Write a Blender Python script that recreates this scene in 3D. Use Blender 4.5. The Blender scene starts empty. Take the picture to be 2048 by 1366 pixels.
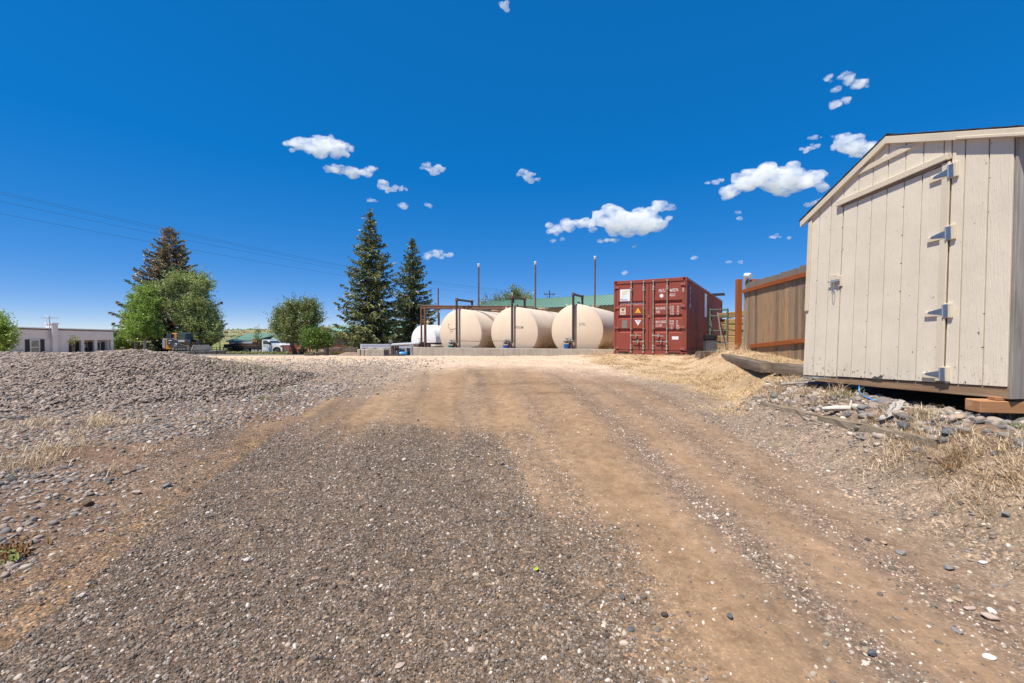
import bpy, bmesh, math, random
import numpy as np
from mathutils import Vector, Matrix
random.seed(7); RNG = np.random.default_rng(11)
SC = bpy.context.scene
COL = SC.collection
PI = math.pi
# ---------------------------------------------------------------- camera maths (used to read real positions off measurements)
FPX = 853.33; TH = math.radians(1.2); CAMP = np.array([0, 0, 1.5])
_R = np.array([1, 0, 0.]); _F = np.array([0, math.cos(TH), -math.sin(TH)]); _U = np.array([0, math.sin(TH), math.cos(TH)])
def ray(px, py): return (px-1024)/FPX*_R + (683-py)/FPX*_U + _F
def at(px, py, Y):
    d = ray(px, py); return Vector(CAMP + d*(Y/d[1]))
def xat(px, Y): return (px-1024)/FPX*Y*1.0
# ---------------------------------------------------------------- numpy noise
def _h(ix, iy, s):
    n = (ix*374761393 + iy*668265263 + s*974634713) & 0x7fffffff
    n = ((n ^ (n >> 13))*1274126177) & 0x7fffffff
    return ((n ^ (n >> 16)) & 0xffff)/65535.0
def vnoise(x, y, s=0):
    x = np.asarray(x, float); y = np.asarray(y, float)
    ix = np.floor(x).astype(np.int64); iy = np.floor(y).astype(np.int64)
    fx = x-ix; fy = y-iy; fx = fx*fx*(3-2*fx); fy = fy*fy*(3-2*fy)
    a = _h(ix, iy, s); b = _h(ix+1, iy, s); c = _h(ix, iy+1, s); d = _h(ix+1, iy+1, s)
    return (a*(1-fx)+b*fx)*(1-fy) + (c*(1-fx)+d*fx)*fy
def fbm(x, y, s=0, o=4):
    r = 0; a = .5
    for i in range(o):
        r = r + a*vnoise(x*2**i, y*2**i, s+i*17); a *= .5
    return r
def sstep(a, b, x):
    t = np.clip((x-a)/(b-a), 0, 1); return t*t*(3-2*t)
# ---------------------------------------------------------------- mesh helpers
class MB:
    def __init__(s): s.v = []; s.f = []; s.m = []
    def add(s, vs, fs, mi=0):
        o = len(s.v); s.v += [tuple(p) for p in vs]; s.f += [tuple(i+o for i in f) for f in fs]; s.m += [mi]*len(fs); return s
    def box(s, x0, x1, y0, y1, z0, z1, mi=0):
        return s.add([(x0,y0,z0),(x1,y0,z0),(x1,y1,z0),(x0,y1,z0),(x0,y0,z1),(x1,y0,z1),(x1,y1,z1),(x0,y1,z1)],
                     [(0,3,2,1),(4,5,6,7),(0,1,5,4),(1,2,6,5),(2,3,7,6),(3,0,4,7)], mi)
    def prism(s, poly, y0, y1, mi=0):          # polygon in local x,z pulled through y
        n = len(poly)
        ar = sum(poly[i][0]*poly[(i+1)%n][1]-poly[(i+1)%n][0]*poly[i][1] for i in range(n))
        if ar < 0: poly = poly[::-1]
        vs = [(p[0],y0,p[1]) for p in poly]+[(p[0],y1,p[1]) for p in poly]
        fs = [tuple(range(n)), tuple(range(2*n-1, n-1, -1))]+[(i+n, (i+1)%n+n, (i+1)%n, i) for i in range(n)]
        return s.add(vs, fs, mi)
    def prismz(s, poly, z0, z1, mi=0):         # polygon in x,y pulled through z
        n = len(poly)
        ar = sum(poly[i][0]*poly[(i+1)%n][1]-poly[(i+1)%n][0]*poly[i][1] for i in range(n))
        if ar < 0: poly = poly[::-1]
        vs = [(p[0],p[1],z0) for p in poly]+[(p[0],p[1],z1) for p in poly]
        fs = [tuple(range(n-1,-1,-1)), tuple(range(n, 2*n))]+[(i, (i+1)%n, (i+1)%n+n, i+n) for i in range(n)]
        return s.add(vs, fs, mi)
    def hexa(s, p, mi=0):                      # 8 corners in box order
        return s.add(p, [(0,3,2,1),(4,5,6,7),(0,1,5,4),(1,2,6,5),(2,3,7,6),(3,0,4,7)], mi)
    def bar(s, a, b, w, h=None, mi=0, roll=0):
        a = Vector(a); b = Vector(b); h = h or w; d = (b-a).normalized()
        up = Vector((0,0,1)) if abs(d.z) < .95 else Vector((0,1,0))
        sx = d.cross(up).normalized(); sz = sx.cross(d)
        if roll:
            q = Matrix.Rotation(roll, 3, d); sx = q@sx; sz = q@sz
        c = []
        for p in (a, b):
            c += [p-sx*w/2-sz*h/2, p+sx*w/2-sz*h/2, p+sx*w/2+sz*h/2, p-sx*w/2+sz*h/2]
        return s.add(c, [(0,1,2,3),(7,6,5,4),(4,5,1,0),(5,6,2,1),(6,7,3,2),(7,4,0,3)], mi)
    def tube(s, pts, r, n=8, mi=0, cap=True):
        pts = [Vector(p) for p in pts]; rs = r if isinstance(r, (list, tuple)) else [r]*len(pts)
        vs = []; prev = None
        for i, p in enumerate(pts):
            d = (pts[min(i+1, len(pts)-1)]-pts[max(i-1, 0)]).normalized()
            if prev is None:
                u = d.cross(Vector((0,0,1)) if abs(d.z) < .9 else Vector((1,0,0))).normalized()
            else:
                u = (prev-d*prev.dot(d)).normalized()
            prev = u; w = d.cross(u)
            for k in range(n):
                t = 2*PI*k/n; vs.append(p+(u*math.cos(t)+w*math.sin(t))*rs[i])
        fs = []
        for i in range(len(pts)-1):
            for k in range(n):
                fs.append((i*n+k, i*n+(k+1)%n, (i+1)*n+(k+1)%n, (i+1)*n+k))
        if cap:
            fs.append(tuple(range(n-1,-1,-1))); fs.append(tuple(range((len(pts)-1)*n, len(pts)*n)))
        return s.add(vs, fs, mi)
    def lathe(s, prof, c=(0,0,0), axis='z', n=20, mi=0):   # prof: (r, h)
        vs = []; fs = []
        for r, h in prof:
            for k in range(n):
                t = 2*PI*k/n; a = r*math.cos(t); b = r*math.sin(t)
                p = (a,b,h) if axis == 'z' else ((a,h,b) if axis == 'y' else (h,a,b))
                vs.append((p[0]+c[0], p[1]+c[1], p[2]+c[2]))
        for i in range(len(prof)-1):
            for k in range(n):
                f = (i*n+k, i*n+(k+1)%n, (i+1)*n+(k+1)%n, (i+1)*n+k)
                fs.append(f if axis != 'y' else f[::-1])
        fs.append(tuple(range(n-1,-1,-1)) if axis != 'y' else tuple(range(n)))
        e = tuple(range((len(prof)-1)*n, len(prof)*n)); fs.append(e if axis != 'y' else e[::-1])
        return s.add(vs, fs, mi)
def link(o, parent=None):
    COL.objects.link(o)
    if parent is not None: o.parent = parent
    return o
def mk(name, mb, mats, parent=None, bevel=0, smooth=False, recalc=True, bseg=1):
    me = bpy.data.meshes.new(name); me.from_pydata(mb.v, [], mb.f); me.update()
    mats = mats if isinstance(mats, (list, tuple)) else [mats]
    for m in mats: me.materials.append(m)
    if len(mats) > 1: me.polygons.foreach_set('material_index', mb.m)
    if recalc:
        b = bmesh.new(); b.from_mesh(me); bmesh.ops.recalc_face_normals(b, faces=b.faces); b.to_mesh(me); b.free()
    o = bpy.data.objects.new(name, me); link(o, parent)
    if smooth:
        me.polygons.foreach_set('use_smooth', [True]*len(me.polygons))
        try: me.set_sharp_from_angle(angle=math.radians(40))
        except Exception: pass
    if bevel:
        md = o.modifiers.new('edge', 'BEVEL'); md.width = bevel; md.segments = bseg; md.limit_method = 'ANGLE'; md.angle_limit = math.radians(50)
    return o
def npmesh(name, V, Fq, mats, parent=None, attrs=None, smooth=False):
    """V (n,3), Fq (m,k) fixed-size faces; attrs: name -> per vertex float array"""
    me = bpy.data.meshes.new(name); k = Fq.shape[1]
    me.vertices.add(len(V)); me.vertices.foreach_set('co', V.astype(np.float32).ravel())
    me.loops.add(Fq.size); me.loops.foreach_set('vertex_index', Fq.astype(np.int32).ravel())
    me.polygons.add(len(Fq)); me.polygons.foreach_set('loop_start', np.arange(0, Fq.size, k, dtype=np.int32))
    me.polygons.foreach_set('loop_total', np.full(len(Fq), k, np.int32))
    if smooth: me.polygons.foreach_set('use_smooth', np.ones(len(Fq), bool))
    for nme, a in (attrs or {}).items():
        at_ = me.attributes.new(nme, 'FLOAT', 'POINT'); at_.data.foreach_set('value', np.asarray(a, np.float32))
    me.update(calc_edges=True); me.validate()
    for m in (mats if isinstance(mats, (list, tuple)) else [mats]): me.materials.append(m)
    o = bpy.data.objects.new(name, me); return link(o, parent)
def tag(o, label=None, cat=None, group=None, kind=None):
    if label: o['label'] = label
    if cat: o['category'] = cat
    if group: o['group'] = group
    if kind: o['kind'] = kind
    return o
def thing(name, label, cat, M=None, group=None):
    o = bpy.data.objects.new(name, None); o.empty_display_size = .2; COL.objects.link(o)
    if M is not None: o.matrix_world = M
    return tag(o, label, cat, group)
def frame(origin, xdir, zdir=(0,0,1)):
    x = Vector(xdir).normalized(); z = Vector(zdir); y = z.cross(x).normalized(); z = x.cross(y)
    M = Matrix((x, y, z)).transposed().to_4x4(); M.translation = Vector(origin); return M
def rotz(origin, a): return Matrix.Translation(Vector(origin)) @ Matrix.Rotation(a, 4, 'Z')
class Wall:
    """vertical measuring plane through two pixel columns at given depths; returns local (x,z)"""
    def __init__(s, pxl, Yl, pxr, Yr, zb):
        a = at(pxl, 665, Yl); b = at(pxr, 665, Yr); s.o = Vector((a.x, a.y, zb)); s.b = Vector((b.x, b.y, zb))
        s.x = (s.b-s.o).normalized(); s.L = (s.b-s.o).length; s.n = np.array(s.x.cross(Vector((0,0,1)))); s.M = frame(s.o, s.x)
    def p(s, px, py):
        d = ray(px, py); t = ((np.array(s.o)-CAMP)@s.n)/(d@s.n); q = CAMP+d*t-np.array(s.o)
        return float(q@np.array(s.x)), float(q[2])
    def x_(s, px): return s.p(px, 665)[0]
def dup(root, M, label=None, group=None):
    r = root.copy(); COL.objects.link(r); r.matrix_world = M
    if label: r['label'] = label
    if group: r['group'] = group
    for ch in list(root.children):
        c = ch.copy(); COL.objects.link(c); c.parent = r; c.matrix_parent_inverse = ch.matrix_parent_inverse.copy()
        for g in list(ch.children):
            d = g.copy(); COL.objects.link(d); d.parent = c
    return r
def text(name, s, size, mat, parent, x, y, z, sx=1.0, ext=.0015, align='LEFT', rz=0, sp=1.0, ry=0, bold=0):
    c = bpy.data.curves.new(name, 'FONT'); c.body = s; c.size = size; c.extrude = ext; c.align_x = align; c.space_character = sp; c.offset = bold
    c.resolution_u = 3
    tmp = bpy.data.objects.new('tmp', c); COL.objects.link(tmp); bpy.context.view_layer.update()
    me = bpy.data.meshes.new_from_object(tmp.evaluated_get(bpy.context.evaluated_depsgraph_get())); bpy.data.objects.remove(tmp); bpy.data.curves.remove(c)
    me.name = name; me.materials.clear(); me.materials.append(mat); o = bpy.data.objects.new(name, me); link(o, parent)
    o.matrix_basis = Matrix.Translation((x,y,z)) @ Matrix.Rotation(rz, 4, 'Z') @ Matrix.Rotation(PI/2, 4, 'X') @ Matrix.Rotation(ry, 4, 'Z') @ Matrix.Diagonal((sx,1,1,1))
    return o
# ---------------------------------------------------------------- materials
MATS = {}
class NT:
    def __init__(s, name):
        m = bpy.data.materials.new(name); m.use_nodes = True; s.m = m; s.t = m.node_tree; s.n = s.t.nodes
        s.b = s.n.get('Principled BSDF'); s.out = s.n.get('Material Output')
    def new(s, ty, **kw):
        n = s.n.new(ty)
        for k, v in kw.items(): setattr(n, k, v)
        return n
    def L(s, a, b): s.t.links.new(a, b)
    def sock(s, v, inp):
        if hasattr(v, 'is_output') or isinstance(v, bpy.types.NodeSocket): s.L(v, inp)
        elif isinstance(v, (tuple, list)): inp.default_value = (*v, 1) if len(v) == 3 and len(inp.default_value) == 4 else v
        else: inp.default_value = v
    def coord(s, kind='Object', scale=(1,1,1), rot=(0,0,0), loc=(0,0,0)):
        tc = s.new('ShaderNodeTexCoord'); mp = s.new('ShaderNodeMapping'); s.L(tc.outputs[kind], mp.inputs[0])
        mp.inputs['Scale'].default_value = scale; mp.inputs['Rotation'].default_value = rot; mp.inputs['Location'].default_value = loc
        return mp.outputs[0]
    def noise(s, vec, scale=5, detail=4, rough=.6, dist=0, out='Fac'):
        n = s.new('ShaderNodeTexNoise'); s.L(vec, n.inputs['Vector']); n.inputs['Scale'].default_value = scale
        n.inputs['Detail'].default_value = detail; n.inputs['Roughness'].default_value = rough; n.inputs['Distortion'].default_value = dist
        return n.outputs[out]
    def voro(s, vec, scale=5, feature='F1', out='Distance', rnd=1):
        n = s.new('ShaderNodeTexVoronoi', feature=feature); s.L(vec, n.inputs['Vector']); n.inputs['Scale'].default_value = scale
        n.inputs['Randomness'].default_value = rnd
        return n.outputs[out]
    def rmap(s, v, a, b, c=0, d=1, smooth=False):
        n = s.new('ShaderNodeMapRange'); n.interpolation_type = 'SMOOTHSTEP' if smooth else 'LINEAR'
        s.sock(v, n.inputs[0])
        for i, q in enumerate((a, b, c, d)): s.sock(q, n.inputs[i+1])
        return n.outputs[0]
    def math(s, op, a, b=0, c=None):
        n = s.new('ShaderNodeMath', operation=op); s.sock(a, n.inputs[0]); s.sock(b, n.inputs[1])
        if c is not None: s.sock(c, n.inputs[2])
        return n.outputs[0]
    def mix(s, f, a, b, mode='MIX'):
        n = s.new('ShaderNodeMix', data_type='RGBA', blend_type=mode); s.sock(f, n.inputs[0]); s.sock(a, n.inputs[6]); s.sock(b, n.inputs[7])
        return n.outputs[2]
    def ramp(s, v, stops, mode='LINEAR'):
        n = s.new('ShaderNodeValToRGB'); cr = n.color_ramp; cr.interpolation = mode
        while len(cr.elements) < len(stops): cr.elements.new(.5)
        for e, (p, c) in zip(cr.elements, stops): e.position = p; e.color = (*c, 1)
        s.L(v, n.inputs[0]); return n.outputs[0]
    def attr(s, name, ty='GEOMETRY', out='Fac'):
        n = s.new('ShaderNodeAttribute', attribute_type=ty, attribute_name=name); return n.outputs[out]
    def bump(s, h, strength=.3, dist=.02, prev=None):
        n = s.new('ShaderNodeBump'); n.inputs['Strength'].default_value = strength; n.inputs['Distance'].default_value = dist
        s.L(h, n.inputs['Height'])
        if prev is not None: s.L(prev, n.inputs['Normal'])
        return n.outputs[0]
    def done(s, col=None, rough=None, nrm=None, metal=None, spec=None):
        i = s.b.inputs
        if col is not None: s.sock(col, i['Base Color'])
        if rough is not None: s.sock(rough, i['Roughness'])
        if nrm is not None: s.L(nrm, i['Normal'])
        if metal is not None: i['Metallic'].default_value = metal
        if spec is not None: i['Specular IOR Level'].default_value = spec
        return s.m
def pm(name, a, b=None, rough=.75, scale=3, stretch=(1,1,1), bump=.15, bdist=.01, bscale=None, metal=0, spec=.4, dirt=None, damt=.5, dscale=1.5, detail=5):
    """general surface: two-tone noise, fine bump, optional patchy dirt colour"""
    if name in MATS: return MATS[name]
    n = NT(name); b = b or tuple(c*.75 for c in a); v = n.coord(scale=stretch)
    col = n.mix(n.rmap(n.noise(v, scale, detail, .65), .3, .7), a, b)
    if dirt:
        col = n.mix(n.math('MULTIPLY', n.rmap(n.noise(n.coord(), dscale, 6, .7, .3), .48, .68, smooth=True), damt), col, dirt)
    nr = n.bump(n.noise(v, bscale or scale*6, 4, .7), bump, bdist) if bump else None
    MATS[name] = n.done(col, n.rmap(n.noise(v, scale*2, 3), .3, .7, max(rough-.1, .05), min(rough+.1, 1)), nr, metal, spec)
    return MATS[name]
def wood(name, a, b, c, scale=1.0, axis='z', rough=.85):
    """grain stretched along an axis"""
    n = NT(name); st = {'x':(1.2,22,22), 'y':(22,1.2,22), 'z':(22,22,1.2)}[axis]; v = n.coord(scale=tuple(q*scale for q in st))
    g = n.noise(v, 1.6, 6, .7, .6); big = n.noise(n.coord(scale=tuple(q*.15 for q in st)), 2.0, 3)
    oi = n.new('ShaderNodeObjectInfo')
    col = n.mix(n.rmap(g, .3, .72), a, b); col = n.mix(n.rmap(big, .5, .75), col, c)
    return n.done(col, rough, n.bump(g, .5, .006), spec=.2)
# ---------------------------------------------------------------- camera, light, sky
cam = bpy.data.cameras.new('camera'); cam.lens = 15.0; cam.sensor_width = 36.0; cam.clip_start = .05; cam.clip_end = 30000
co = bpy.data.objects.new('camera', cam); COL.objects.link(co); co.location = (0,0,1.5); co.rotation_euler = (PI/2-TH, 0, 0); SC.camera = co
SUN_EL = math.radians(64); SUN_AZ = math.radians(49)      # azimuth from straight behind the camera towards the left
sdir = Vector((-math.sin(SUN_AZ)*math.cos(SUN_EL), -math.cos(SUN_AZ)*math.cos(SUN_EL), math.sin(SUN_EL)))
sl = bpy.data.lights.new('sun', 'SUN'); sl.energy = 4.8; sl.angle = math.radians(.53); sl.color = (1.0, .945, .84)
so = bpy.data.objects.new('sun', sl); COL.objects.link(so); so.rotation_euler = sdir.to_track_quat('Z', 'Y').to_euler()
W = bpy.data.worlds.new('World'); SC.world = W; W.use_nodes = True
wt = W.node_tree; bg = wt.nodes['Background']; sk = wt.nodes.new('ShaderNodeTexSky'); sk.sky_type = 'NISHITA'; sk.sun_disc = False
sk.sun_elevation = SUN_EL; sk.sun_rotation = math.atan2(sdir.x, sdir.y); sk.altitude = 6000; sk.air_density = 1.0; sk.dust_density = 0; sk.ozone_density = 1.0
# polarised deep-blue rendering of the clear sky: saturation and tone response of the whole dome
sp_ = wt.nodes.new('ShaderNodeSeparateColor'); sp_.mode = 'HSV'; cb_ = wt.nodes.new('ShaderNodeCombineColor'); cb_.mode = 'HSV'
def wmath(op, a, v, clamp=False):
    m = wt.nodes.new('ShaderNodeMath'); m.operation = op; m.use_clamp = clamp; wt.links.new(a, m.inputs[0]); m.inputs[1].default_value = v; return m.outputs[0]
wt.links.new(sk.outputs[0], sp_.inputs[0]); wt.links.new(wmath('ADD', wmath('MULTIPLY', sp_.outputs[0], .40), .3685), cb_.inputs[0])
wt.links.new(wmath('MINIMUM', wmath('MULTIPLY', sp_.outputs[1], 1.42), .992), cb_.inputs[1])
wt.links.new(wmath('MULTIPLY', wmath('POWER', sp_.outputs[2], .41), 3.36), cb_.inputs[2]); wt.links.new(cb_.outputs[0], bg.inputs[0]); bg.inputs[1].default_value = .075
SC.view_settings.view_transform = 'Standard'; SC.view_settings.look = 'None'; SC.view_settings.exposure = .62; SC.view_settings.gamma = 1
cy = SC.cycles; SC.render.engine = 'CYCLES'; cy.volume_step_rate = .35; cy.use_denoising = True
try: cy.denoiser = 'OPENIMAGEDENOISE'; cy.denoising_input_passes = 'RGB_ALBEDO_NORMAL'; cy.denoising_prefilter = 'ACCURATE'
except Exception: pass
cy.max_bounces = 8; cy.diffuse_bounces = 3; cy.glossy_bounces = 3; cy.transmission_bounces = 6; cy.transparent_max_bounces = 8; cy.volume_bounces = 14
cy.use_adaptive_sampling = True; cy.adaptive_threshold = .02
# ---------------------------------------------------------------- terrain
def interp(y, xs, ys):
    return np.interp(y, xs, ys)
def ground(X, Y, micro=True):
    X = np.asarray(X, float); Y = np.asarray(Y, float)
    r = interp(Y, [-60,0,2,4,6,8,10,12,14,17,20], [0,0,.01,.11,.24,.36,.45,.51,.54,.55,.52])
    d = interp(Y, [18,23,30,45,58,120,300,900], [0,.44,.82,1.45,1.92,2.5,3.3,3.8])
    q = X/np.maximum(Y, 1)
    w = 1-sstep(.12, .42, q)
    z = r-d*w
    xa = interp(Y, [0,2,4,6,8,12,14,20], [2.8,2.85,2.95,3.05,3.95,4.7,5.1,6.5]); xb = interp(Y, [0,2,4,6,8,12,14,20], [3.9,3.85,3.95,4.25,4.95,6.3,7.0,9])
    h = interp(Y, [0,2,4,6,8,12,14,20,40,80], [.68,.68,.64,.5,.47,.5,.42,.3,.25,0])
    z = z + h*sstep(xa, xb, X)
    # low bank of grit against the containment wall, right end
    z = z + .10*np.exp(-((X-3.6)/2.2)**2-((Y-(20.7-.2857*X))/1.2)**2)
    # dug-out hollow under the shed
    z = z - .12*np.exp(-((X-4.75)/.35)**2)*sstep(3.6,4.2,Y)*(1-sstep(5.4,6.4,Y))
    # left bank of the mound
    z = z + .06*sstep(-2.8,-4.5,X)*sstep(1.5,3,Y)*(1-sstep(9,14,Y))
    # packed pad under the container, flush with its base
    ca, sa = .8557, .5175; lx = (X-3.631)*ca-(Y-15.25)*sa; ly = (X-3.631)*sa+(Y-15.25)*ca
    dd = np.hypot(np.maximum(np.maximum(-lx, lx-2.44), 0), np.maximum(np.maximum(-ly, ly-12.2), 0))
    z = z+(.745-z)*(1-sstep(.25,1.9,dd))
    if micro:
        k = np.clip(1-(np.abs(X)+np.abs(Y)-14)/30, 0, 1)
        s = X+.145*Y
        z = z + k*(.035*(fbm(X*.8, Y*.8, 3)-.5) + .05*(fbm(s*2.2, Y*.16, 5, 3)-.5) + .018*(fbm(s*7, Y*.12, 6, 2)-.5) + .022*(fbm(X*5, Y*5, 9, 3)-.5) + .012*(vnoise(X*16, Y*16, 12)-.5))
        k2 = np.clip(1-k, 0, 1)*sstep(20, 60, np.hypot(X, Y))
        z = z + k2*.25*(fbm(X*.05, Y*.05, 21)-.5)
        z = z + sstep(3.2, 4.0, X)*sstep(2,3,Y)*(1-sstep(7,9,Y))*.10*(fbm(X*4, Y*4, 31, 3)-.45)
    return z
def gz(x, y): return float(ground(np.array([x]), np.array([y]))[0])
def polyd(X, Y, poly):
    """signed distance to a polygon, positive inside"""
    X = np.asarray(X, float); Y = np.asarray(Y, float); dmin = np.full(X.shape, 1e9); ins = np.zeros(X.shape, bool); n = len(poly)
    for i in range(n):
        ax, ay = poly[i]; bx, by = poly[(i+1)%n]; ex, ey = bx-ax, by-ay
        t = np.clip(((X-ax)*ex+(Y-ay)*ey)/(ex*ex+ey*ey), 0, 1); dmin = np.minimum(dmin, np.hypot(X-ax-t*ex, Y-ay-t*ey))
        c = ((ay > Y) != (by > Y)); xi = ax+(Y-ay)/(ey if abs(ey) > 1e-9 else 1e-9)*ex; ins ^= c & (X < xi)
    return np.where(ins, dmin, -dmin)
P_DARK = [(-3.7,5.35),(-3.0,5.6),(-1.1,5.55),(-.35,5.2),(-.1,4.3),(.05,3.6),(.35,3.0),(.5,2.4),(.5,-3),(-3.6,-3),(-3.1,2.2),(-2.95,2.9),(-3.15,3.6)]
def z_dark(X, Y): return sstep(-.62, .5, polyd(X, Y, P_DARK)+.9*(fbm(X*1.4, Y*1.0, 41)-.48)+1.1*(fbm((X+.145*Y)*3.2, Y*.35, 44, 3)-.46)+.3*(fbm(X*6, Y*6, 47, 3)-.45))
def z_pale(X, Y): return sstep(9.6, 13.6, Y-.28*np.clip(-X-2,0,9)+3.2*(fbm(X*.55, Y*.35, 51)-.5)+.35*X*(X > 0))
def z_straw(X, Y):
    xa = interp(Y, [2,3,4,5.5,6.5,8,12,14,16,19], [3.1,3.2,3.9,4.0,3.0,3.2,3.0,2.3,2.6,4.0])
    return sstep(-.35, .6, X-xa+1.7*(fbm(X*.9, Y*.9, 61)-.5))*(1-sstep(30,45,Y))*sstep(1,2.2,Y)
def z_left(X, Y): return sstep(-.25, .25, -X-interp(Y, [0,2.3,3.3,4.6,5.5,6.2,8,10,12], [2.9,2.95,3.2,3.5,3.7,3.2,3.4,3.6,4.0])+.5*(fbm(X*1.2, Y*1.2, 71)-.5))*(1-sstep(11,14,Y))
def axis_pts(lo, hi, step, far, g=1.12):
    a = list(np.arange(lo, hi+1e-6, step)); s = step; x = a[-1]
    while x < far: s *= g; x += s; a.append(x)
    s = step; x = a[0]; pre = []
    while x > -far: s *= g; x -= s; pre.append(x)
    return np.array(pre[::-1]+a)
xs = axis_pts(-8.5, 6.2, .05, 2600); ys = axis_pts(1.3, 11, .05, 2600)
ys = ys[ys > -150]
GX, GY = np.meshgrid(xs, ys); X = GX.ravel(); Y = GY.ravel(); Zg = ground(X, Y)
def lerp3(c, d, w): return c*(1-w[:,None])+np.array(d)*w[:,None]
def bands(X, Y):
    """compacted wheel bands and the loose ridges between them"""
    w = X+.07*Y+.10*(fbm(X*.5, Y*.35, 501, 2)-.5)*np.clip(Y/3, .4, 2); br = .72+.5*fbm(X*1.3, Y*.8, 503, 3)
    g = lambda c, h: np.exp(-((w-c)/h)**2)
    far = sstep(4.6, 6.2, Y)*(1-sstep(11, 14, Y))
    tan = np.clip((g(1.28,.34)+.75*g(2.2,.20)+.55*g(2.95,.22)*sstep(2,3,Y))*br+far*(.9*g(.35,.30)+.9*g(-.75,.34)+.7*g(-1.7,.28))*br, 0, 1)*(1-sstep(11.5,14,Y))
    rid = np.clip((g(1.80,.11)+.8*g(2.58,.12)+.6*g(3.25,.12)+.35*g(.78,.10))*(.25+1.3*fbm(X*2.5,Y*1.2,505,3)), 0, 1)*(1-sstep(8,11,Y))
    return tan, rid, w
def ground_colour(X, Y):
    N = len(X); s = X+.145*Y; C = np.tile(np.array((.315,.224,.148)), (N,1))
    st = fbm(s*2.6, Y*.14, 81, 4)
    C = lerp3(C, (.20,.142,.098), sstep(.50,.64,st)*.75)
    st2 = fbm(s*4.6+9, Y*.25, 91, 4)
    C = lerp3(C, (.21,.172,.142), sstep(.48,.60,st2)*(.45+.4*sstep(1,2.6,s)))
    C = lerp3(C, (.36,.262,.175), sstep(.52,.64,fbm(s*3.7+40, Y*.2, 95, 3))*.7)
    C = lerp3(C, (.265,.195,.15), sstep(1.1,2.4,s)*.7)
    st3 = fbm(s*9, Y*.12, 99, 2); C = C*(1+.34*(st3-.5))[:,None]
    tn, rd, w_ = bands(X, Y); C = lerp3(C, (.34,.232,.145), tn*.85); C = lerp3(C, (.205,.16,.128), rd*.6)
    C = C*(1+.20*(fbm(w_*24, Y*.25, 507, 2)-.47)*np.clip(tn*1.4, 0, 1)*(Y < 12))[:,None]
    # gravel shoulder on the right
    C = lerp3(C, (.265,.22,.18), sstep(-.2,.5,X-interp(Y,[0,3,5,8,11],[2.5,2.6,2.6,2.7,2.2]))*(1-sstep(9,12,Y))*.75)
    C = lerp3(C, (.19,.128,.09), z_left(X, Y))
    C = lerp3(C, (.20,.142,.106), sstep(1.9,2.6,-X)*(1-sstep(5.4,6.4,Y))*.9)
    C = lerp3(C, (.155,.12,.095), z_dark(X, Y)*(.8+.2*sstep(.35,.6,fbm(X*.9,Y*.9,101))))
    C = lerp3(C, (.235,.162,.104), z_dark(X, Y)*sstep(.44,.56,fbm(s*2.1+5,Y*.22,103))*.9)
    C = lerp3(C, (.36,.30,.25), sstep(6.5,10,Y)*(1-sstep(-3,-1,X))*.6)
    C = C*np.array([.86,.825,.795])
    C = lerp3(C, (.56,.435,.325), z_pale(X, Y)*(.75+.25*fbm(X*.6,Y*.6,111)))
    C = lerp3(C, (.40,.285,.16), z_straw(X, Y)*(.55+.45*sstep(.35,.6,fbm(X*2.2,Y*2.2,121)))*(.35+.65*sstep(5,7,Y)))
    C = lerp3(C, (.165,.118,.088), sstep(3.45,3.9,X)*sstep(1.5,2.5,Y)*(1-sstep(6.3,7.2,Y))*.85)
    # darker brown noise-edged patches across the track
    for hx, hy, a, b in ((.62,9.2,.75,.22),(.95,8.0,.6,.14)):
        C = lerp3(C, (.17,.115,.07), .75*np.exp(-((X-hx)/a)**2-((Y-hy)/b)**2)*(.5+fbm(X*5,Y*5,131)))
    C = C*np.array([1.0,.975,.94]); f = sstep(54,60,Y+3*(fbm(X*.1,Y*.1,141)-.5))
    gr = lerp3(np.tile(np.array((.17,.19,.06)), (N,1)), (.27,.22,.09), sstep(.42,.62,fbm(X*.05,Y*.15,151)))
    C = C*(1-f)[:,None]+gr*f[:,None]
    hl = sstep(180,300,np.hypot(X,Y)); C = lerp3(C, (.17,.165,.085), hl)
    return C
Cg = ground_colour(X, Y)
ny, nx = GX.shape; ii = (np.arange(ny-1)[:,None]*nx+np.arange(nx-1)[None,:]).ravel()
F4 = np.stack([ii, ii+1, ii+nx+1, ii+nx], 1)
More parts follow.
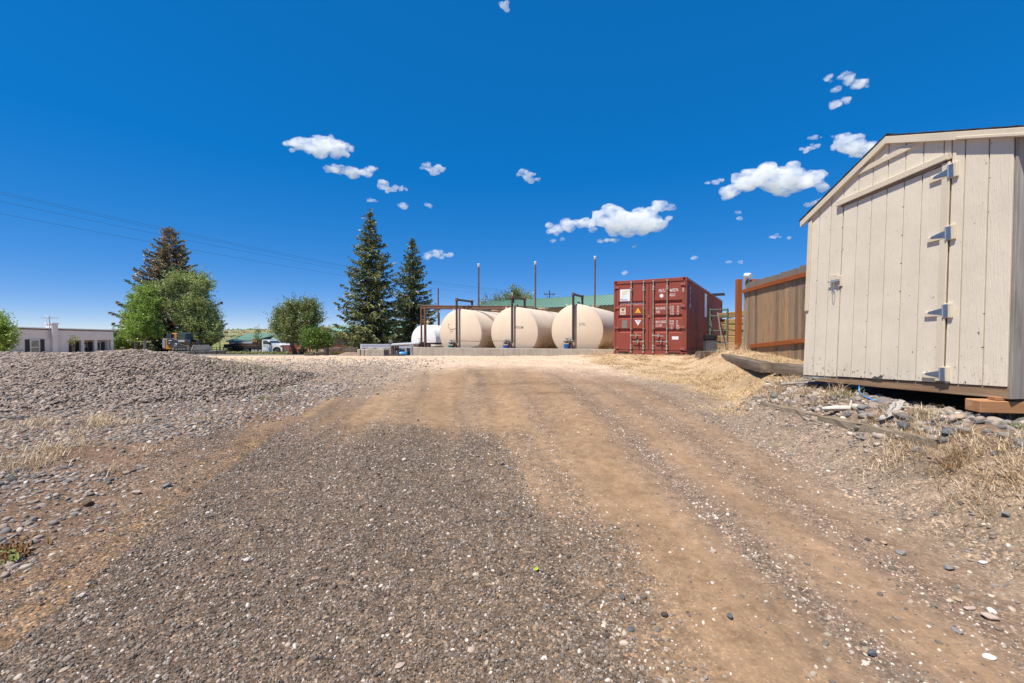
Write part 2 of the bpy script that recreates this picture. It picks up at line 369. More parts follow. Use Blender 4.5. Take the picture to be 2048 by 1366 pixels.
def ground_mat():
    n = NT('earth_and_gravel'); v = n.coord()
    a = n.new('ShaderNodeAttribute', attribute_name='zone'); base = a.outputs['Color']; peb = n.attr('peb')
    near = n.attr('near')
    f1 = n.noise(v, 9, 6, .7); f2 = n.noise(v, 90, 3, .7); f3 = n.noise(v, 1.6, 4, .6)
    col = n.mix(1.0, base, n.ramp(f1, [(.28,(.70,.68,.66)),(.5,(1,1,1)),(.74,(1.28,1.27,1.25))]), 'MULTIPLY')
    col = n.mix(1.0, col, n.ramp(f3, [(.3,(.86,.85,.84)),(.7,(1.14,1.13,1.12))]), 'MULTIPLY')
    vA = n.new('ShaderNodeTexVoronoi'); n.L(v, vA.inputs['Vector']); vA.inputs['Scale'].default_value = 75
    vB = n.new('ShaderNodeTexVoronoi'); n.L(v, vB.inputs['Vector']); vB.inputs['Scale'].default_value = 28
    sep = n.new('ShaderNodeSeparateColor'); n.L(vA.outputs['Color'], sep.inputs[0])
    sepB = n.new('ShaderNodeSeparateColor'); n.L(vB.outputs['Color'], sepB.inputs[0])
    ca = n.ramp(sep.outputs[0], [(0,(.42,.42,.43)),(.4,(.85,.84,.84)),(.8,(1.15,1.13,1.12)),(.93,(1.9,1.85,1.75)),(1,(2.6,2.5,2.35))])
    cb = n.ramp(sepB.outputs[1], [(0,(.6,.6,.62)),(.5,(1,1,1)),(.88,(1.3,1.25,1.2)),(1,(2.0,1.9,1.8))])
    col = n.mix(peb, col, n.mix(1.0, col, ca, 'MULTIPLY')); 
    mB = n.math('MULTIPLY', peb, n.rmap(sepB.outputs[2], .55, .7))
    col = n.mix(mB, col, n.mix(1.0, col, cb, 'MULTIPLY'))
    hgt = n.math('ADD', n.math('MULTIPLY', n.rmap(vA.outputs['Distance'], 0, .6, 1, 0), peb), n.math('MULTIPLY', f2, .6))
    hgt = n.math('ADD', hgt, n.math('MULTIPLY', n.math('MULTIPLY', n.rmap(vB.outputs['Distance'], 0, .55, 1, 0), mB), 1.6))
    nr = n.bump(f1, .35, .03); nr = n.bump(hgt, .75, .011, nr)
    return n.done(col, .95, nr, spec=.15)
M_GROUND = ground_mat()
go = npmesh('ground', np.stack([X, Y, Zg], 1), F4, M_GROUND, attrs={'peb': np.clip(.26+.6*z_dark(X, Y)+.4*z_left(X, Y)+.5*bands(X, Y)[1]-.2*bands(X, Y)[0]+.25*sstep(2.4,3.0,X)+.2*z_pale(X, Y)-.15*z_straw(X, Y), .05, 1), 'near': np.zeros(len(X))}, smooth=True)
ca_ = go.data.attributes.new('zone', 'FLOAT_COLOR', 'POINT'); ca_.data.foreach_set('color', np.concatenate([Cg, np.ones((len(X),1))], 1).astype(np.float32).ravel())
tag(go, kind='structure')
# ---------------------------------------------------------------- far low hills
def hills():
    A = np.radians(np.linspace(-75, 75, 420)); Rr = np.concatenate([np.linspace(240, 600, 30), np.linspace(620, 1500, 50)])
    AA, RR = np.meshgrid(A, Rr); Xh = RR*np.sin(AA); Yh = RR*np.cos(AA)
    e = sstep(250, 760, RR)*(1-.5*sstep(1000,1500,RR)); dg = np.degrees(AA)
    H = interp(dg, [-75,-48,-43,-38,-33,-30,-26,-22,-15,-5,10,24,30,75], [7,7,8.5,7,9,10,13,15,16,14,15,20,22,22])
    Zh = -4.4+e*H*(.72+.56*fbm(Xh*.006, Yh*.006, 201, 4))+.6*fbm(Xh*.03,Yh*.03,205)
    n = NT('sagebrush_hillside'); v = n.coord()
    c = n.ramp(n.noise(v, .012, 5, .6), [(.3,(.135,.15,.07)),(.48,(.20,.195,.10)),(.6,(.29,.235,.145)),(.75,(.18,.175,.095))])
    sp = n.rmap(n.noise(v, .13, 4, .8), .53, .60)
    c = n.mix(n.math('MULTIPLY', sp, .75), c, (.06,.075,.04))
    m = n.done(c, .95, spec=.1)
    k = (np.arange(len(Rr)-1)[:,None]*len(A)+np.arange(len(A)-1)[None,:]).ravel()
    o = npmesh('hills', np.stack([Xh.ravel(), Yh.ravel(), Zh.ravel()], 1), np.stack([k, k+1, k+len(A)+1, k+len(A)], 1), m, smooth=True)
    tag(o, kind='structure')
    return lambda ang, r: -4.4+float(sstep(250,760,np.array(r)))*float(interp(ang,[-75,-48,-43,-38,-33,-30,-26,-22,-15,-5,10,24,30,75],[7,7,8.5,7,9,10,13,15,16,14,15,20,22,22]))*(.72+.56*float(fbm(np.array(r*math.sin(math.radians(ang))*.006), np.array(r*math.cos(math.radians(ang))*.006), 201, 4)))
hillz = hills()
# ---------------------------------------------------------------- strip sheets following the ground
def strip(name, path, w, mat, lift=.012, n=60, kind='structure'):
    P = [Vector((a, b, 0)) for a, b in path]; L = [0]
    for i in range(1, len(P)): L.append(L[-1]+(P[i]-P[i-1]).length)
    t = np.linspace(0, L[-1], n); px = np.interp(t, L, [p.x for p in P]); py = np.interp(t, L, [p.y for p in P])
    for _ in range(6):
        px[1:-1] = (px[:-2]+2*px[1:-1]+px[2:])/4; py[1:-1] = (py[:-2]+2*py[1:-1]+py[2:])/4
    dx = np.gradient(px); dy = np.gradient(py); l = np.hypot(dx, dy); nxn = -dy/l; nyn = dx/l
    cols = 9; V = []
    for k in range(cols):
        o = (k/(cols-1)-.5)*w; xx = px+nxn*o; yy = py+nyn*o; V.append(np.stack([xx, yy, ground(xx, yy)+lift+.03*(1-(2*k/(cols-1)-1)**2)], 1))
    V = np.stack(V, 1).reshape(-1, 3); k = (np.arange(n-1)[:,None]*cols+np.arange(cols-1)[None,:]).ravel()
    o = npmesh(name, V, np.stack([k, k+1, k+cols+1, k+cols], 1), mat, smooth=True); return tag(o, kind=kind)
M_ASPH = pm('worn_asphalt', (.20,.20,.205), (.15,.15,.155), .9, .8, bump=.2)
strip('road', [(-140,44),(-70,47.5),(-40,49),(-20,50.5),(-6,51),(6,49)], 6.0, M_ASPH, lift=.05, n=120)
# ---------------------------------------------------------------- stone scattering (geometry-node instances of noise-shaped stones)
def stone_group(name, mat, sub, nvar, amp, freq, smooth):
    g = bpy.data.node_groups.new(name, 'GeometryNodeTree')
    g.interface.new_socket('Geometry', in_out='INPUT', socket_type='NodeSocketGeometry'); g.interface.new_socket('Geometry', in_out='OUTPUT', socket_type='NodeSocketGeometry')
    N = g.nodes; L = g.links.new; gi = N.new('NodeGroupInput'); go_ = N.new('NodeGroupOutput')
    g2i = N.new('GeometryNodeGeometryToInstance')
    for k in range(nvar):
        ic = N.new('GeometryNodeMeshIcoSphere'); ic.inputs['Radius'].default_value = 1; ic.inputs['Subdivisions'].default_value = sub
        sp = N.new('GeometryNodeSetPosition'); ps = N.new('GeometryNodeInputPosition'); ad = N.new('ShaderNodeVectorMath'); ad.operation = 'ADD'; ad.inputs[1].default_value = (k*7.3, k*3.1, k*5.7)
        nz = N.new('ShaderNodeTexNoise'); nz.inputs['Scale'].default_value = freq; nz.inputs['Detail'].default_value = 2
        sb = N.new('ShaderNodeVectorMath'); sb.operation = 'SUBTRACT'; sb.inputs[1].default_value = (.5,.5,.5); sc = N.new('ShaderNodeVectorMath'); sc.operation = 'SCALE'; sc.inputs['Scale'].default_value = amp
        L(ps.outputs[0], ad.inputs[0]); L(ad.outputs[0], nz.inputs['Vector']); L(nz.outputs['Color'], sb.inputs[0]); L(sb.outputs[0], sc.inputs[0]); L(ic.outputs[0], sp.inputs['Geometry']); L(sc.outputs[0], sp.inputs['Offset'])
        sm = N.new('GeometryNodeSetShadeSmooth'); sm.inputs['Shade Smooth'].default_value = smooth; ma = N.new('GeometryNodeSetMaterial'); ma.inputs['Material'].default_value = mat
        L(sp.outputs[0], sm.inputs[0]); L(sm.outputs[0], ma.inputs[0]); L(ma.outputs[0], g2i.inputs[0])
    io = N.new('GeometryNodeInstanceOnPoints'); io.inputs['Pick Instance'].default_value = True
    L(gi.outputs[0], io.inputs['Points']); L(g2i.outputs[0], io.inputs['Instance'])
    def na(nm, ty):
        a = N.new('GeometryNodeInputNamedAttribute'); a.data_type = ty; a.inputs['Name'].default_value = nm; return a.outputs[0]
    L(na('pick', 'INT'), io.inputs['Instance Index']); L(na('rot', 'FLOAT_VECTOR'), io.inputs['Rotation']); L(na('scl', 'FLOAT_VECTOR'), io.inputs['Scale'])
    L(io.outputs[0], go_.inputs[0]); return g
def scatter(name, P, S, Rt, tone, mat, sub=2, nvar=6, amp=.55, freq=1.1, smooth=True, kind='stuff', extra=None):
    n = len(P); me = bpy.data.meshes.new(name)
    V = P.astype(np.float32)
    me.vertices.add(n); me.vertices.foreach_set('co', V.ravel())
    for nm, a in (('rot', Rt), ('scl', S)):
        x = me.attributes.new(nm, 'FLOAT_VECTOR', 'POINT'); x.data.foreach_set('vector', a.astype(np.float32).ravel())
    x = me.attributes.new('pick', 'INT', 'POINT'); x.data.foreach_set('value', RNG.integers(0, nvar, n).astype(np.int32))
    x = me.attributes.new('tone', 'FLOAT', 'POINT'); x.data.foreach_set('value', tone.astype(np.float32))
    me.materials.append(mat); me.update()
    o = bpy.data.objects.new(name, me); link(o)
    md = o.modifiers.new('stones', 'NODES'); md.node_group = stone_group(name+'_nodes', mat, sub, nvar, amp, freq, smooth)
    return tag(o, kind=kind)
def stone_mat(name, stops, rough=.85, bump=.25, nscale=14):
    n = NT(name); t = n.attr('tone', 'INSTANCER'); c = n.ramp(t, stops)
    v = n.coord(); c = n.mix(1.0, c, n.ramp(n.noise(v, 2.2, 4, .7), [(.3,(.78,.77,.76)),(.7,(1.2,1.19,1.18))]), 'MULTIPLY')
    return n.done(c, rough, n.bump(n.noise(v, nscale, 3, .7), bump, .05), spec=.25)
M_PILE = stone_mat('river_pebble', [(0,(.10,.08,.066)),(.18,(.17,.133,.11)),(.4,(.245,.187,.15)),(.6,(.31,.24,.195)),(.8,(.37,.295,.24)),(.93,(.46,.38,.315)),(1,(.20,.19,.185))])
M_COBB = stone_mat('field_stone', [(0,(.095,.086,.082)),(.2,(.16,.147,.138)),(.4,(.235,.20,.175)),(.55,(.29,.222,.178)),(.75,(.335,.28,.235)),(.9,(.44,.375,.31)),(1,(.56,.49,.41))])
M_GRIT = stone_mat('crushed_gravel', [(0,(.065,.053,.044)),(.3,(.135,.11,.09)),(.55,(.205,.167,.137)),(.78,(.29,.237,.195)),(.92,(.42,.35,.29)),(1,(.62,.54,.47))])
M_CHIP = stone_mat('pale_chip', [(0,(.12,.10,.083)),(.35,(.215,.175,.14)),(.6,(.31,.25,.19)),(.85,(.44,.36,.28)),(1,(.60,.53,.45))])
def rot_flat(n, tilt=.35):
    return np.stack([RNG.normal(0, tilt, n), RNG.normal(0, tilt, n), RNG.uniform(0, 6.28, n)], 1)
def sizes(n, med, sig, lo, hi): return np.clip(med*np.exp(RNG.normal(0, sig, n)), lo, hi)
def dims(r, flat=(.4,.8), lng=(.75,1.0)):
    n = len(r); return np.stack([r, r*RNG.uniform(*lng, n)*.85, r*RNG.uniform(*flat, n)], 1)
# pebble mound on the left
def mound_h(X, Y):
    cx = interp(X, [-16,-12,-9,-7.8,-7.0,-6.2,-5.3,-4.6,-4.1], [.73,.68,.65,.70,.63,.46,.23,.09,0])
    cy_ = 8.75+.15*np.sin(X*.9)
    f = interp(Y-cy_, [-2.6,-2.1,-1.4,-.7,-.25,.0,.3,1.2,2.6], [0,.10,.40,.78,.95,1.0,.96,.55,0])
    return cx*f*(1+.16*(fbm(X*1.1, Y*1.1, 301, 3)-.5))
def pebble_mound():
    nx_, ny_ = 150, 60; xx, yy = np.meshgrid(np.linspace(-17,-4,nx_), np.linspace(6.0,11.4,ny_)); x = xx.ravel(); y = yy.ravel()
    hgt = mound_h(x, y); z = ground(x, y)+hgt-.05
    k = (np.arange(ny_-1)[:,None]*nx_+np.arange(nx_-1)[None,:]).ravel()
    # pebbles
    n = 130000; d = RNG.uniform(0,1,n)**.8; px = -4-13*d; py = RNG.uniform(6.0, 10.2, n); h = mound_h(px, py)
    keep = h > .03+.10*RNG.uniform(0,1,n)*(fbm(px*3, py*3, 5) > .45); px, py, h = px[keep], py[keep], h[keep]; n = len(px)
    # more pebbles on the near face than the hidden back
    keep = (py < 9.2) | (RNG.uniform(0,1,n) < .35); px, py, h = px[keep], py[keep], h[keep]; n = len(px)
    r = sizes(n, .0175, .36, .009, .042); P = np.stack([px, py, ground(px, py)+h-.03+RNG.uniform(-.2,.55,n)*r], 1)
    Rt = rot_flat(n, .45); Rt[:,0] += .25
    o = scatter('pebble_pile', P, dims(r, (.42,.8)), Rt, np.clip(RNG.normal(.52,.27,n),0,1), M_PILE, sub=2)
    b = npmesh('pile_core', np.stack([x, y, z], 1), np.stack([k, k+1, k+nx_+1, k+nx_], 1), M_GROUND, parent=o, attrs={'peb': np.ones(len(x)), 'near': np.zeros(len(x))}, smooth=True)
    cc = b.data.attributes.new('zone', 'FLOAT_COLOR', 'POINT'); cc.data.foreach_set('color', np.tile(np.array([.14,.108,.088,1],np.float32), len(x)))
    b['kind'] = 'stuff'
    tag(o, 'long heap of rounded pinkish grey river pebbles beside the track', 'pebble pile')
pebble_mound()
def gravel():
    # crushed gravel of the dark patch, dense near the camera
    n = 260000; y = .9+6.0*RNG.uniform(0,1,n)**1.6; x = RNG.uniform(-4.2, 4.4, n); wd = z_dark(x, y); s = x+.145*y
    lines = sstep(.47,.58,fbm(s*4.6+9, y*.25, 91, 4))
    p = wd*(.95-.80*sstep(.44,.56,fbm(s*2.1+5,y*.22,103)))+.34*bands(x, y)[1]+.06*lines*(x > -.6)+.02; p = p*(1-.75*bands(x, y)[0])
    keep = (RNG.uniform(0,1,n) < p) & (np.abs(x) < 1.28*y+.4); x, y, wd = x[keep], y[keep], wd[keep]; n = len(x)
    r = sizes(n, .0058, .42, .003, .022)*(.85+.25*np.clip(y/4,0,1)); z = ground(x, y)+r*RNG.uniform(-.1,.35,n)
    scatter('road_gravel', np.stack([x,y,z],1), dims(r, (.5,.9)), rot_flat(n,.5), np.clip(RNG.normal(.5,.25,n)+.25*(1-wd),0,1), M_GRIT, sub=1, nvar=6, amp=.5, smooth=False)
    # sparse paler chips over the whole track
    n = 26000; y = 1.2+13*RNG.uniform(0,1,n)**1.5; x = RNG.uniform(-1.25,1.25,n)*y; s = x+.145*y
    p = .25+.75*sstep(.45,.62,fbm(s*3.1+3, y*.3, 401, 3))+.5*sstep(1.2,2.2,s); p = p*(1-.78*bands(x, y)[0])+.35*bands(x, y)[1]; keep = (RNG.uniform(0,1,n) < p*.62) & (x > -4.5-.2*y) & (x < 4.2); x, y = x[keep], y[keep]; n = len(x)
    r = sizes(n, .0078, .48, .003, .024); z = ground(x, y)+r*RNG.uniform(-.15,.2,n)
    scatter('loose_chips', np.stack([x,y,z],1), dims(r,(.35,.7)), rot_flat(n,.3), RNG.uniform(0,1,n), M_CHIP, sub=2, nvar=6, amp=.7)
    # pebbles in front of and around the heap
    n = 80000; y = 1.6+7.5*RNG.uniform(0,1,n)**1.2; x = -2.3-8*RNG.uniform(0,1,n)**1.3; wl = z_left(x, y)
    bare = sstep(.46,.6,fbm(x*.9+11, y*1.3, 411, 3)); p = wl*(1-.85*bare)*np.where(y > 5.0, 1.0, .75)*(.35+.65*sstep(-3.2,-4.8,x))
    p = np.maximum(p, .75*sstep(5.8,6.6,y)*(x < -3.2)); keep = (RNG.uniform(0,1,n) < p) & (x > -1.32*y-.6); x, y = x[keep], y[keep]; n = len(x)
    r = sizes(n, .0135, .5, .005, .045); z = ground(x, y)+r*RNG.uniform(-.2,.25,n)
    scatter('loose_pebbles', np.stack([x,y,z],1), dims(r,(.38,.7)), rot_flat(n,.3), np.clip(RNG.normal(.42,.27,n),0,1), M_COBB, sub=2, nvar=7, amp=.6)
    # right of the heap towards the crest
    n = 22000; y = RNG.uniform(7.5,17,n); x = RNG.uniform(-11,-1.2,n); p = sstep(-1.6,-3.6,x)*(1-sstep(13,17,y)); p *= .4+.6*fbm(x,y,415); keep = (RNG.uniform(0,1,n) < p); x, y = x[keep], y[keep]; n = len(x)
    r = sizes(n, .019, .4, .008, .05); z = ground(x, y)+r*.1
    scatter('verge_pebbles', np.stack([x,y,z],1), dims(r,(.4,.75)), rot_flat(n,.3), np.clip(RNG.normal(.6,.25,n),0,1), M_COBB, sub=1, nvar=6, amp=.5)
    # cobbles on the bank below the shed
    n = 12000; y = 2.0+5.6*RNG.uniform(0,1,n); x = RNG.uniform(2.2,5.0,n); p = sstep(2.3,3.5,x)*(.35+.65*sstep(.42,.56,fbm(x*1.8,y*1.8,421)))*(1-sstep(6.6,7.4,y)); keep = (RNG.uniform(0,1,n) < p); x, y = x[keep], y[keep]; n = len(x)
    big = sstep(3.3,3.8,x)*.7+.25; r = sizes(n, .018, .62, .007, .08)*big+.004; z = ground(x, y)+r*RNG.uniform(-.25,.2,n)
    scatter('bank_cobbles', np.stack([x,y,z],1), dims(r,(.4,.75)), rot_flat(n,.3), np.clip(RNG.normal(.47,.27,n),0,1), M_COBB, sub=3, nvar=7, amp=.6)
gravel()
# ================================================================ the storage shed on the right
def paint_mat(name, base, grain=1.0, chips=True):
    n = NT(name); v = n.coord(); vg = n.coord(scale=(17,17,1.5))
    tex = n.noise(vg, 4, 5, .65, .7); fine = n.noise(n.coord(scale=(60,60,26)), 1.6, 3, .6)
    col = n.mix(n.rmap(n.noise(v, 2.2, 5, .65), .3, .7), tuple(c*1.04 for c in base), tuple(c*.90 for c in base))
    col = n.mix(n.math('MULTIPLY', n.rmap(tex, .60, .72), .30), col, tuple(c*.74 for c in base))
    if chips:
        sx = n.new('ShaderNodeSeparateXYZ'); n.L(v, sx.inputs[0])
        low = n.rmap(sx.outputs[2], .42, .02, 0, 1, smooth=True)
        sp = n.noise(n.coord(scale=(30,30,19)), 1.0, 4, .75, .4)
        nx_ = n.math('ABSOLUTE', n.math('SUBTRACT', n.math('FRACT', n.math('MULTIPLY', sx.outputs[2], 3.28)), .5)); ny_ = n.math('ABSOLUTE', n.math('SUBTRACT', n.math('FRACT', n.math('ADD', n.math('MULTIPLY', sx.outputs[0], 2.47), n.math('MULTIPLY', sx.outputs[2], -.13))), .5))
        chip = n.rmap(n.math('ADD', sp, n.math('MULTIPLY', low, .085)), .675, .69)
        col = n.mix(chip, col, (.09,.075,.06)); col = n.mix(n.math('MULTIPLY', n.math('LESS_THAN', nx_, .018), n.math('LESS_THAN', ny_, .011)), col, (.16,.12,.09))
        dr = n.rmap(n.noise(n.coord(scale=(14,14,1.4)), 1.2, 4, .6), .5, .75)
        col = n.mix(n.math('MULTIPLY', n.math('MULTIPLY', dr, low), .5), col, (.34,.27,.21))
    h = n.math('ADD', tex, n.math('MULTIPLY', fine, .35))
    return n.done(col, .62, n.bump(h, .6*grain, .006), spec=.35)
M_SIDING = paint_mat('cream_painted_siding', (.735,.645,.51))
M_TRIM = paint_mat('cream_painted_trim', (.66,.565,.43), .7, False)
M_BACK = pm('siding_shade', (.30,.24,.18), (.20,.155,.115), .9)  # cream paint as it looks in shade, put into the colour
M_GREYW = wood('weathered_grey_board', (.36,.325,.28), (.19,.165,.14), (.58,.54,.49))
M_BEAM = wood('rough_brown_beam', (.36,.235,.14), (.19,.115,.065), (.44,.34,.24), axis='x')
M_FRESH = wood('fresh_cut_timber', (.46,.24,.115), (.28,.13,.06), (.52,.31,.17), axis='x')
M_GALV = pm('galvanised_steel', (.23,.29,.36), (.16,.20,.26), .42, 20, bump=.06, bdist=.002, metal=.65)
M_STEEL = pm('bright_zinc', (.55,.56,.58), (.38,.39,.41), .4, 30, bump=.05, bdist=.002, metal=.7)
M_SHING = pm('asphalt_shingle', (.055,.052,.055), (.03,.03,.032), .95, 40, bump=.6, bdist=.004)
M_DARK = pm('opening_shade', (.02,.018,.016), None, .95, bump=0)  # near-black for slots and casting holes; inner shade put into the colour
def build_shed():
    A = Vector((4.1966, 6.13, .8388)); ux = Vector((.04848, -.99835, .03069))
    t = thing('storage_shed', 'cream painted wooden shed with grooved siding, gable roof and a barred side-hung door', 'shed', frame(A, ux))
    U = lambda u, z: u+(.072-.0155*u)*z
    zb = lambda u: .053+.0255*u
    zg = lambda uu: 2.80-.43*abs(uu-1.357)
    def sheet(mb, a, b, z0f, z1f, y0, y1, gap=.006):
        a += gap; b -= gap; pts = []
        def top(u):
            z = 2.4
            for _ in range(12): z = z1f(U(u, z))
            return (U(u, z), z)
        pts += [(U(a, z0f(a)), z0f(a)), (U(b, z0f(b)), z0f(b)), top(b)]
        ta, tb = top(a)[0], top(b)[0]
        if z1f is zg and ta < 1.357 < tb: pts.append((1.357, 2.80))
        pts.append(top(a)); mb.prism(pts, y0, y1)
    f = MB()
    for e in ([0,.19,.395,.592],[1.918,2.04,2.244,2.437]):
        for a, b in zip(e, e[1:]): sheet(f, a, b, zb, zg, -.012, .004)
    for a, b in zip([.592,.82,1.02,1.22,1.43,1.63,1.84,1.918],[.82,1.02,1.22,1.43,1.63,1.84,1.918]): sheet(f, a, b, lambda u: 2.262+.02*u, zg, -.012, .004)
    mk('front_wall', f, M_SIDING, t, bevel=.002)
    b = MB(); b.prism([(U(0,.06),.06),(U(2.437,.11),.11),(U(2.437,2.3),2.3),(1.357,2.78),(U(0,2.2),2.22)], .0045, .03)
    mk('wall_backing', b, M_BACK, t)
    d = MB(); e = [.604,.82,1.02,1.22,1.43,1.63,1.845]
    for a, c in zip(e, e[1:]): sheet(d, a, c, lambda u: zb(u)+.006, lambda u: 2.232+.012*u, -.016, .002)
    door = mk('door', d, M_SIDING, t, bevel=.002); door['label'] = 'grooved cream door filling most of the gable front'
    q = MB(); sheet(q, 1.842, 1.92, lambda u: zb(u)+.02, lambda u: 2.245+.012*u, -.034, -.0165, .002); mk('door_trim', q, M_TRIM, door, bevel=.003)
    q = MB(); q.prism([(.66,2.262),(2.008,2.290),(2.009,2.352),(.66,2.332)], -.052, -.0125); mk('door_header', q, M_TRIM, t, bevel=.004)
    q = MB(); q.prism([(.72,2.235),(1.96,2.262),(1.96,2.288),(.72,2.262)], -.034, -.017); mk('header_shade_strip', q, M_BACK, t, bevel=.004)  # dark board standing in for the shadowed gap below the header
    q = MB(); q.prism([(.86,2.548),(1.80,2.572),(1.69,2.628),(1.00,2.612)], -.032, -.0125); mk('gable_trim', q, M_TRIM, t, bevel=.003)
    q = MB(); q.prism([(.02,2.178),(1.357,2.752),(1.357,2.832),(.02,2.258)], -.050, -.0125); mk('rake_board', q, M_TRIM, t, bevel=.003)
    q = MB(); q.prism([(1.3575,2.752),(2.72,2.168),(2.72,2.248),(1.3575,2.832)], -.054, -.0125); mk('rake_board', q, M_TRIM, t, bevel=.003)
    q = MB(); q.prism([(2.1,2.441),(2.72,2.176),(2.72,2.20),(2.1,2.466)], -.064, -.0545); mk('rake_strip', q, M_TRIM, t, bevel=.002)
    r = MB(); r.prism([(0,2.262),(1.357,2.8345),(2.74,2.242),(2.74,2.253),(1.357,2.847),(0,2.275)], -.0525, 3.05)
    for k in range(9):
        a = .02+k*.15; z = 2.275+(.572/1.357)*a; r.prism([(a,z-.004),(a+.16,z+.0635),(a+.16,z+.0675),(a,z+.006)], -.053-.002*(k%2), 3.052)
        a2 = 2.74-.02-k*.153; z2 = 2.253+(.596/1.383)*(2.74-a2); r.prism([(a2,z2-.004),(a2-.16,z2+.0635),(a2-.16,z2+.0675),(a2,z2+.006)], -.053-.002*(k%2), 3.052)
    mk('roof', r, M_SHING, t)
    q = MB(); q.prism([(U(0,.965)-.004,.965),(U(.062,.965),.968),(U(.062,2.2),2.235),(U(0,2.2)-.004,2.205)], -.030, -.0125); mk('corner_board', q, M_TRIM, t, bevel=.003)
    q = MB(); x0 = U(2.437,.02); x1 = U(2.437,2.25)
    q.hexa([(x0+.004,-.006,.01),(x0+.026,-.006,.01),(x0+.026,.112,.01),(x0+.004,.112,.01),(x1+.004,-.006,2.26),(x1+.026,-.006,2.25),(x1+.026,.112,2.25),(x1+.004,.112,2.26)])
    c = mk('corner_board', q, M_GREYW, t, bevel=.003); c['label'] = 'weathered grey unpainted corner board'
    for nm, u0, s in (('side_wall', 2.437, 1), ('side_wall', 0, -1)):
        q = MB(); xa = U(u0,.06); xb = U(u0,2.24); th = .02*s
        q.hexa([(xa-th,.031,.06),(xa,.031,.06),(xa,3.0,.06),(xa-th,3.0,.06),(xb-th,.031,2.24),(xb,.031,2.24),(xb,3.0,2.24),(xb-th,3.0,2.24)])
        mk(nm, q, M_SIDING, t)
    q = MB(); q.prism([(U(0,.06),.06),(U(2.437,.11),.11),(U(2.437,2.2),2.24),(1.357,2.78),(U(0,2.2),2.22)], 2.98, 3.0); mk('rear_wall', q, M_SIDING, t)
    q = MB(); q.box(.06,2.40,.12,2.95,.05,.075); mk('floor_deck', q, M_BEAM, t)
    q = MB(); q.prism([(.22,-.018),(1.2,-.012),(2.452,.006),(2.455,.110),(1.2,.078),(.22,.050)], -.002, .075); j = mk('rim_joist', q, M_BEAM, t, bevel=.006)
    q = MB(); q.prism([(-.006,.0),(.5,.028),(.5,.0625),(-.006,.05)], -.004, .0115); mk('sill_plank', q, M_GREYW, t, bevel=.003)
    for y in (1.0, 1.9, 2.8):
        q = MB(); q.box(0.02,2.42,y,y+.08,-.08,.045); mk('skid', q, M_BEAM, t, bevel=.005)
    for k, (uc, zc) in enumerate(((2.005,2.168),(1.975,1.571),(1.940,.813),(1.905,.190))):
        q = MB(); q.prism([(uc-.004,zc-.032),(uc-.004,zc+.032),(uc-.135,zc+.006),(uc-.148,zc-.004),(uc-.135,zc-.012)], -.0395, -.036)
        q.box(uc+.004,uc+.046,-.0395,-.036,zc-.064,zc+.064)
        h = mk('hinge', q, M_GALV, door, bevel=.001)
        g = MB(); g.tube([(uc,-.041,zc-.064),(uc,-.041,zc+.064)], .0065, 10)
        mk('hinge_pin', g, M_STEEL, door, smooth=True)
        b = MB(); b.box(uc-.185,uc-.0005,-.0355,-.0165,zc-.047,zc+.004); b.box(uc,uc+.074,-.0358,-.0125,zc-.068,zc+.075); mk('hinge_block', b, M_TRIM, door, bevel=.003)
    b = MB(); b.box(.53,.655,-.030,-.0165,1.268,1.398); b.box(.6555,.722,-.031,-.0165,1.236,1.372); l = mk('latch_block', b, M_TRIM, t, bevel=.003)
    b = MB(); b.box(.555,.69,-.035,-.0312,1.285,1.328); b.tube([(.515,-.046,1.312),(.70,-.046,1.305)], .008, 8); b.tube([(.575,-.06,1.30),(.575,-.046,1.31)], .006, 8)
    b.box(.585,.60,-.056,-.0352,1.29,1.332); b.box(.655,.67,-.056,-.0352,1.288,1.33)
    mk('bolt', b, M_STEEL, l)
    b = MB(); b.tube([(.607+.02*math.cos(a),-.058,1.28-.075*(1-math.sin(a)) if math.sin(a) < 0 else 1.28+.02*math.sin(a)) for a in np.linspace(-PI/2, 1.5*PI, 18)], .0035, 6); mk('wire_loop', b, M_STEEL, l)
    b = MB(); b.prism([(1.10,.082),(1.245,.083),(1.285,.155),(1.262,.13),(1.235,.135),(1.20,.108),(1.16,.118),(1.13,.098)], -.0175, -.0162); mk('rot_patch', b, pm('rotten_board', (.16,.15,.14), (.05,.045,.04), .95, 20, bump=.8), door)
    return t
SHED = build_shed()
def wood_block():
    M = frame((4.115,3.735,.795), (.985,-.17,0)); o = MB(); o.box(0,1.3,0,.16,0,.105)
    t = mk('support_block', o, M_FRESH, None, bevel=.006); t.matrix_world = M
    tag(t, 'orange brown timber block wedged under the near corner of the shed', 'timber block')
    o = MB(); o.box(0,.07,0,.08,0,.028); s = mk('wood_shim', o, M_FRESH, None, bevel=.003); s.matrix_world = frame((4.26,3.745,.903),(.97,-.2,0)); tag(s, 'small wooden shim on top of the timber block under the shed', 'shim')
wood_block()
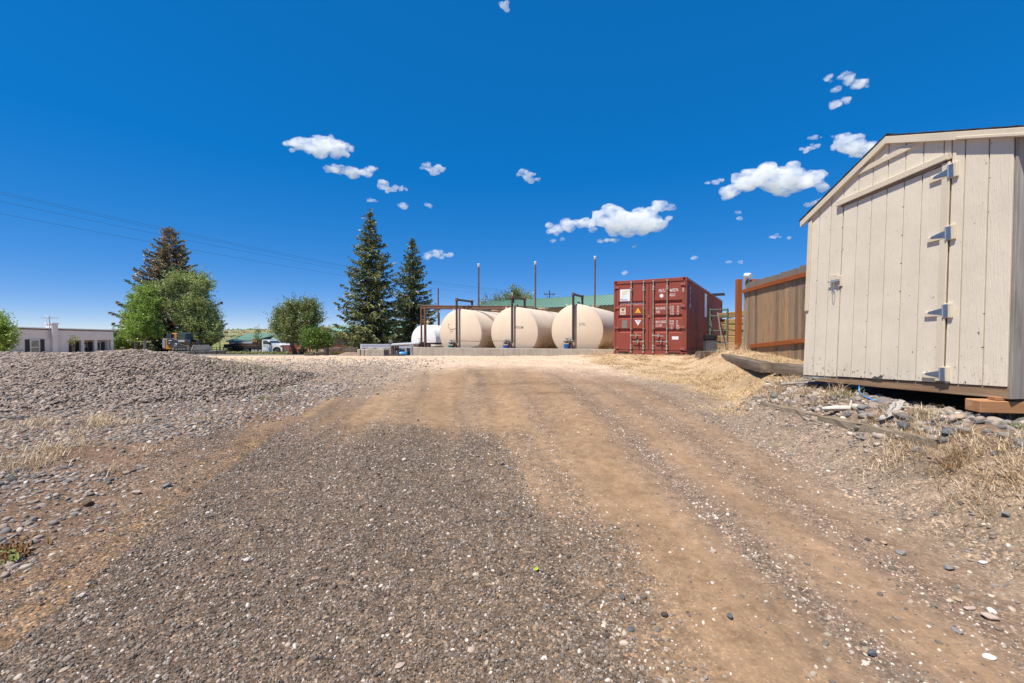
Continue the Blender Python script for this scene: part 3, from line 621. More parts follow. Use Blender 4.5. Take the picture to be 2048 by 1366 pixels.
def cable():
    b = MB(); pts = []
    low = [gp(*q) for q in ((1735,799),(1750,804.5),(1764,805.5),(1777,800),(1790,792))]
    for k, (px, py) in enumerate(((1727,756),(1721,766),(1718,778),(1723,789))): pts.append(at(px, py, 5.34-.30*(k/4)**1.5+(low[0].y-5.05)*k/4))
    for p in low: pts.append(p+Vector((0,0,.022)))
    sm = []
    for i in range(len(pts)-1):
        for k in range(4):
            a = k/4; p0 = pts[max(i-1,0)]; p1 = pts[i]; p2 = pts[i+1]; p3 = pts[min(i+2,len(pts)-1)]
            sm.append(.5*((2*p1)+(p2-p0)*a+(2*p0-5*p1+4*p2-p3)*a*a+(3*p1-p0-3*p2+p3)*a**3))
    sm.append(pts[-1]); b.tube(sm, .0065, 8)
    tag(mk('cable', b, pm('blue_plastic', (.05,.30,.70), (.04,.24,.6), .45, bump=0), smooth=True), 'bright blue cable looping out from under the shed floor', 'cable')
# ================================================================ shipping container
M_RED = pm('oxide_red_paint', (.275,.056,.034), (.225,.047,.030), .55, 1.6, bump=.08, bdist=.004, dirt=(.21,.085,.06), damt=.45, dscale=2.0)
M_RED2 = pm('scuffed_red_paint', (.27,.075,.06), (.33,.10,.08), .6, 5, bump=.12, bdist=.004, dirt=(.36,.16,.13), damt=.5, dscale=4)
M_RUBBER = pm('black_rubber', (.022,.02,.02), None, .7, bump=.1)
M_ROD = pm('dulled_zinc_rod', (.47,.40,.35), (.34,.27,.22), .55, 14, bump=.1, bdist=.003, metal=.35, dirt=(.26,.10,.06), damt=.6, dscale=7)
M_WHITE = pm('white_lettering', (.78,.74,.70), (.66,.60,.56), .6, 25, bump=0)
M_BLACKP = pm('black_lettering', (.03,.028,.026), None, .7, bump=0)
M_STICK = pm('faded_white_sticker', (.72,.72,.73), (.62,.62,.64), .5, 8, bump=0)
M_LOGOB = pm('pale_blue_sticker', (.60,.66,.76), (.70,.73,.78), .5, 3, bump=0)
M_YEL = pm('warning_yellow', (.80,.40,.02), (.74,.36,.02), .5, 10, bump=0)
M_YEL2 = pm('logo_yellow', (.72,.62,.10), None, .5, bump=0)
M_BLUE = pm('logo_blue', (.04,.06,.25), (.06,.09,.3), .5, 6, bump=0)
M_BEIGE = pm('beige_sticker', (.66,.52,.40), (.6,.46,.36), .6, 10, bump=0)
M_PLATE = pm('dull_metal_plate', (.25,.22,.19), (.19,.17,.15), .6, 30, bump=.2, metal=.3)
def build_container():
    cl = at(1227, 708, 15.25); cr = at(1371, 712, 14.0); o = Vector((cl.x, cl.y, .735)); xd = (cr-cl); xd.z = 0
    t = thing('shipping_container', 'rust red steel shipping container with white lettering beside the fuel tanks', 'shipping container', frame(o, xd))
    Wd, Ln, H = 2.438, 12.192, 2.591
    q = MB(); q.box(0,.075,0,.12,.165,H-.118); mk('corner_post', q, M_RED, t, .006)
    q = MB(); q.box(Wd-.075,Wd,0,.12,.165,H-.118); mk('corner_post', q, M_RED, t, .006)
    for x in (0, Wd-.16): 
        q = MB(); q.box(x,x+.16,Ln-.12,Ln,.0,H); mk('corner_post', q, M_RED, t, .006)
    for x in (0, Wd-.162):
        for z in (0, H-.118):
            q = MB(); a, b = x-.004, x+.166; z0, z1 = z-.004*(z == 0), z+.118+.004; c = (a+b)/2; zc = (z0+z1)/2
            # corner casting with its oval hole
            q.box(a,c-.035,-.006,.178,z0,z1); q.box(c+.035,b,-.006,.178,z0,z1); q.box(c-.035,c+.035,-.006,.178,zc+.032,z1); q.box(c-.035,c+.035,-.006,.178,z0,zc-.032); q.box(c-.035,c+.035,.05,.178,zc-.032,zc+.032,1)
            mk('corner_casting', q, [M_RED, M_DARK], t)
    q = MB(); q.box(.162,Wd-.162,.002,.10,H-.115,H-.002); mk('top_rail', q, M_RED, t, .005)
    q = MB(); q.box(.162,Wd-.162,.002,.10,.02,.16); mk('door_sill', q, M_RED, t, .005)
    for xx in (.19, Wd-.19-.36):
        q = MB(); q.box(xx,xx+.36,-.002,.0015,.03,.10); mk('lashing_slot', q, M_DARK, t)  # flat dark plate on the sill, the slot's shade is only its colour
    # roof, floor, rear
    q = MB(); q.box(.03,Wd-.03,.13,Ln-.13,H-.04,H-.015); mk('roof', q, M_RED, t)
    q = MB(); q.box(.03,Wd-.03,.13,Ln-.13,.12,.16); mk('floor_deck', q, M_RED, t)
    q = MB(); q.box(.165,Wd-.165,Ln-.06,Ln-.03,.02,H-.02); mk('rear_wall', q, M_RED, t)
    for s in (0, 1):
        prof = []; y = .13; p = .278
        while y+p < Ln-.13:
            prof += [(y,.0),(y+.072,.0),(y+.140,.050),(y+.210,.050)]; y += p
        prof.append((y,0)); vs = []; fs = []
        for (yy, dd) in prof:
            x = Wd-.012-dd if s else .012+dd
            vs += [(x,yy,.16),(x,yy,H-.10)]
        fs = [(2*i,2*i+2,2*i+3,2*i+1) for i in range(len(prof)-1)]
        q = MB(); q.add(vs, fs); sw = mk('side_wall', q, M_RED, t, recalc=False)
        x0, x1 = (Wd-.06, Wd+.004) if s else (-.004, .06)
        q = MB(); q.box(x0,x1,.179,Ln-.121,H-.09,H-.004); mk('side_rail', q, M_RED, t, .006)
        q = MB(); q.box(x0,x1,.179,Ln-.121,.004,.155); mk('side_rail', q, M_RED, t, .006)
        if s:
            q = MB(); q.box(Wd-.011,Wd-.008,.62,.86,1.60,2.36); st = mk('side_sticker', q, M_BLUE, sw)
            for k, zz in enumerate((1.86,2.06,2.22)):
                q = MB(); q.add([(Wd-.0065,.66,zz),(Wd-.0065,.82,zz+.08),(Wd-.0065,.82,zz+.15),(Wd-.0065,.66,zz+.06)], [(0,1,2,3)]); mk('emblem', q, M_YEL2, sw, recalc=False)
            q = MB(); q.box(Wd-.0064,Wd-.006,.66,.80,1.63,1.74); mk('emblem', q, M_STICK, sw)
            q = MB(); q.box(Wd-.011,Wd-.008,4.55,5.25,1.42,2.42); mk('side_sticker', q, M_STICK, sw)
    # doors
    zb, zt = .175, H-.128
    bands = ((1.858,1.705),(1.378,1.236),(.915,.754))
    def door(x0, x1, r0, r1):
        q = MB(); q.box(x0,r0,.012,.05,zb,zt); q.box(r1,x1,.012,.05,zb,zt)
        pr = [(zt,.012)]
        for a, b in bands: pr += [(a,.012),(a-.022,.058),(b+.03,.058),(b,.012)]
        pr.append((zb,.012)); vs = []
        for z, y in pr: vs += [(r0,y,z),(r1,y,z)]
        q.add(vs, [(2*i,2*i+1,2*i+3,2*i+2) for i in range(len(pr)-1)])
        for xx in (r0, r1):
            for a, b in bands: q.add([(xx,.012,a),(xx,.058,a-.022),(xx,.058,b+.03),(xx,.012,b)], [(0,1,2,3)])
        d = mk('door', q, M_RED, t, recalc=False)
        g = MB()
        g.box(x0-.004,x1+.004,-.0005,.0115,zt-.001,zt+.012); mk('gasket', g, M_RUBBER, d)
        g = MB(); g.box(x0-.004,x1+.004,-.0005,.0115,zb-.012,zb+.001); mk('gasket', g, M_RUBBER, d); return d
    dl = door(.085, 1.215, .17, 1.12); dr = door(1.232, Wd-.085, 1.346, 2.297)
    g = MB(); g.box(1.2155,1.2315,.002,.03,zb,zt); mk('gasket', g, M_RUBBER, dl)
    for x in (.0765, Wd-.0845):
        g = MB(); g.box(x,x+.008,.004,.03,zb,zt); mk('gasket', g, M_RUBBER, dl if x < 1 else dr)
    g = MB(); g.box(1.20,1.27,-.012,.0105,1.27,1.37); mk('rain_guard', g, M_RED2, dr, .004)
    for d, rods in ((dl, (.634,1.06)), (dr, (1.385,1.832))):
        for i, x in enumerate(rods):
            q = MB(); q.tube([(x,-.045,.06),(x,-.045,H-.05)], .017, 12)
            q.box(x-.03,x+.03,-.07,-.002,.075,.125); q.box(x-.03,x+.03,-.07,-.002,H-.10,H-.055); q.tube([(x,-.07,.10),(x,-.07,.2)], .008, 6)
            lr = mk('lock_rod', q, M_ROD, d, smooth=True)
            for z, hh in ((.26,.17),(2.26,.17),(.90,.045),(1.60,.03)):
                b = MB()
                if hh > .1: b.tube([(x,-.045,z-hh/2),(x,-.045,z-hh/2+.03),(x,-.045,z-.03),(x,-.045,z+.03),(x,-.045,z+hh/2-.03),(x,-.045,z+hh/2)], [.02,.034,.026,.026,.034,.02], 10); b.box(x-.04,x+.04,-.03,.0115,z-.05,z+.05)
                else: b.tube([(x,-.045,z-hh/2),(x,-.045,z+hh/2)], .024, 10); b.box(x-.034,x+.034,-.03,.0115,z-hh/2,z+hh/2)
                mk('rod_bracket', b, M_ROD, lr)
    for d, (xa, za, xb, zb2, piv) in ((dl,(.634,.668,.985,.672,.82)),(dl,(1.06,.462,.69,.462,.88)),(dr,(1.385,.668,1.73,.648,1.56)),(dr,(1.832,.462,1.46,.478,1.65))):
        q = MB(); q.bar((xa,-.066,za),(xb,-.058,zb2),.014,.03); q.box(xa-.03,xa+.03,-.075,-.05,za-.035,za+.035); q.box(piv-.03,piv+.03,-.056,.0115,za-.045,za+.055); q.tube([(piv,-.07,za-.07),(piv,-.07,za+.02)], .022, 8)
        mk('door_handle', q, M_ROD, d)
    for x, s in ((.0, 1), (Wd, -1)):
        for z in (2.36,1.645,.94,.228):
            q = MB(); q.box(min(x+.03*s,x+.19*s),max(x+.03*s,x+.19*s),-.02,.0115,z-.035,z+.035); q.tube([(x+.06*s,-.024,z-.06),(x+.06*s,-.024,z+.06)], .02, 8)
            mk('door_hinge', q, M_RED2, dl if s > 0 else dr, .003)
    yl = .0105
    def tx(d, s, size, x, z, sx=.62, y=yl, m=M_WHITE, bold=.006): 
        o = text('lettering', s, size/.70, m, d, x, y, z, sx, .0008, bold=.004*size/.7); return o
    tx(dr, 'FSCU', .105, 1.545, 2.125, .62, bold=.03); tx(dr, '469274', .105, 1.90, 2.125, .60, bold=.03); tx(dr, '0', .085, 2.325, 2.135, .55, bold=.03)
    q = MB(); 
    for a, b, c, e in ((2.305,2.375,2.225,2.233),(2.305,2.375,2.118,2.126),(2.305,2.313,2.126,2.225),(2.367,2.375,2.126,2.225)): q.box(a,b,.0098,.0115,c,e)
    mk('lettering_box', q, M_WHITE, dr); tx(dr, '42G1', .095, 1.90, 1.975, .62, bold=.03)
    q = MB(); q.lathe([(.063,.0095),(.063,.0115)], (1.641,0,2.005), 'y', 24); mk('round_sticker', q, M_STICK, dr)
    tx(dr, 'MAX.GROSS', .085, 1.455, 1.545, .47, bold=.03); tx(dr, 'TARE', .085, 1.455, 1.425, .47, bold=.03); tx(dr, 'MAX.CARGO', .085, 1.455, 1.085, .47, bold=.03); tx(dr, 'CU.CAP.', .085, 1.455, .965, .47, bold=.03)
    for k, (a, b) in enumerate((('32.500','KG'),('71.650','LB'),('  3.720','KG'),('  8.200','LB'))): tx(dr, a, .058, 1.90, 1.600-.079*k, .62, bold=.03); tx(dr, b, .058, 2.135, 1.600-.079*k, .6, bold=.03)
    for k, (a, b) in enumerate((('28.780','KG'),('63.450','LB'),('   67.7','CBM'),(' 2.391','CUFT'))): tx(dr, a, .058, 1.90, 1.118-.079*k, .62, bold=.03); tx(dr, b, .058, 2.115, 1.118-.079*k, .55, bold=.03)
    q = MB(); q.box(1.985,2.19,.0095,.0115,.533,.64); s = mk('white_sticker', q, M_STICK, dr)
    # left door stickers
    q = MB(); q.box(.223,.575,.0095,.0115,1.868,2.285); lg = mk('logo_sticker', q, M_LOGOB, dl)
    q = MB()
    for (pts) in ([(.275,2.10),(.33,2.20),(.42,2.225),(.55,2.25),(.47,2.20),(.37,2.175),(.31,2.13)], [(.275,2.03),(.33,2.125),(.41,2.145),(.50,2.165),(.44,2.12),(.36,2.10),(.30,2.06)], [(.27,1.955),(.285,2.01),(.33,2.03),(.37,2.035),(.33,2.005),(.29,1.97)]): q.prism(pts, .0082, .0094)
    mk('emblem', q, M_YEL2, lg); text('lettering', 'Florens', .10, M_BLUE, lg, .245, .0092, 1.885, .82, .0006, bold=.002)
    text('lettering', 'www.florens.com', .125, M_WHITE, dl, .215, .0565, 1.752, .88, .0008, bold=.003)
    q = MB(); q.box(.225,.425,.0095,.0115,1.395,1.645); bs = mk('customs_sticker', q, M_BEIGE, dl)
    q = MB(); q.prism([(.27,1.57),(.285,1.595),(.34,1.585),(.385,1.60),(.375,1.56),(.35,1.545),(.345,1.515),(.315,1.515),(.31,1.545)], .0085, .0094); q.box(.25,.40,.0085,.0094,1.44,1.452); q.box(.26,.39,.0085,.0094,1.465,1.476); q.box(.25,.40,.0085,.0094,1.61,1.622); mk('print', q, M_BLACKP, bs)
    q = MB(); q.prism([(.725,1.432),(.985,1.432),(.855,1.665)], .0098, .0115); w = mk('warning_triangle', q, M_BLACKP, dl)
    q = MB(); q.prism([(.75,1.446),(.96,1.446),(.855,1.635)], .0083, .0097); q2 = mk('yellow_panel', q, M_YEL, w)
    q = MB(); q.box(.825,.885,.0078,.0082,1.485,1.493); q.box(.815,.895,.0078,.0082,1.465,1.473); mk('print', q, M_BLACKP, w)
    q = MB(); q.box(.29,.49,.0095,.0115,.917,1.197); mk('data_plate', q, M_PLATE, dl, .002)
    q = MB(); q.prism([(.745,1.20),(.97,1.20),(.858,1.005)], .0095, .0115); w = mk('triangle_sticker', q, M_STICK, dl)
    q = MB(); q.box(.80,.92,.0085,.0094,1.165,1.175); q.box(.82,.90,.0085,.0094,1.145,1.153); mk('print', q, M_BLUE, w)
    return t
CONT = build_container()
# ================================================================ fuel tanks
M_TANK = pm('cream_tank_paint', (.66,.54,.41), (.61,.49,.37), .55, 1.1, bump=.05, bdist=.004, dirt=(.44,.31,.21), damt=.35, dscale=.9)
def tank_mat():
    n = NT('cream_tank_shell'); v = n.coord(); sx = n.new('ShaderNodeSeparateXYZ'); n.L(v, sx.inputs[0])
    c = n.mix(n.rmap(n.noise(v, 1.2, 5), .3, .7), (.66,.54,.41), (.60,.48,.365))
    low = n.rmap(sx.outputs[2], 1.35, .35, 0, 1, smooth=True); deep = n.rmap(sx.outputs[1], .25, .7, 0, 1)
    st = n.rmap(n.noise(v, 2.2, 6, .7, .5), .34, .52)
    c = n.mix(n.math('MULTIPLY', n.math('MULTIPLY', st, low), n.math('MULTIPLY', deep, .9)), c, (.30,.16,.06))
    sp = n.rmap(n.noise(v, 9, 4, .7), .62, .68); c = n.mix(n.math('MULTIPLY', n.math('MULTIPLY', sp, n.rmap(sx.outputs[2], .85, .4)), .8), c, (.24,.14,.07))
    return n.done(c, .5, n.bump(n.noise(v, 3, 3), .05, .01), spec=.4)
M_TSH = tank_mat()
M_WTANK = pm('white_tank_paint', (.74,.73,.72), (.66,.65,.64), .5, 1.0, bump=.05, dirt=(.5,.47,.43), damt=.3)
M_PIPE = pm('dark_brown_pipe', (.055,.043,.037), (.035,.028,.025), .6, 6, bump=.1, bdist=.003, dirt=(.13,.06,.035), damt=.6, dscale=5)
M_RPIPE = pm('rusty_pipe', (.15,.075,.05), (.09,.05,.037), .75, 6, bump=.15, bdist=.003, dirt=(.22,.10,.06), damt=.6, dscale=5)
M_CAST = pm('cast_metal', (.22,.20,.18), (.12,.11,.10), .6, 12, bump=.3, bdist=.004, metal=.4)
M_FLNG = pm('yellowed_flange', (.45,.34,.20), (.36,.26,.15), .6, 10, bump=.15)
TA = math.radians(24); TX = (math.cos(TA), -math.sin(TA), 0)
def build_tank(px, Y, topz, D, L, label, shell, vent, pipe_dx, ptop, word=None, group='horizontal fuel tanks behind the concrete wall', manway=4.2, vbend=1.4, post=True):
    c = at(px, 665, Y); R = D/2; t = thing('fuel_tank', label, 'fuel tank', frame((c.x, c.y, topz-D), TX), group)
    q = MB(); q.lathe([(R-.02,-.012),(R-.004,.0),(R,.012),(R,L-.02),(R-.03,L)], (0,0,R), 'y', 72); sh = mk('shell', q, shell, t, smooth=True)
    for yy in (1.9, 3.9):
        q = MB(); q.lathe([(R+.0005,yy-.035),(R+.006,yy-.03),(R+.006,yy+.03),(R+.0005,yy+.035)], (0,0,R), 'y', 72); mk('weld_band', q, shell, t, smooth=True)
    for yy in (.7, L-.9):
        q = MB(); q.box(-R*.75,R*.75,yy,yy+.25,-.25,.25); mk('saddle', q, M_CONC, t, .01)
    if pipe_dx is not None:
        x = pipe_dx; y0 = -.17; zv = .78
        q = MB(); zt = ptop
        def el(p, r=.075): q.lathe([(r*.6,-.09),(r,-.05),(r,.05),(r*.6,.09)], p, 'z', 10)
        q.tube([(x,y0,zv),(x,y0,zt-.04)], .056, 14); q.tube([(x,y0-.01,zt),(x+.03,vbend+.01,zt)], .056, 14); q.tube([(x+.03,vbend,zt),(x+.03,vbend,2*R-.02)], .056, 14)
        fp = mk('fill_pipe', q, M_PIPE, t, smooth=True)
        for c_ in ((x,y0,zt),(x+.03,vbend,zt)): q = MB(); q.lathe([(.05,-.07),(.078,-.06),(.078,.05),(.06,.085)], c_, 'z', 14); mk('pipe_elbow', q, M_RPIPE, fp, smooth=True)
        q = MB(); q.lathe([(.10,-.03),(.10,.05)], (x+.03,vbend,2*R), 'z', 14); mk('pipe_flange', q, M_RPIPE, fp, smooth=True)
        q = MB(); q.tube([(x+.03,y0,zv),(x-.42,y0-.02,zv)], [.065,.07], 12); q.lathe([(.09,-.05),(.11,-.03),(.11,.03),(.09,.05)], (x-.16,y0,zv), 'x', 12); q.lathe([(.06,-.06),(.095,-.05),(.095,.04),(.06,.08)], (x-.30,y0-.02,zv), 'x', 12)
        q.tube([(x-.30,y0-.02,zv),(x-.30,y0-.02,zv+.13)], .035, 8); q.tube([(x-.40,y0-.06,zv+.13),(x-.16,y0-.06,zv+.14)], .014, 6); q.tube([(x-.5,y0-.02,zv-.01),(x-.38,y0-.02,zv)], .02, 6)
        mk('valve', q, M_CAST, t, smooth=True)
        if post: q = MB(); q.box(x-.21,x-.05,y0-.03,y0+.12,-.2,zv-.08); mk('pipe_stand', q, M_RPIPE, t, .01)
    vx, vy, vtop = vent; q = MB(); q.tube([(vx,vy,2*R-.05),(vx,vy,vtop-topz+D-.16)], .045, 12); vp = mk('vent_pipe', q, M_RPIPE, t, smooth=True)
    q = MB(); z = vtop-topz+D
    if manway: q.lathe([(.05,z-.17),(.06,z-.15),(.05,z-.10),(.068,z-.08),(.075,z-.03),(.065,z),(.03,z+.01)], (vx,vy,0), 'z', 14); mk('vent_cap', q, M_WTANK, vp, smooth=True) if manway else None
    if manway:
        q = MB(); q.lathe([(.24,2*R-.1),(.24,2*R+.10),(.33,2*R+.10),(.33,2*R+.16),(.05,2*R+.17)], (.05,manway,0), 'z', 22)
        for k in range(10): a = k*.628; q.tube([(.05+.285*math.cos(a),manway+.285*math.sin(a),2*R+.08),(.05+.285*math.cos(a),manway+.285*math.sin(a),2*R+.20)], .017, 5)
        mk('manway', q, M_FLNG, t, smooth=True)
        q = MB(); q.tube([(.02,.45,2*R-.02),(.02,.45,2*R+.10),(-.10,.42,2*R+.12)], .03, 8); mk('gauge_port', q, M_PIPE, t, smooth=True)
        q = MB(); q.add([(-.62,.35,2*R-.17),(-.50,.35,2*R-.09),(-.585,.35,2*R+.06),(-.62,.352,2*R-.10)], [(0,1,2,3)]); q.bar((-.6,.33,2*R-.17),(-.6,.33,2*R+.04),.03); mk('lifting_lug', q, shell, t)
    if word: text('lettering', word, .215, M_FADE, t, *word_pos[word], .72, .001, bold=.001, sp=1.2)
    return t
def conc_mat():
    n = NT('stained_concrete'); v = n.coord(); vv = n.coord(scale=(3,3,.45))
    c = n.mix(n.rmap(n.noise(v, 1.3, 6, .65), .3, .7), (.40,.355,.295), (.31,.27,.225))
    c = n.mix(n.math('MULTIPLY', n.rmap(n.noise(vv, 1.6, 5, .7), .48, .68), .5), c, (.17,.145,.12))
    c = n.mix(n.rmap(n.noise(v, 14, 3, .6), .66, .70), c, (.11,.095,.08))
    return n.done(c, .9, n.bump(n.noise(v, 18, 5, .7), .35, .01), spec=.2)
M_CONC = conc_mat()
M_FADE = pm('faded_black_stencil', (.09,.08,.07), (.17,.15,.13), .8, 30, bump=0)
word_pos = {'PREM': (.09,-.0135,1.45), 'UNL': (.11,-.0135,1.52)}
T3 = build_tank(1153.5, 20.5, 2.86, 2.55, 6.2, 'cream fuel tank marked UNL, nearest the red container', M_TSH, (.06,3.5,5.72), -.13, 3.02, 'UNL')
T2 = build_tank(1028, 21.3, 2.78, 2.55, 6.2, 'cream fuel tank marked PREM with brown stained flank', M_TSH, (.05,2.85,5.46), -.03, 3.02, 'PREM')
T1 = build_tank(920.5, 22.2, 2.72, 2.52, 6.2, 'cream fuel tank with a small curved black mark beside the white tank', M_TSH, (.06,1.9,5.34), -.11, 3.0)
q = MB(); q.tube([(-.47+.26*math.cos(a),-.0125,1.63+.17*math.sin(a)) for a in np.linspace(PI*.93, 2*PI+.25, 16)][:5], .011, 5); q.tube([(-.47+.28*math.cos(a),-.0125,1.60+.12*math.sin(a)) for a in np.linspace(1.35*PI, 2*PI+.2, 12)], .009, 5); q.tube([(-.73,-.0125,1.70),(-.70,-.0125,1.73),(-.62,-.0125,1.74)], .01, 5)
mk('stencil_mark', q, M_FADE, T1)
text('lettering', 'TA NO', .10, M_FADE, T1, -.66, -.0135, 1.43, .9, .001); text('lettering', 'DIES', .10, M_FADE, T1, -.62, -.0135, 1.32, .9, .001)
TW = build_tank(847, 26.6, 1.97, 1.86, 5.0, 'smaller white fuel tank standing behind the rusty pipe rack', M_WTANK, (.16,1.4,4.55), None, 0, manway=0)
q = MB(); q.lathe([(.09,1.80),(.09,2.0),(.13,2.0),(.13,2.07),(.05,2.12),(.05,2.2)], (-.02,.5,0), 'z', 12); mk('filler_neck', q, M_FLNG, TW, smooth=True)
# containment wall
def containment():
    a = Vector((-5.2,22.30,0)); b = Vector((6.2,19.04,0)); d = (b-a); Lw = d.length; M = frame((a.x,a.y,.73), d); dp = 9.0
    q = MB(); q.box(0,Lw,0,.22,-1.1,0); q.box(0,.22,.221,dp,-1.4,-.001); q.box(Lw-.22,Lw,.221,dp,-1.1,-.001); q.box(.221,Lw-.221,dp-.22,dp,-1.4,-.002)
    o = mk('concrete_wall', q, M_CONC, None, .012); o.matrix_world = M
    tag(o, 'low stained concrete wall running along the front of the fuel tanks', 'concrete wall')
    q = MB(); q.box(.23,Lw-.23,.23,dp-.23,-.72,-.62); f = mk('slab', q, M_CONC, o); 
    q = MB(); q.box(0,.35,-.02,1.4,0,.17); e = mk('corner_block', q, pm('dark_stained_concrete', (.14,.10,.075), (.09,.07,.055), .9, 6, bump=.3), None, .02); e.matrix_world = frame((-5.28,22.75,.732), d)
    tag(e, 'dark stained block on the left corner of the concrete wall', 'block')
containment()
# buckets hung under the valves
def bucket(tank, dx, mat, label, dz=0):
    q = MB(); prof = [(.105,0),(.112,.005),(.15,.27),(.158,.272),(.158,.30),(.148,.30),(.138,.26),(.10,.02)]
    q.lathe(prof, (0,0,0), 'z', 24)
    M = tank.matrix_world @ Matrix.Translation((dx,-.21,.33+dz)); t = thing('bucket', label, 'bucket', M, 'buckets hung under the tank valves')
    mk('pail', q, mat, t, smooth=True)
    q = MB(); q.tube([(.153*math.cos(a),0,.285+.16*math.sin(a)) for a in np.linspace(0,PI,14)], .006, 6); mk('handle', q, M_STEEL, t)
bpy.context.view_layer.update()
M_TEAL = pm('teal_plastic', (.0,.20,.20), (.0,.16,.165), .4, bump=.03); M_BLUP = pm('blue_plastic_pail', (.01,.08,.47), (.01,.06,.38), .4, bump=.03); M_BLUP2 = pm('faded_blue_pail', (.02,.13,.42), (.02,.10,.34), .45, bump=.03)
bucket(T1, -.43, M_TEAL, 'teal plastic bucket hanging under the valve of the left cream tank')
bucket(T2, -.34, M_BLUP, 'deep blue plastic bucket hanging under the valve of the PREM tank')
bucket(T3, -.43, M_BLUP2, 'faded blue plastic bucket hanging under the valve of the UNL tank')
# thin pipe between the valves
q = MB(); a = T1.matrix_world @ Vector((-.1,-.24,.87)); b = T2.matrix_world @ Vector((.13,-.24,.87)); q.tube([a, (a*.6+b*.4)-Vector((0,0,.025)), b], .016, 6)
tag(mk('connecting_pipe', q, M_RPIPE), 'thin rusty pipe strung between the left and middle tank valves', 'pipe')
# pipe rack
def rack():
    b1 = at(843, 690, 22.9); b2 = at(850.5, 690, 22.7); t = thing('pipe_rack', 'rusty frame of upright and overhead pipes in front of the white tank', 'pipe rack', Matrix.Translation((b1.x, b1.y, .55)))
    o = Vector((b1.x, b1.y, .55)); zt = 2.93-.55
    for p, h, r in ((b1, zt, .055), (b2, zt-.10, .075)):
        q = MB(); q.tube([(p.x-b1.x, p.y-b1.y, -.1), (p.x-b1.x, p.y-b1.y, h)], r, 12); mk('upright', q, M_RPIPE, t, smooth=True)
    e = Vector((1.2, 23.0, 0))-Vector((b1.x, b1.y, 0))
    for k, (dz, dy, ln) in enumerate(((0,0,1.0),(-.07,.12,.78),(-.14,-.12,.86))):
        q = MB(); q.tube([(0,dy,zt+dz),(e.x*ln,e.y*ln+dy+.4,zt+dz-.02)], .045, 10); mk('overhead_pipe', q, M_RPIPE, t, smooth=True)
    for k, z in enumerate((.36,.16)):
        q = MB(); q.tube([(.1,.1,z),(1.4,.5,z-.03*k)], .05, 10); mk('lower_pipe', q, M_PIPE, t, smooth=True)
    q = MB(); q.lathe([(.10,-.06),(.13,-.04),(.13,.04),(.10,.06)], (-.05,.05,.40), 'x', 12); q.tube([(-.05,.05,.4),(-.05,.05,.62)], .025, 6); q.tube([(-.17,.05,.62),(.07,.05,.62)], .018, 6); mk('valve', q, M_CAST, t)
    q = MB(); q.box(.25,.40,.1,.25,-.1,.3); mk('stand', q, M_RPIPE, t, .01)
rack()
# ================================================================ vegetation builders
def leaf_mat(name, stops, trans=.35, rough=.6, tcol=(1.0,1.05,.6)):
    n = NT(name); t = n.attr('tone'); c = n.ramp(t, stops)
    d = n.new('ShaderNodeBsdfDiffuse'); tr = n.new('ShaderNodeBsdfTranslucent'); mx = n.new('ShaderNodeMixShader'); gl = n.new('ShaderNodeBsdfGlossy'); m2 = n.new('ShaderNodeMixShader')
    n.L(c, d.inputs[0]); n.L(n.mix(1.0, c, tcol, 'MULTIPLY'), tr.inputs[0]); mx.inputs[0].default_value = trans; n.L(d.outputs[0], mx.inputs[1]); n.L(tr.outputs[0], mx.inputs[2])
    gl.inputs['Roughness'].default_value = .45; m2.inputs[0].default_value = .05; n.L(mx.outputs[0], m2.inputs[1]); n.L(gl.outputs[0], m2.inputs[2]); n.L(m2.outputs[0], n.out.inputs['Surface'])
    return n.m
M_SPR = leaf_mat('spruce_needles', [(0,(.045,.065,.022)),(.4,(.095,.122,.040)),(.75,(.165,.18,.062)),(1,(.25,.235,.09))], .15)
M_SPRB = leaf_mat('browning_spruce_needles', [(0,(.05,.065,.038)),(.4,(.11,.12,.068)),(.7,(.21,.165,.085)),(1,(.30,.21,.115))], .15)
M_COT = leaf_mat('pale_poplar_leaves', [(0,(.15,.19,.065)),(.4,(.27,.33,.12)),(.75,(.38,.43,.18)),(1,(.50,.53,.27))], .4)
M_BIR = leaf_mat('fresh_green_leaves', [(0,(.12,.19,.035)),(.45,(.23,.35,.06)),(.8,(.33,.45,.10)),(1,(.43,.52,.16))], .42)
M_ELM = leaf_mat('grey_green_leaves', [(0,(.085,.115,.04)),(.45,(.17,.215,.075)),(.8,(.27,.31,.12)),(1,(.38,.39,.19))], .35)
M_BUSH = leaf_mat('deep_green_leaves', [(0,(.05,.10,.015)),(.5,(.115,.21,.03)),(.85,(.20,.31,.06)),(1,(.28,.38,.10))], .35)
M_BARK = wood('grey_brown_bark', (.13,.10,.075), (.06,.047,.036), (.20,.17,.135), .3)
M_BARKD = wood('dark_bark', (.075,.056,.042), (.035,.027,.022), (.11,.085,.065), .3)
M_BARKW = wood('pale_bark', (.42,.40,.36), (.25,.23,.2), (.5,.48,.44), .3)
def cards(C, size, asp, tone, nrm=None, axis=None):
    """rhombus leaves: centres C (n,3); optional long axis"""
    n = len(C); a = axis if axis is not None else RNG.normal(0,1,(n,3)); a = a/np.linalg.norm(a,axis=1,keepdims=True)
    r = RNG.normal(0,1,(n,3)); b = np.cross(a, r); b /= np.linalg.norm(b,axis=1,keepdims=True)+1e-9
    a = a*size[:,None]*.5; b = b*(size*asp)[:,None]*.5
    V = np.stack([C-a, C+b-a*.1, C+a, C-b-a*.1], 1).reshape(-1,3); F = np.arange(4*n).reshape(-1,4)
    return V, F, np.repeat(tone, 4)
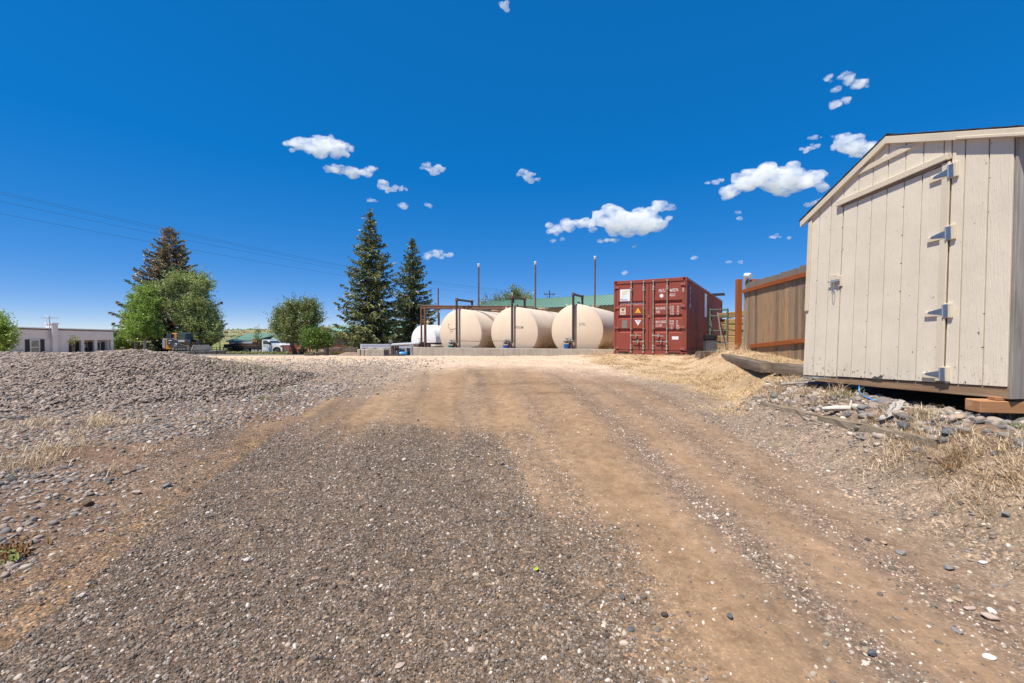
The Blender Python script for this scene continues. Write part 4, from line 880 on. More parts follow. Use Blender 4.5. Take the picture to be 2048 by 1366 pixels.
def spruce(x, y, H, R, label, clear=1.2, seed=1, mat=None, barek=0, rr=None, density=1.0, power=.85):
    rng = np.random.default_rng(seed); z0 = gz(x, y); t = thing('spruce_tree', label, 'spruce', Matrix.Translation((x,y,z0-.1)))
    q = MB(); r0 = rr or H*.022; q.tube([(0,0,0),(0,0,H*.3),(.03,0,H*.7),(0,0,H*.97)], [r0,r0*.75,r0*.35,.02], 10); mk('trunk', q, M_BARKD, t, smooth=True)
    Cs = []; Ax = []; Sz = []; Tn = []; br = MB(); z = clear
    while z < H*.985:
        f = (z-clear)/(H-clear); L0 = R*(1-f)**power*(1.0 if f > .12 else .78+.22*f/.12)+.12; nb = rng.integers(5, 8) if f < .8 else rng.integers(4, 6)
        ph = rng.uniform(0, 6.28)
        for k in range(nb):
            a = ph+k*6.283/nb+rng.normal(0,.22); L = L0*(rng.uniform(.62,1.12) if rng.uniform() < .85 else rng.uniform(1.05,1.28)); dz = rng.normal(0,.16)
            rise = .45*(f-.35)*L+.05*L; m = max(int(L/.17*density), 3); s = (np.arange(m)+rng.uniform(0,1,m))/m
            s = .12+.88*s**.85; dr = s*L; zz = z+dz+rise*s-.22*L*np.sin(s*PI*.75)*(1-f*.6)+.10*L*s**3
            px = np.cos(a)*dr; py = np.sin(a)*dr
            if f < .9 and k % 2 == 0: br.tube([(0,0,z+dz),(px[m//2],py[m//2],zz[m//2]),(px[-1],py[-1],zz[-1])], [.035*(1-f)+.012,.02*(1-f)+.008,.005], 4, cap=False)
            tb = rng.uniform(.15,.75)
            for side in (-1, 0, 1, 2):
                w = (.42*L*(1-s)**.7*.55+.16)*rng.uniform(.3,1.0,m)*(1 if side in (-1,1) else .12)
                sd = side if side in (-1,1) else 0
                ax = np.stack([np.cos(a)*.75-np.sin(a)*sd*.8+rng.normal(0,.18,m), np.sin(a)*.75+np.cos(a)*sd*.8+rng.normal(0,.18,m), (-.30 if side != 2 else -.85)+rng.normal(0,.22,m)+.35*f], 1)
                c = np.stack([px-np.sin(a)*sd*w, py+np.cos(a)*sd*w, zz-.10*w-(.16 if side == 2 else 0)+rng.normal(0,.05,m)], 1)
                Cs.append(c); Ax.append(ax); Sz.append(rng.uniform(.30,.62,m)*(1-.35*f)); Tn.append(np.clip(tb+rng.normal(0,.16,m)+(.18*s-.05)+barek*sstep(.45,.95,np.full(m,f)),0,1))
        z += rng.uniform(.19,.30)*(1.25-.5*f)*(H/14)**.5
    # leader
    m = 26; zz = np.linspace(H*.93,H,m); Cs.append(np.stack([rng.normal(0,.06,m),rng.normal(0,.06,m),zz],1)); Ax.append(np.stack([rng.normal(0,.4,m),rng.normal(0,.4,m),np.ones(m)],1)); Sz.append(np.full(m,.3)); Tn.append(rng.uniform(.3,.8,m))
    V, F, T = cards(np.concatenate(Cs), np.concatenate(Sz), .34, np.concatenate(Tn), axis=np.concatenate(Ax))
    mk('branches', br, M_BARKD, t, recalc=False); npmesh('crown', V, F, mat or M_SPR, t, {'tone': T}); return t
def broadleaf(name, x, y, clumps, n, leaf, mat, label, cat, trunk_pts=None, bark=None, zbase=None, seed=1, limbs=True, tr=.22, thin=.0, trunks=None, shell=.55):
    """clumps: (cx,cy,cz,rx,ry,rz,weight) relative to the base"""
    rng = np.random.default_rng(seed); z0 = gz(x, y) if zbase is None else zbase; t = thing(name, label, cat, Matrix.Translation((x,y,z0-.05))); bark = bark or M_BARK
    q = MB(); top = max(c[2]+c[5] for c in clumps); tk = trunks or [[(0,0,0),(0,0,top*.35),(0,0,top*.75)]]
    for pts in tk: q.tube(pts, [tr*(1-.75*i/(len(pts)-1)) for i in range(len(pts))], 8)
    if limbs:
        for c in clumps:
            b0 = tk[rng.integers(0,len(tk))]; s = Vector(b0[0])*(1-.4)+Vector(b0[-1])*.4; e = Vector(c[:3])+Vector((0,0,c[5]*.35)); mid = (s+e)/2+Vector((rng.normal(0,.1),rng.normal(0,.1),-.12*(e-s).length))
            q.tube([s,mid,e], [tr*.45,tr*.25,.02], 6)
            for _ in range(4):
                e2 = Vector(c[:3])+Vector((c[3]*rng.normal(0,.55),c[4]*rng.normal(0,.55),c[5]*rng.normal(.2,.5))); q.tube([mid,(mid+e2)/2+Vector((0,0,.1)),e2], [tr*.18,tr*.1,.008], 4)
    mk('trunk', q, bark, t, smooth=True)
    n = int(n*1.9); leaf = leaf*.72; w = np.array([c[6] if len(c) > 6 else c[3]*c[5] for c in clumps]); cnt = (n*w/w.sum()).astype(int); Cs = []; Tn = []; Ax = []
    for c, m in zip(clumps, cnt):
        # twigs: sub-clusters radiating through the clump
        k = max(m//26, 4); d = rng.normal(0,1,(k,3)); d /= np.linalg.norm(d,axis=1,keepdims=True); rad = rng.uniform(0,1,k)**shell
        tw = d*rad[:,None]*np.array([c[3],c[4],c[5]])*rng.uniform(.7,1.22,(k,1))+np.array(c[:3]); per = max(m//k,1)
        outv = d*np.array([1,1,.6])+np.array([0,0,.7])+rng.normal(0,.22,(k,3)); outv /= np.linalg.norm(outv,axis=1,keepdims=True)
        s = rng.uniform(-.5,.5,(k,per)); sp = leaf*2.6
        P = tw[:,None,:]+outv[:,None,:]*s[:,:,None]*sp*rng.uniform(1.8,5.0,(k,1,1))+rng.normal(0,leaf*.7,(k,per,3)); tb = np.clip(rng.normal(.5,.2,k),0,1)
        Cs.append(P.reshape(-1,3)); Tn.append((tb[:,None]+rng.normal(0,.14,(k,per))).ravel()); 
        ax = outv[:,None,:]*.5+rng.normal(0,.6,(k,per,3)); Ax.append(ax.reshape(-1,3))
    C = np.concatenate(Cs); keep = C[:,2] > .05; C = C[keep]; T = np.clip(np.concatenate(Tn)[keep],0,1); A = np.concatenate(Ax)[keep]
    V, F, T = cards(C, rng.uniform(.7,1.35,len(C))*leaf, .62, T, axis=A); npmesh('crown', V, F, mat, t, {'tone': T}); return t
# ---- the trees
p = at(742, 690, 46); spruce(p.x, 46, 15.6, 4.35, 'tall dark spruce, taller of the pair left of the tanks', clear=1.7, seed=3, rr=.42)
p = at(826, 690, 52); spruce(p.x, 52, 14.2, 3.9, 'slimmer spruce of the pair, right behind the white tank', clear=1.5, seed=8, density=.85, rr=.4)
p = at(343, 690, 62); spruce(p.x, 62, 18.4, 6.9, 'big spruce with browning top rising behind two leafy trees', clear=.8, seed=5, mat=M_SPRB, barek=.35, rr=.45, density=1.5, power=.74)
p = at(398, 700, 57); s = 57/FPX
def cl(px, py, rx, ry, Y, base, dy=0, w=None):
    a = at(px, py, Y); k = Y/FPX; r = (a.x-base[0], dy, a.z-base[2], rx*k, rx*k*.9, ry*k); return r+((w,) if w else ())
b = (p.x, 57, gz(p.x,57))
broadleaf('poplar_tree', b[0], 57, [cl(357,566,17,22,57,b,-.5), cl(382,566,15,22,57,b,.3), cl(408,570,13,24,57,b), cl(338,582,13,12,57,b,-1), cl(330,612,15,8,57,b,-1), cl(352,612,14,9,57,b,-1), cl(392,606,26,20,57,b,0), cl(370,632,16,13,57,b,-.6), cl(414,626,13,18,57,b), cl(392,648,24,17,57,b,0), cl(424,650,15,14,57,b,0,.9), cl(372,668,14,9,57,b), cl(400,674,24,10,57,b), cl(428,672,12,9,57,b,0,.6)], 24000, .26, M_COT, 'spreading pale green poplar standing behind the tracked loader', 'poplar', trunks=[[(-.3,0,0),(-1.2,0,4),(-2.2,0,7.5)],[(0,0,0),(.2,.2,4.5),(-.2,0,8.5)],[(.3,0,0),(1.2,0,3.5),(2.0,0,6.5)]], tr=.3, seed=4)
p = at(290, 700, 55); b = (p.x, 55, gz(p.x,55))
broadleaf('birch_tree', b[0], 55, [cl(292,584,13,16,55,b), cl(278,604,18,20,55,b), cl(302,612,18,22,55,b), cl(270,634,20,22,55,b), cl(296,640,22,26,55,b,-.6), cl(283,664,24,16,55,b,-.6), cl(312,660,14,16,55,b)], 19000, .23, M_BIR, 'bright green birch left of the big spruce with a pale trunk', 'birch', bark=M_BARKW, trunks=[[(0,0,0),(.05,0,3.5),(.1,0,8)]], tr=.2, seed=6)
p = at(440, 695, 60); b = (p.x, 60, gz(p.x,60))
broadleaf('young_tree', b[0], 60, [cl(433,632,11,14,60,b), cl(438,655,9,14,60,b), cl(430,670,12,8,60,b)], 1500, .2, M_COT, 'thin see-through sapling at the right edge of the poplar', 'sapling', tr=.07, seed=9)
p = at(597, 700, 50); b = (p.x, 50, gz(p.x,50))
broadleaf('elm_tree', b[0], 50, [cl(570,632,24,20,50,b), cl(590,614,22,16,50,b), cl(618,610,16,14,50,b), cl(622,632,22,24,50,b), cl(562,652,20,18,50,b), cl(592,650,24,22,50,b,-.8), cl(618,662,20,14,50,b), cl(580,672,24,10,50,b,-.5), cl(606,676,22,10,50,b,-.5)], 26000, .2, M_ELM, 'wide grey green elm with twin trunks in front of the green roofed house', 'elm', trunks=[[(-.35,0,0),(-.9,0,1.6),(-1.5,0,3.4)],[(.25,0,0),(.7,0,1.6),(1.0,0,3.6)]], tr=.28, seed=12)
p = at(634, 700, 48.5); b = (p.x, 48.5, gz(p.x,48.5))
broadleaf('round_bush', b[0], 48.5, [cl(634,680,28,19,48.5,b), cl(625,668,20,12,48.5,b,-.3), cl(645,670,16,12,48.5,b), cl(610,672,9,10,48.5,b), cl(655,682,10,12,48.5,b)], 15000, .17, M_BUSH, 'dense rounded deep green bush to the right of the elm', 'bush', tr=.08, seed=14)
p = at(2, 700, 30); b = (p.x, 30, gz(p.x,30))
broadleaf('leafy_tree', b[0], 30, [cl(-12,640,18,16,30,b), cl(5,655,12,14,30,b), cl(-5,668,24,18,30,b), cl(14,676,14,14,30,b), cl(0,690,24,12,30,b), cl(-40,650,30,30,30,b)], 12000, .14, M_BIR, 'yellow green tree cut off by the left edge behind the pebble heap', 'tree', tr=.12, seed=15)
p = at(146, 700, 37.5); b = (p.x, 37.5, gz(p.x,37.5))
broadleaf('bare_sapling', b[0], 37.5, [cl(141,678,4,5,37.5,b), cl(150,674,5,6,37.5,b), cl(146,684,4,4,37.5,b)], 130, .12, M_ELM, 'spindly sapling in front of the white house porch', 'sapling', tr=.035, seed=16)
p = at(515, 705, 57); b = (p.x, 57, gz(p.x,57))
broadleaf('bare_sapling', b[0], 57, [cl(511,668,6,7,57,b), cl(518,660,6,7,57,b), cl(515,676,6,5,57,b)], 420, .16, M_COT, 'thin young tree in front of the left green roof', 'sapling', tr=.05, seed=17)
for k, (px, py, rx, ry, Y, lab) in enumerate(((240,684,9,12,58,'small green shrub just right of the white house'),(258,682,11,14,60,'leafy shrub between the white house and the birch'),(228,676,7,20,66,'tall thin shrub behind the corner of the white house'))):
    p = at(px, 700, Y); b = (p.x, Y, gz(p.x,Y)); broadleaf('garden_shrub', b[0], Y, [cl(px,py,rx,ry,Y,b), cl(px-3,py+6,rx,ry*.7,Y,b)], 2600, .2, M_BUSH if k != 1 else M_BIR, lab, 'shrub', tr=.06, seed=20+k, limbs=False)
for k, (px, top, w, Y, m, lab) in enumerate(((1000,592,26,60,M_ELM,'leafy tree crown showing over the left of the long green roof'),(1030,574,22,62,M_ELM,'tallest leafy tree showing over the long green roof'),(1054,586,16,61,M_COT,'lighter tree right of the tallest one over the green roof'),(968,600,18,66,M_COT,'low pale green tree at the left end of the long green roof'))):
    p = at(px, 665, Y); b = (p.x, Y, gz(p.x,Y)); broadleaf('far_tree', b[0], Y, [cl(px,top+14,w*.55,14,Y,b), cl(px-w*.4,top+26,w*.5,14,Y,b), cl(px+w*.4,top+24,w*.5,15,Y,b), cl(px,top+50,w,28,Y,b)], 5200, .26, m, lab, 'tree', tr=.25, seed=30+k)
for k, (px, top, Y, lab) in enumerate(((988,574,64,'leafless grey tree on the left above the long green roof'),(1012,570,66,'leafless tree beside the tallest leafy tree above the roof'))):
    p = at(px, 665, Y); z0 = gz(p.x, Y); t = thing('bare_tree', lab, 'bare tree', Matrix.Translation((p.x,Y,z0))); q = MB(); rng = np.random.default_rng(50+k); Ht = at(px, top, Y).z-z0
    q.tube([(0,0,0),(.1,0,Ht*.45),(0,0,Ht*.7)], [.2,.13,.07], 6); mk('trunk', q, M_BARK, t); q = MB()
    for j in range(26):
        a = rng.uniform(0,6.28); z = Ht*rng.uniform(.35,.68); L = Ht*rng.uniform(.12,.34); e = Vector((math.cos(a)*L*.65, math.sin(a)*L*.6, z+L*rng.uniform(.5,1))); s0 = Vector((.05,0,z)); m = (s0+e)/2+Vector((rng.normal(0,.1),0,-.1)); q.tube([s0,m,e], [.05,.032,.012], 4)
        for _ in range(4): e2 = e+Vector((rng.normal(0,.5),rng.normal(0,.5),rng.uniform(.1,.7))); q.tube([m*.4+e*.6,e2], [.018,.007], 4)
    mk('branches', q, M_BARK, t)
# hill trees and brush
for k, (px, py, r, lab) in enumerate(((479,662,4.5,'lone round tree on the skyline of the hill'),(491,663.5,6,'wider dark tree on the skyline beside the lone round one'))):
    Y = 560; p = at(px, py, Y); hz = p.z-2.6; broadleaf('hill_tree', p.x, Y, [cl(px,py,r,3.4,Y,(p.x,Y,hz)), cl(px-r*.4,py+.6,r*.6,2.4,Y,(p.x,Y,hz))], 900, .8, M_BUSH, lab, 'tree', zbase=hz-.6, tr=.35, seed=60+k)
def hill_brush():
    n = 1500; ang = RNG.uniform(-56,34,n); r = RNG.uniform(250,760,n); Cs = []; Sz = []; Tn = []
    for a, rr in zip(ang, r):
        x = rr*math.sin(math.radians(a)); y = rr*math.cos(math.radians(a)); z = hillz(a, rr); s = RNG.uniform(.5,1.3)*(1+rr/900); m = 14
        Cs.append(np.stack([x+RNG.normal(0,s*.6,m), y+RNG.normal(0,s*.5,m), z+RNG.uniform(0,s*.7,m)],1)); Sz.append(np.full(m,s*.8)); Tn.append(np.clip(RNG.uniform(.1,.6)+RNG.normal(0,.1,m),0,1))
    V, F, T = cards(np.concatenate(Cs), np.concatenate(Sz), .8, np.concatenate(Tn)); tag(npmesh('hill_brush', V, F, M_ELM, None, {'tone': T}), kind='stuff')
hill_brush()
# dark tree line far right behind the lumber
for k, (px, w, lab) in enumerate(((1462,10,'distant dark tree clump left part behind the lumber stack'),(1480,10,'distant dark tree clump nearest the fence post'))):
    Y = 150; p = at(px, 652, Y); b = (p.x, Y, gz(p.x,Y)); broadleaf('far_tree', p.x, Y, [cl(px,653,w,4,Y,b), cl(px+3,658,w,7,Y,b), cl(px-4,660,w*.8,6,Y,b)], 1800, .6, M_BUSH, lab, 'tree', tr=.2, seed=70+k)
# ================================================================ dry grass
def blades(P, h, lean, w=.006):
    n = len(P); a = RNG.uniform(0,6.28,n); l = h*lean; d = np.stack([np.cos(a)*l, np.sin(a)*l, h],1); s = np.stack([-np.sin(a), np.cos(a), np.zeros(n)],1)*(w*RNG.uniform(.6,1.4,n))[:,None]
    mid = P+d*np.array([.45,.45,.62]); tip = P+d*np.array([1,1,.95]); V = np.stack([P-s, P+s, mid+s*.75, tip, mid-s*.75],1).reshape(-1,3); k = 5*np.arange(n)[:,None]
    F = np.concatenate([k+np.array([[0,1,2,4]]), k+np.array([[4,2,3,3]])],0); return V, F
M_STRAW = leaf_mat('dry_straw', [(0,(.27,.18,.09)),(.35,(.44,.31,.18)),(.7,(.60,.455,.29)),(1,(.70,.57,.40))], .2, tcol=(1,.95,.85))
M_WEED = leaf_mat('green_weed', [(0,(.07,.10,.02)),(.5,(.14,.18,.04)),(1,(.28,.26,.09))], .35)
def grass_field(name, n, region, hmed, w, mat, clump=0, dens=None, tone=(.5,.25), leanr=(.2,.9)):
    x0,x1,y0,y1 = region
    if clump:
        m = max(n//clump,1); cx = RNG.uniform(x0,x1,m); cy_ = RNG.uniform(y0,y1,m)
        if dens is not None: k = RNG.uniform(0,1,m) < dens(cx,cy_); cx, cy_ = cx[k], cy_[k]
        m = len(cx); sp = RNG.uniform(.025,.11,m); hs = RNG.uniform(.5,1.3,m); tb = RNG.normal(tone[0],tone[1],m)
        x = (cx[:,None]+RNG.normal(0,1,(m,clump))*sp[:,None]).ravel(); y = (cy_[:,None]+RNG.normal(0,1,(m,clump))*sp[:,None]).ravel(); hf = np.repeat(hs,clump); tt = np.repeat(tb,clump)
    else:
        x = RNG.uniform(x0,x1,n); y = RNG.uniform(y0,y1,n)
        if dens is not None: k = RNG.uniform(0,1,n) < dens(x,y); x, y = x[k], y[k]
        hf = np.ones(len(x)); tt = np.full(len(x),tone[0])
    n = len(x); h = hmed*hf*RNG.uniform(.45,1.25,n); P = np.stack([x,y,ground(x,y)-.008],1); V, F = blades(P, h, RNG.uniform(*leanr,n), w)
    T = np.repeat(np.clip(tt+RNG.normal(0,.13,n),0,1),5)
    me = bpy.data.meshes.new(name); me.from_pydata(V.tolist(), [], [tuple(dict.fromkeys(f)) for f in F.tolist()]); a = me.attributes.new('tone','FLOAT','POINT'); a.data.foreach_set('value', T.astype(np.float32)); me.materials.append(mat)
    o = bpy.data.objects.new(name, me); link(o); return tag(o, kind='stuff')
def dn(x, y): return z_straw(x,y)*sstep(.30,.55,fbm(x*2.2,y*2.2,121))*(1-sstep(13,15,y)*(x < 5)*.5)
grass_field('dry_grass', 190000, (2.0,10.5,6.2,17.5), .052, .003, M_STRAW, clump=16, dens=dn, leanr=(.7,2.4))
grass_field('dry_grass_bank', 7000, (2.6,5.2,1.9,6.6), .055, .0022, M_STRAW, clump=26, dens=lambda x,y: .16*sstep(2.9,3.3,x)*sstep(.52,.62,fbm(x*2.6,y*2.6,521)), leanr=(.3,1.6))
def tufts(name, lst, mat, label=None):
    Vs=[];Fs=[];T=[];o=0
    for (x,y,m,h,sp,tn) in lst:
        m = int(m*1.8); P = np.stack([x+RNG.normal(0,sp,m), y+RNG.normal(0,sp*.7,m), np.zeros(m)],1); P[:,2] = ground(P[:,0],P[:,1])-.01
        if mound_h(np.array([x]),np.array([y]))[0] > .02: P[:,2] += mound_h(P[:,0],P[:,1])
        V,F = blades(P, h*RNG.uniform(.4,1.2,m), RNG.uniform(.25,1.9,m), .0021); Vs.append(V); Fs += [tuple(dict.fromkeys([i+o for i in f])) for f in F.tolist()]; o += len(V); T.append(np.repeat(np.clip(RNG.normal(tn,.18,m),0,1),5))
    me = bpy.data.meshes.new(name); me.from_pydata(np.concatenate(Vs).tolist(), [], Fs); a = me.attributes.new('tone','FLOAT','POINT'); a.data.foreach_set('value', np.concatenate(T).astype(np.float32)); me.materials.append(mat)
    ob = bpy.data.objects.new(name, me); link(ob); return tag(ob, kind='stuff')
def gp(px, py):      # where a pixel's ray meets the ground
    lo, hi = .8, 80.
    for k in range(400):
        Y = lo*(hi/lo)**(k/399); p = at(px, py, Y)
        if p.z <= gz(p.x, p.y)+float(mound_h(np.array([p.x]),np.array([p.y]))[0]): return p
    return p
L = []
for px, py, m, h, sp, tn in ((205,852,150,.13,.10,.75),(190,845,60,.18,.05,.7),(85,852,110,.12,.15,.55),(60,860,60,.09,.18,.4),(262,850,50,.12,.10,.6),(20,855,60,.10,.12,.5),(75,925,150,.10,.18,.5),(45,940,100,.11,.16,.45),(110,905,180,.13,.2,.5),(140,870,90,.09,.15,.5),(215,950,60,.10,.06,.3),(290,905,60,.08,.12,.6),(390,842,90,.08,.2,.6),(470,735,60,.15,.5,.5)):
    p = gp(px, py); L.append((p.x,p.y,m,h,sp,tn))
tufts('dry_tufts', L, M_STRAW)
L = []
for px, py, m, h, sp, tn in ((1650,800,110,.10,.10,.55),(1675,790,50,.17,.08,.4),(1700,796,24,.12,.06,.6),(1758,838,110,.09,.06,.5),(1832,832,150,.09,.09,.6),(1815,880,150,.10,.12,.7),(1800,905,220,.10,.14,.75),(1925,885,70,.10,.05,.8),(1960,905,60,.11,.06,.85),(2010,900,60,.10,.06,.75),(2040,890,60,.10,.07,.6),(1905,940,160,.14,.06,.35),(1960,960,180,.07,.14,.75),(2010,975,260,.07,.16,.8),(2040,955,160,.09,.12,.65),(1845,910,120,.09,.09,.6),(2010,840,120,.12,.06,.45),(1600,790,160,.10,.14,.55),(1580,775,200,.11,.15,.6),(1555,770,160,.10,.15,.5),(1560,740,140,.13,.12,.5),(1425,690,220,.45,.3,.65),(1405,695,160,.4,.25,.7),(1440,697,140,.3,.3,.6),(1480,700,260,.3,.4,.6),(1510,698,200,.3,.3,.65),(1218,690,260,.8,.35,.5),(1222,700,160,.6,.3,.55),(1160,706,140,.25,.7,.6),(1100,708,120,.25,.7,.6),(1200,708,160,.28,.5,.6)):
    p = gp(px, py); L.append((p.x,p.y,m,h,sp,tn))
tufts('dry_tufts', L, M_STRAW)
L = []
for px, py, m, h, sp, tn in ((2025,855,70,.05,.05,.5),(1840,834,40,.05,.07,.7),(1690,795,60,.1,.06,.4),(1425,703,120,.2,.2,.2),(475,738,200,.10,.6,.5),(560,785,40,.07,.08,.8),(525,800,40,.08,.08,.7),(545,745,80,.1,.5,.5)):
    p = gp(px, py); L.append((p.x,p.y,m,h,sp,tn))
tufts('green_weeds', L, M_WEED)
# roadside grass strip and meadow in the distance
grass_field('roadside_grass', 26000, (-46,-8,53.6,58), .30, .05, M_WEED, clump=12, tone=(.75,.2), leanr=(.2,.8))
# curly dock plant in the left foreground
p = gp(18, 1108); t = thing('dock_plant', 'withered brown dock plant with a few fresh green leaves at the left edge', 'weed', Matrix.Translation(p))
def leaves(name, mat, m, ln, seed, z, sprd):
    rng = np.random.default_rng(seed); q = MB()
    for k in range(m):
        a = rng.uniform(0,6.28); d = Vector((math.cos(a),math.sin(a),rng.uniform(-.05,.5))).normalized(); s = Vector((-math.sin(a),math.cos(a),rng.normal(0,.3))); b = Vector((rng.normal(0,sprd),rng.normal(0,sprd*.6),z)); l = ln*rng.uniform(.6,1.2); w = l*.09; pts=[]
        for i in range(5):
            u = i/4; c = b+d*l*u+Vector((0,0,-.25*l*u*u+.02*math.sin(u*9))); ww = w*math.sin(PI*(.12+.8*u)); pts.append((c-s*ww,c+Vector((0,0,-.006)),c+s*ww))
        vs=[v for p3 in pts for v in p3]; fs=[]
        for i in range(4): fs += [(3*i,3*i+1,3*i+4,3*i+3),(3*i+1,3*i+2,3*i+5,3*i+4)]
        q.add(vs,fs)
    return mk(name, q, mat, t, recalc=False, smooth=True)
leaves('leaf_cluster', pm('withered_leaf', (.17,.085,.03), (.30,.17,.06), .8, 12, bump=.3), 90, .08, 1, .02, .085)
l2 = leaves('leaf_cluster', pm('fresh_leaf', (.08,.14,.025), (.17,.19,.04), .55, 14, bump=.1), 6, .13, 4, .015, .05); l2['label'] = 'fresh green leaves'
l2.location = (.05,-.03,0)
# ================================================================ single stones, timbers, scraps
def rock(px, py, size, mat, label, cat='stone', seed=0, flat=.6, yaw=.5, dz=0):
    rng = np.random.default_rng(seed); b = bmesh.new(); bmesh.ops.create_icosphere(b, subdivisions=4, radius=1)
    V = np.array([v.co[:] for v in b.verts]); N = 0
    for k in range(9):
        d = rng.normal(0,1,3); d /= np.linalg.norm(d); c = rng.uniform(.55,.9); e = V@d; V = V-np.maximum(e-c,0)[:,None]*d*.85
    V = V*(1+.05*np.sin(V[:,[1,2,0]]*4+seed)); sz = np.array(size)/2*(.8 if size[0] > .09 else 1.0); V = V*np.array([sz[0],sz[1],sz[2]])
    for v, c in zip(b.verts, V): v.co = c
    me = bpy.data.meshes.new('rock'); b.to_mesh(me); b.free(); me.polygons.foreach_set('use_smooth',[True]*len(me.polygons)); me.materials.append(mat)
    p = gp(px, py); o = bpy.data.objects.new('stone', me); link(o); o.location = (p.x, p.y, gz(p.x,p.y)+size[2]*.32+dz); o.rotation_euler = (rng.normal(0,.15), rng.normal(0,.15), yaw); tag(o, label, cat, 'larger stones lying about'); return o
RG = pm('grey_stone', (.21,.20,.195), (.14,.135,.135), .85, 8, bump=.35, bdist=.004); RP = pm('pink_stone', (.42,.32,.26), (.33,.25,.20), .85, 8, bump=.3, bdist=.004)
RW = pm('white_stone', (.62,.58,.52), (.5,.46,.41), .8, 8, bump=.3, bdist=.004); RB = pm('dark_blue_stone', (.09,.095,.11), (.06,.063,.075), .75, 9, bump=.3, bdist=.004); RBR = pm('brown_clod', (.155,.105,.07), (.09,.06,.04), .95, 10, bump=.8, bdist=.01)
RT = pm('tan_stone', (.38,.28,.185), (.30,.215,.14), .85, 8, bump=.3, bdist=.004)
for a in ((1004,931,(.05,.045,.042),RG,'upright grey stone, larger of two together in the middle of the track',1),(1020,940,(.058,.038,.024),RG,'flat grey stone next to the upright one on the track',2),(1053,973,(.045,.026,.018),RG,'small long grey stone on tan dirt below the pair',3),
  (1244,1203,(.028,.05,.026),RB,'dark upright stone beside a round tan pebble',4),(1240,1215,(.024,.021,.016),RT,'round tan pebble below the dark upright stone',5),(1262,1261,(.036,.032,.016),RB,'flat slate blue stone at the edge of the dark gravel',6),
  (1160,1140,(.04,.026,.012),RG,'flat angular grey stone near the green leaf',7),(942,1302,(.04,.036,.014),RP,'round pinkish grey flat pebble at the bottom of the frame',8),(800,1333,(.035,.05,.014),RP,'oblong pale pink stone at the bottom of the frame',9),
  (652,1244,(.04,.026,.02),RT,'oval tan pebble in the dark gravel, lower left of centre',10),(176,1010,(.13,.09,.075),RBR,'brown earth clod on bare soil left of the track',11),(335,978,(.09,.06,.05),RG,'pale grey cobble at the edge of the bare soil',12),(272,990,(.10,.07,.05),RP,'pinkish cobble on the soil left of the pale grey one',13),
  (1766,1089,(.05,.045,.032),RT,'tan stone first in the row of three on the right',14),(1786,1100,(.055,.035,.026),RT,'cream stone second in the row of three on the right',15),(1802,1109,(.065,.045,.036),RG,'grey stone last in the row of three on the right',16),
  (1898,1140,(.085,.05,.026),RG,'wide flat grey stone right of the track',17),(1965,1131,(.05,.045,.024),RW,'cream stone at the right, uphill of the wide flat one',18),(1975,1126,(.05,.03,.02),RT,'slim tan stone at the right edge of the track',19),(1980,1238,(.075,.045,.034),RP,'reddish brown oval stone at lower right',20),(1983,1225,(.05,.04,.022),RW,'white stone just above the reddish oval one',21),(1978,1317,(.05,.04,.02),RW,'white flat stone near the bottom right corner',22),(1912,1268,(.06,.05,.014),RG,'dusty pale grey stone pressed into dirt at lower right',23),
  (1940,1222,(.065,.03,.026),RP,'pink and white angular stone at lower right',24),(1912,1202,(.045,.03,.02),RT,'cream oval stone at lower right above the pink one',25),(1745,1314,(.05,.03,.03),RB,'dark wedge stone at bottom right of the track',26),(1460,1242,(.04,.026,.026),RB,'dark grey wedge stone on tan dirt at bottom centre right',27),(2012,1040,(.10,.055,.035),RG,'flat bluish grey stone at the right border of the track',28),
  (1695,838,(.012,.010,.009),RG,'small stone on the buried edging',29),(1740,842,(.13,.10,.085),RG,'rounded grey cobble on the upper end of the buried edging',30),(1772,843,(.15,.11,.095),RBR,'brownish cobble on the buried edging below the shed',31),(1806,855,(.20,.11,.08),RB,'large dark stone lying on the buried edging',32),(1695,839,(.07,.05,.09),RG,'upright grey stone leaning on the buried edging',33),(1860,868,(.12,.10,.06),RG,'smooth grey cobble on the bank below the shed',34),(1895,869,(.18,.12,.075),RB,'smooth dark blue cobble on the bank, biggest of the bank',35),(1930,868,(.14,.10,.06),RG,'light grey oval cobble right of the dark blue one',36),(1903,849,(.10,.08,.09),RP,'pink upright cobble on the bank below the shed',37),(1918,840,(.08,.07,.06),RT,'round cream cobble above the pink upright one',38),(1725,826,(.17,.13,.09),RG,'broad grey cobble below the blue cable',39),(1630,822,(.14,.10,.06),RG,'grey cobble at the left of the bank among dry grass',40),(2030,836,(.10,.09,.05),RG,'grey cobble below the timber block',41)):
    if a[5] == 29: continue
    rock(*a[:5], seed=a[5], yaw=(a[5]*1.7)%3.1-.5)
cable()
# green leaf lying on the gravel
p = gp(1073, 1144); q = MB(); n_ = 7; vs=[]; fs=[]
for i in range(n_):
    u = i/(n_-1); w = .011*math.sin(PI*(.08+.86*u)); vs += [(-w,.034*(u-.5),.004+.006*u*u),(0,.034*(u-.5),.001),(w,.034*(u-.5),.005)]
for i in range(n_-1): fs += [(3*i,3*i+1,3*i+4,3*i+3),(3*i+1,3*i+2,3*i+5,3*i+4)]
q.add(vs,fs); o = mk('leaf', q, pm('lime_leaf', (.36,.48,.03), (.30,.42,.03), .5, bump=0), recalc=False); o.location = (p.x,p.y,gz(p.x,p.y)+.014); o.rotation_euler = (.15,.1,-.6); tag(o, 'single lime green leaf lying on the gravel of the track', 'leaf')
M_TIE = wood('old_railway_tie', (.17,.125,.09), (.085,.062,.046), (.27,.22,.17), axis='x'); M_TIED = wood('buried_grey_timber', (.24,.185,.125), (.13,.10,.068), (.33,.27,.2), axis='x')
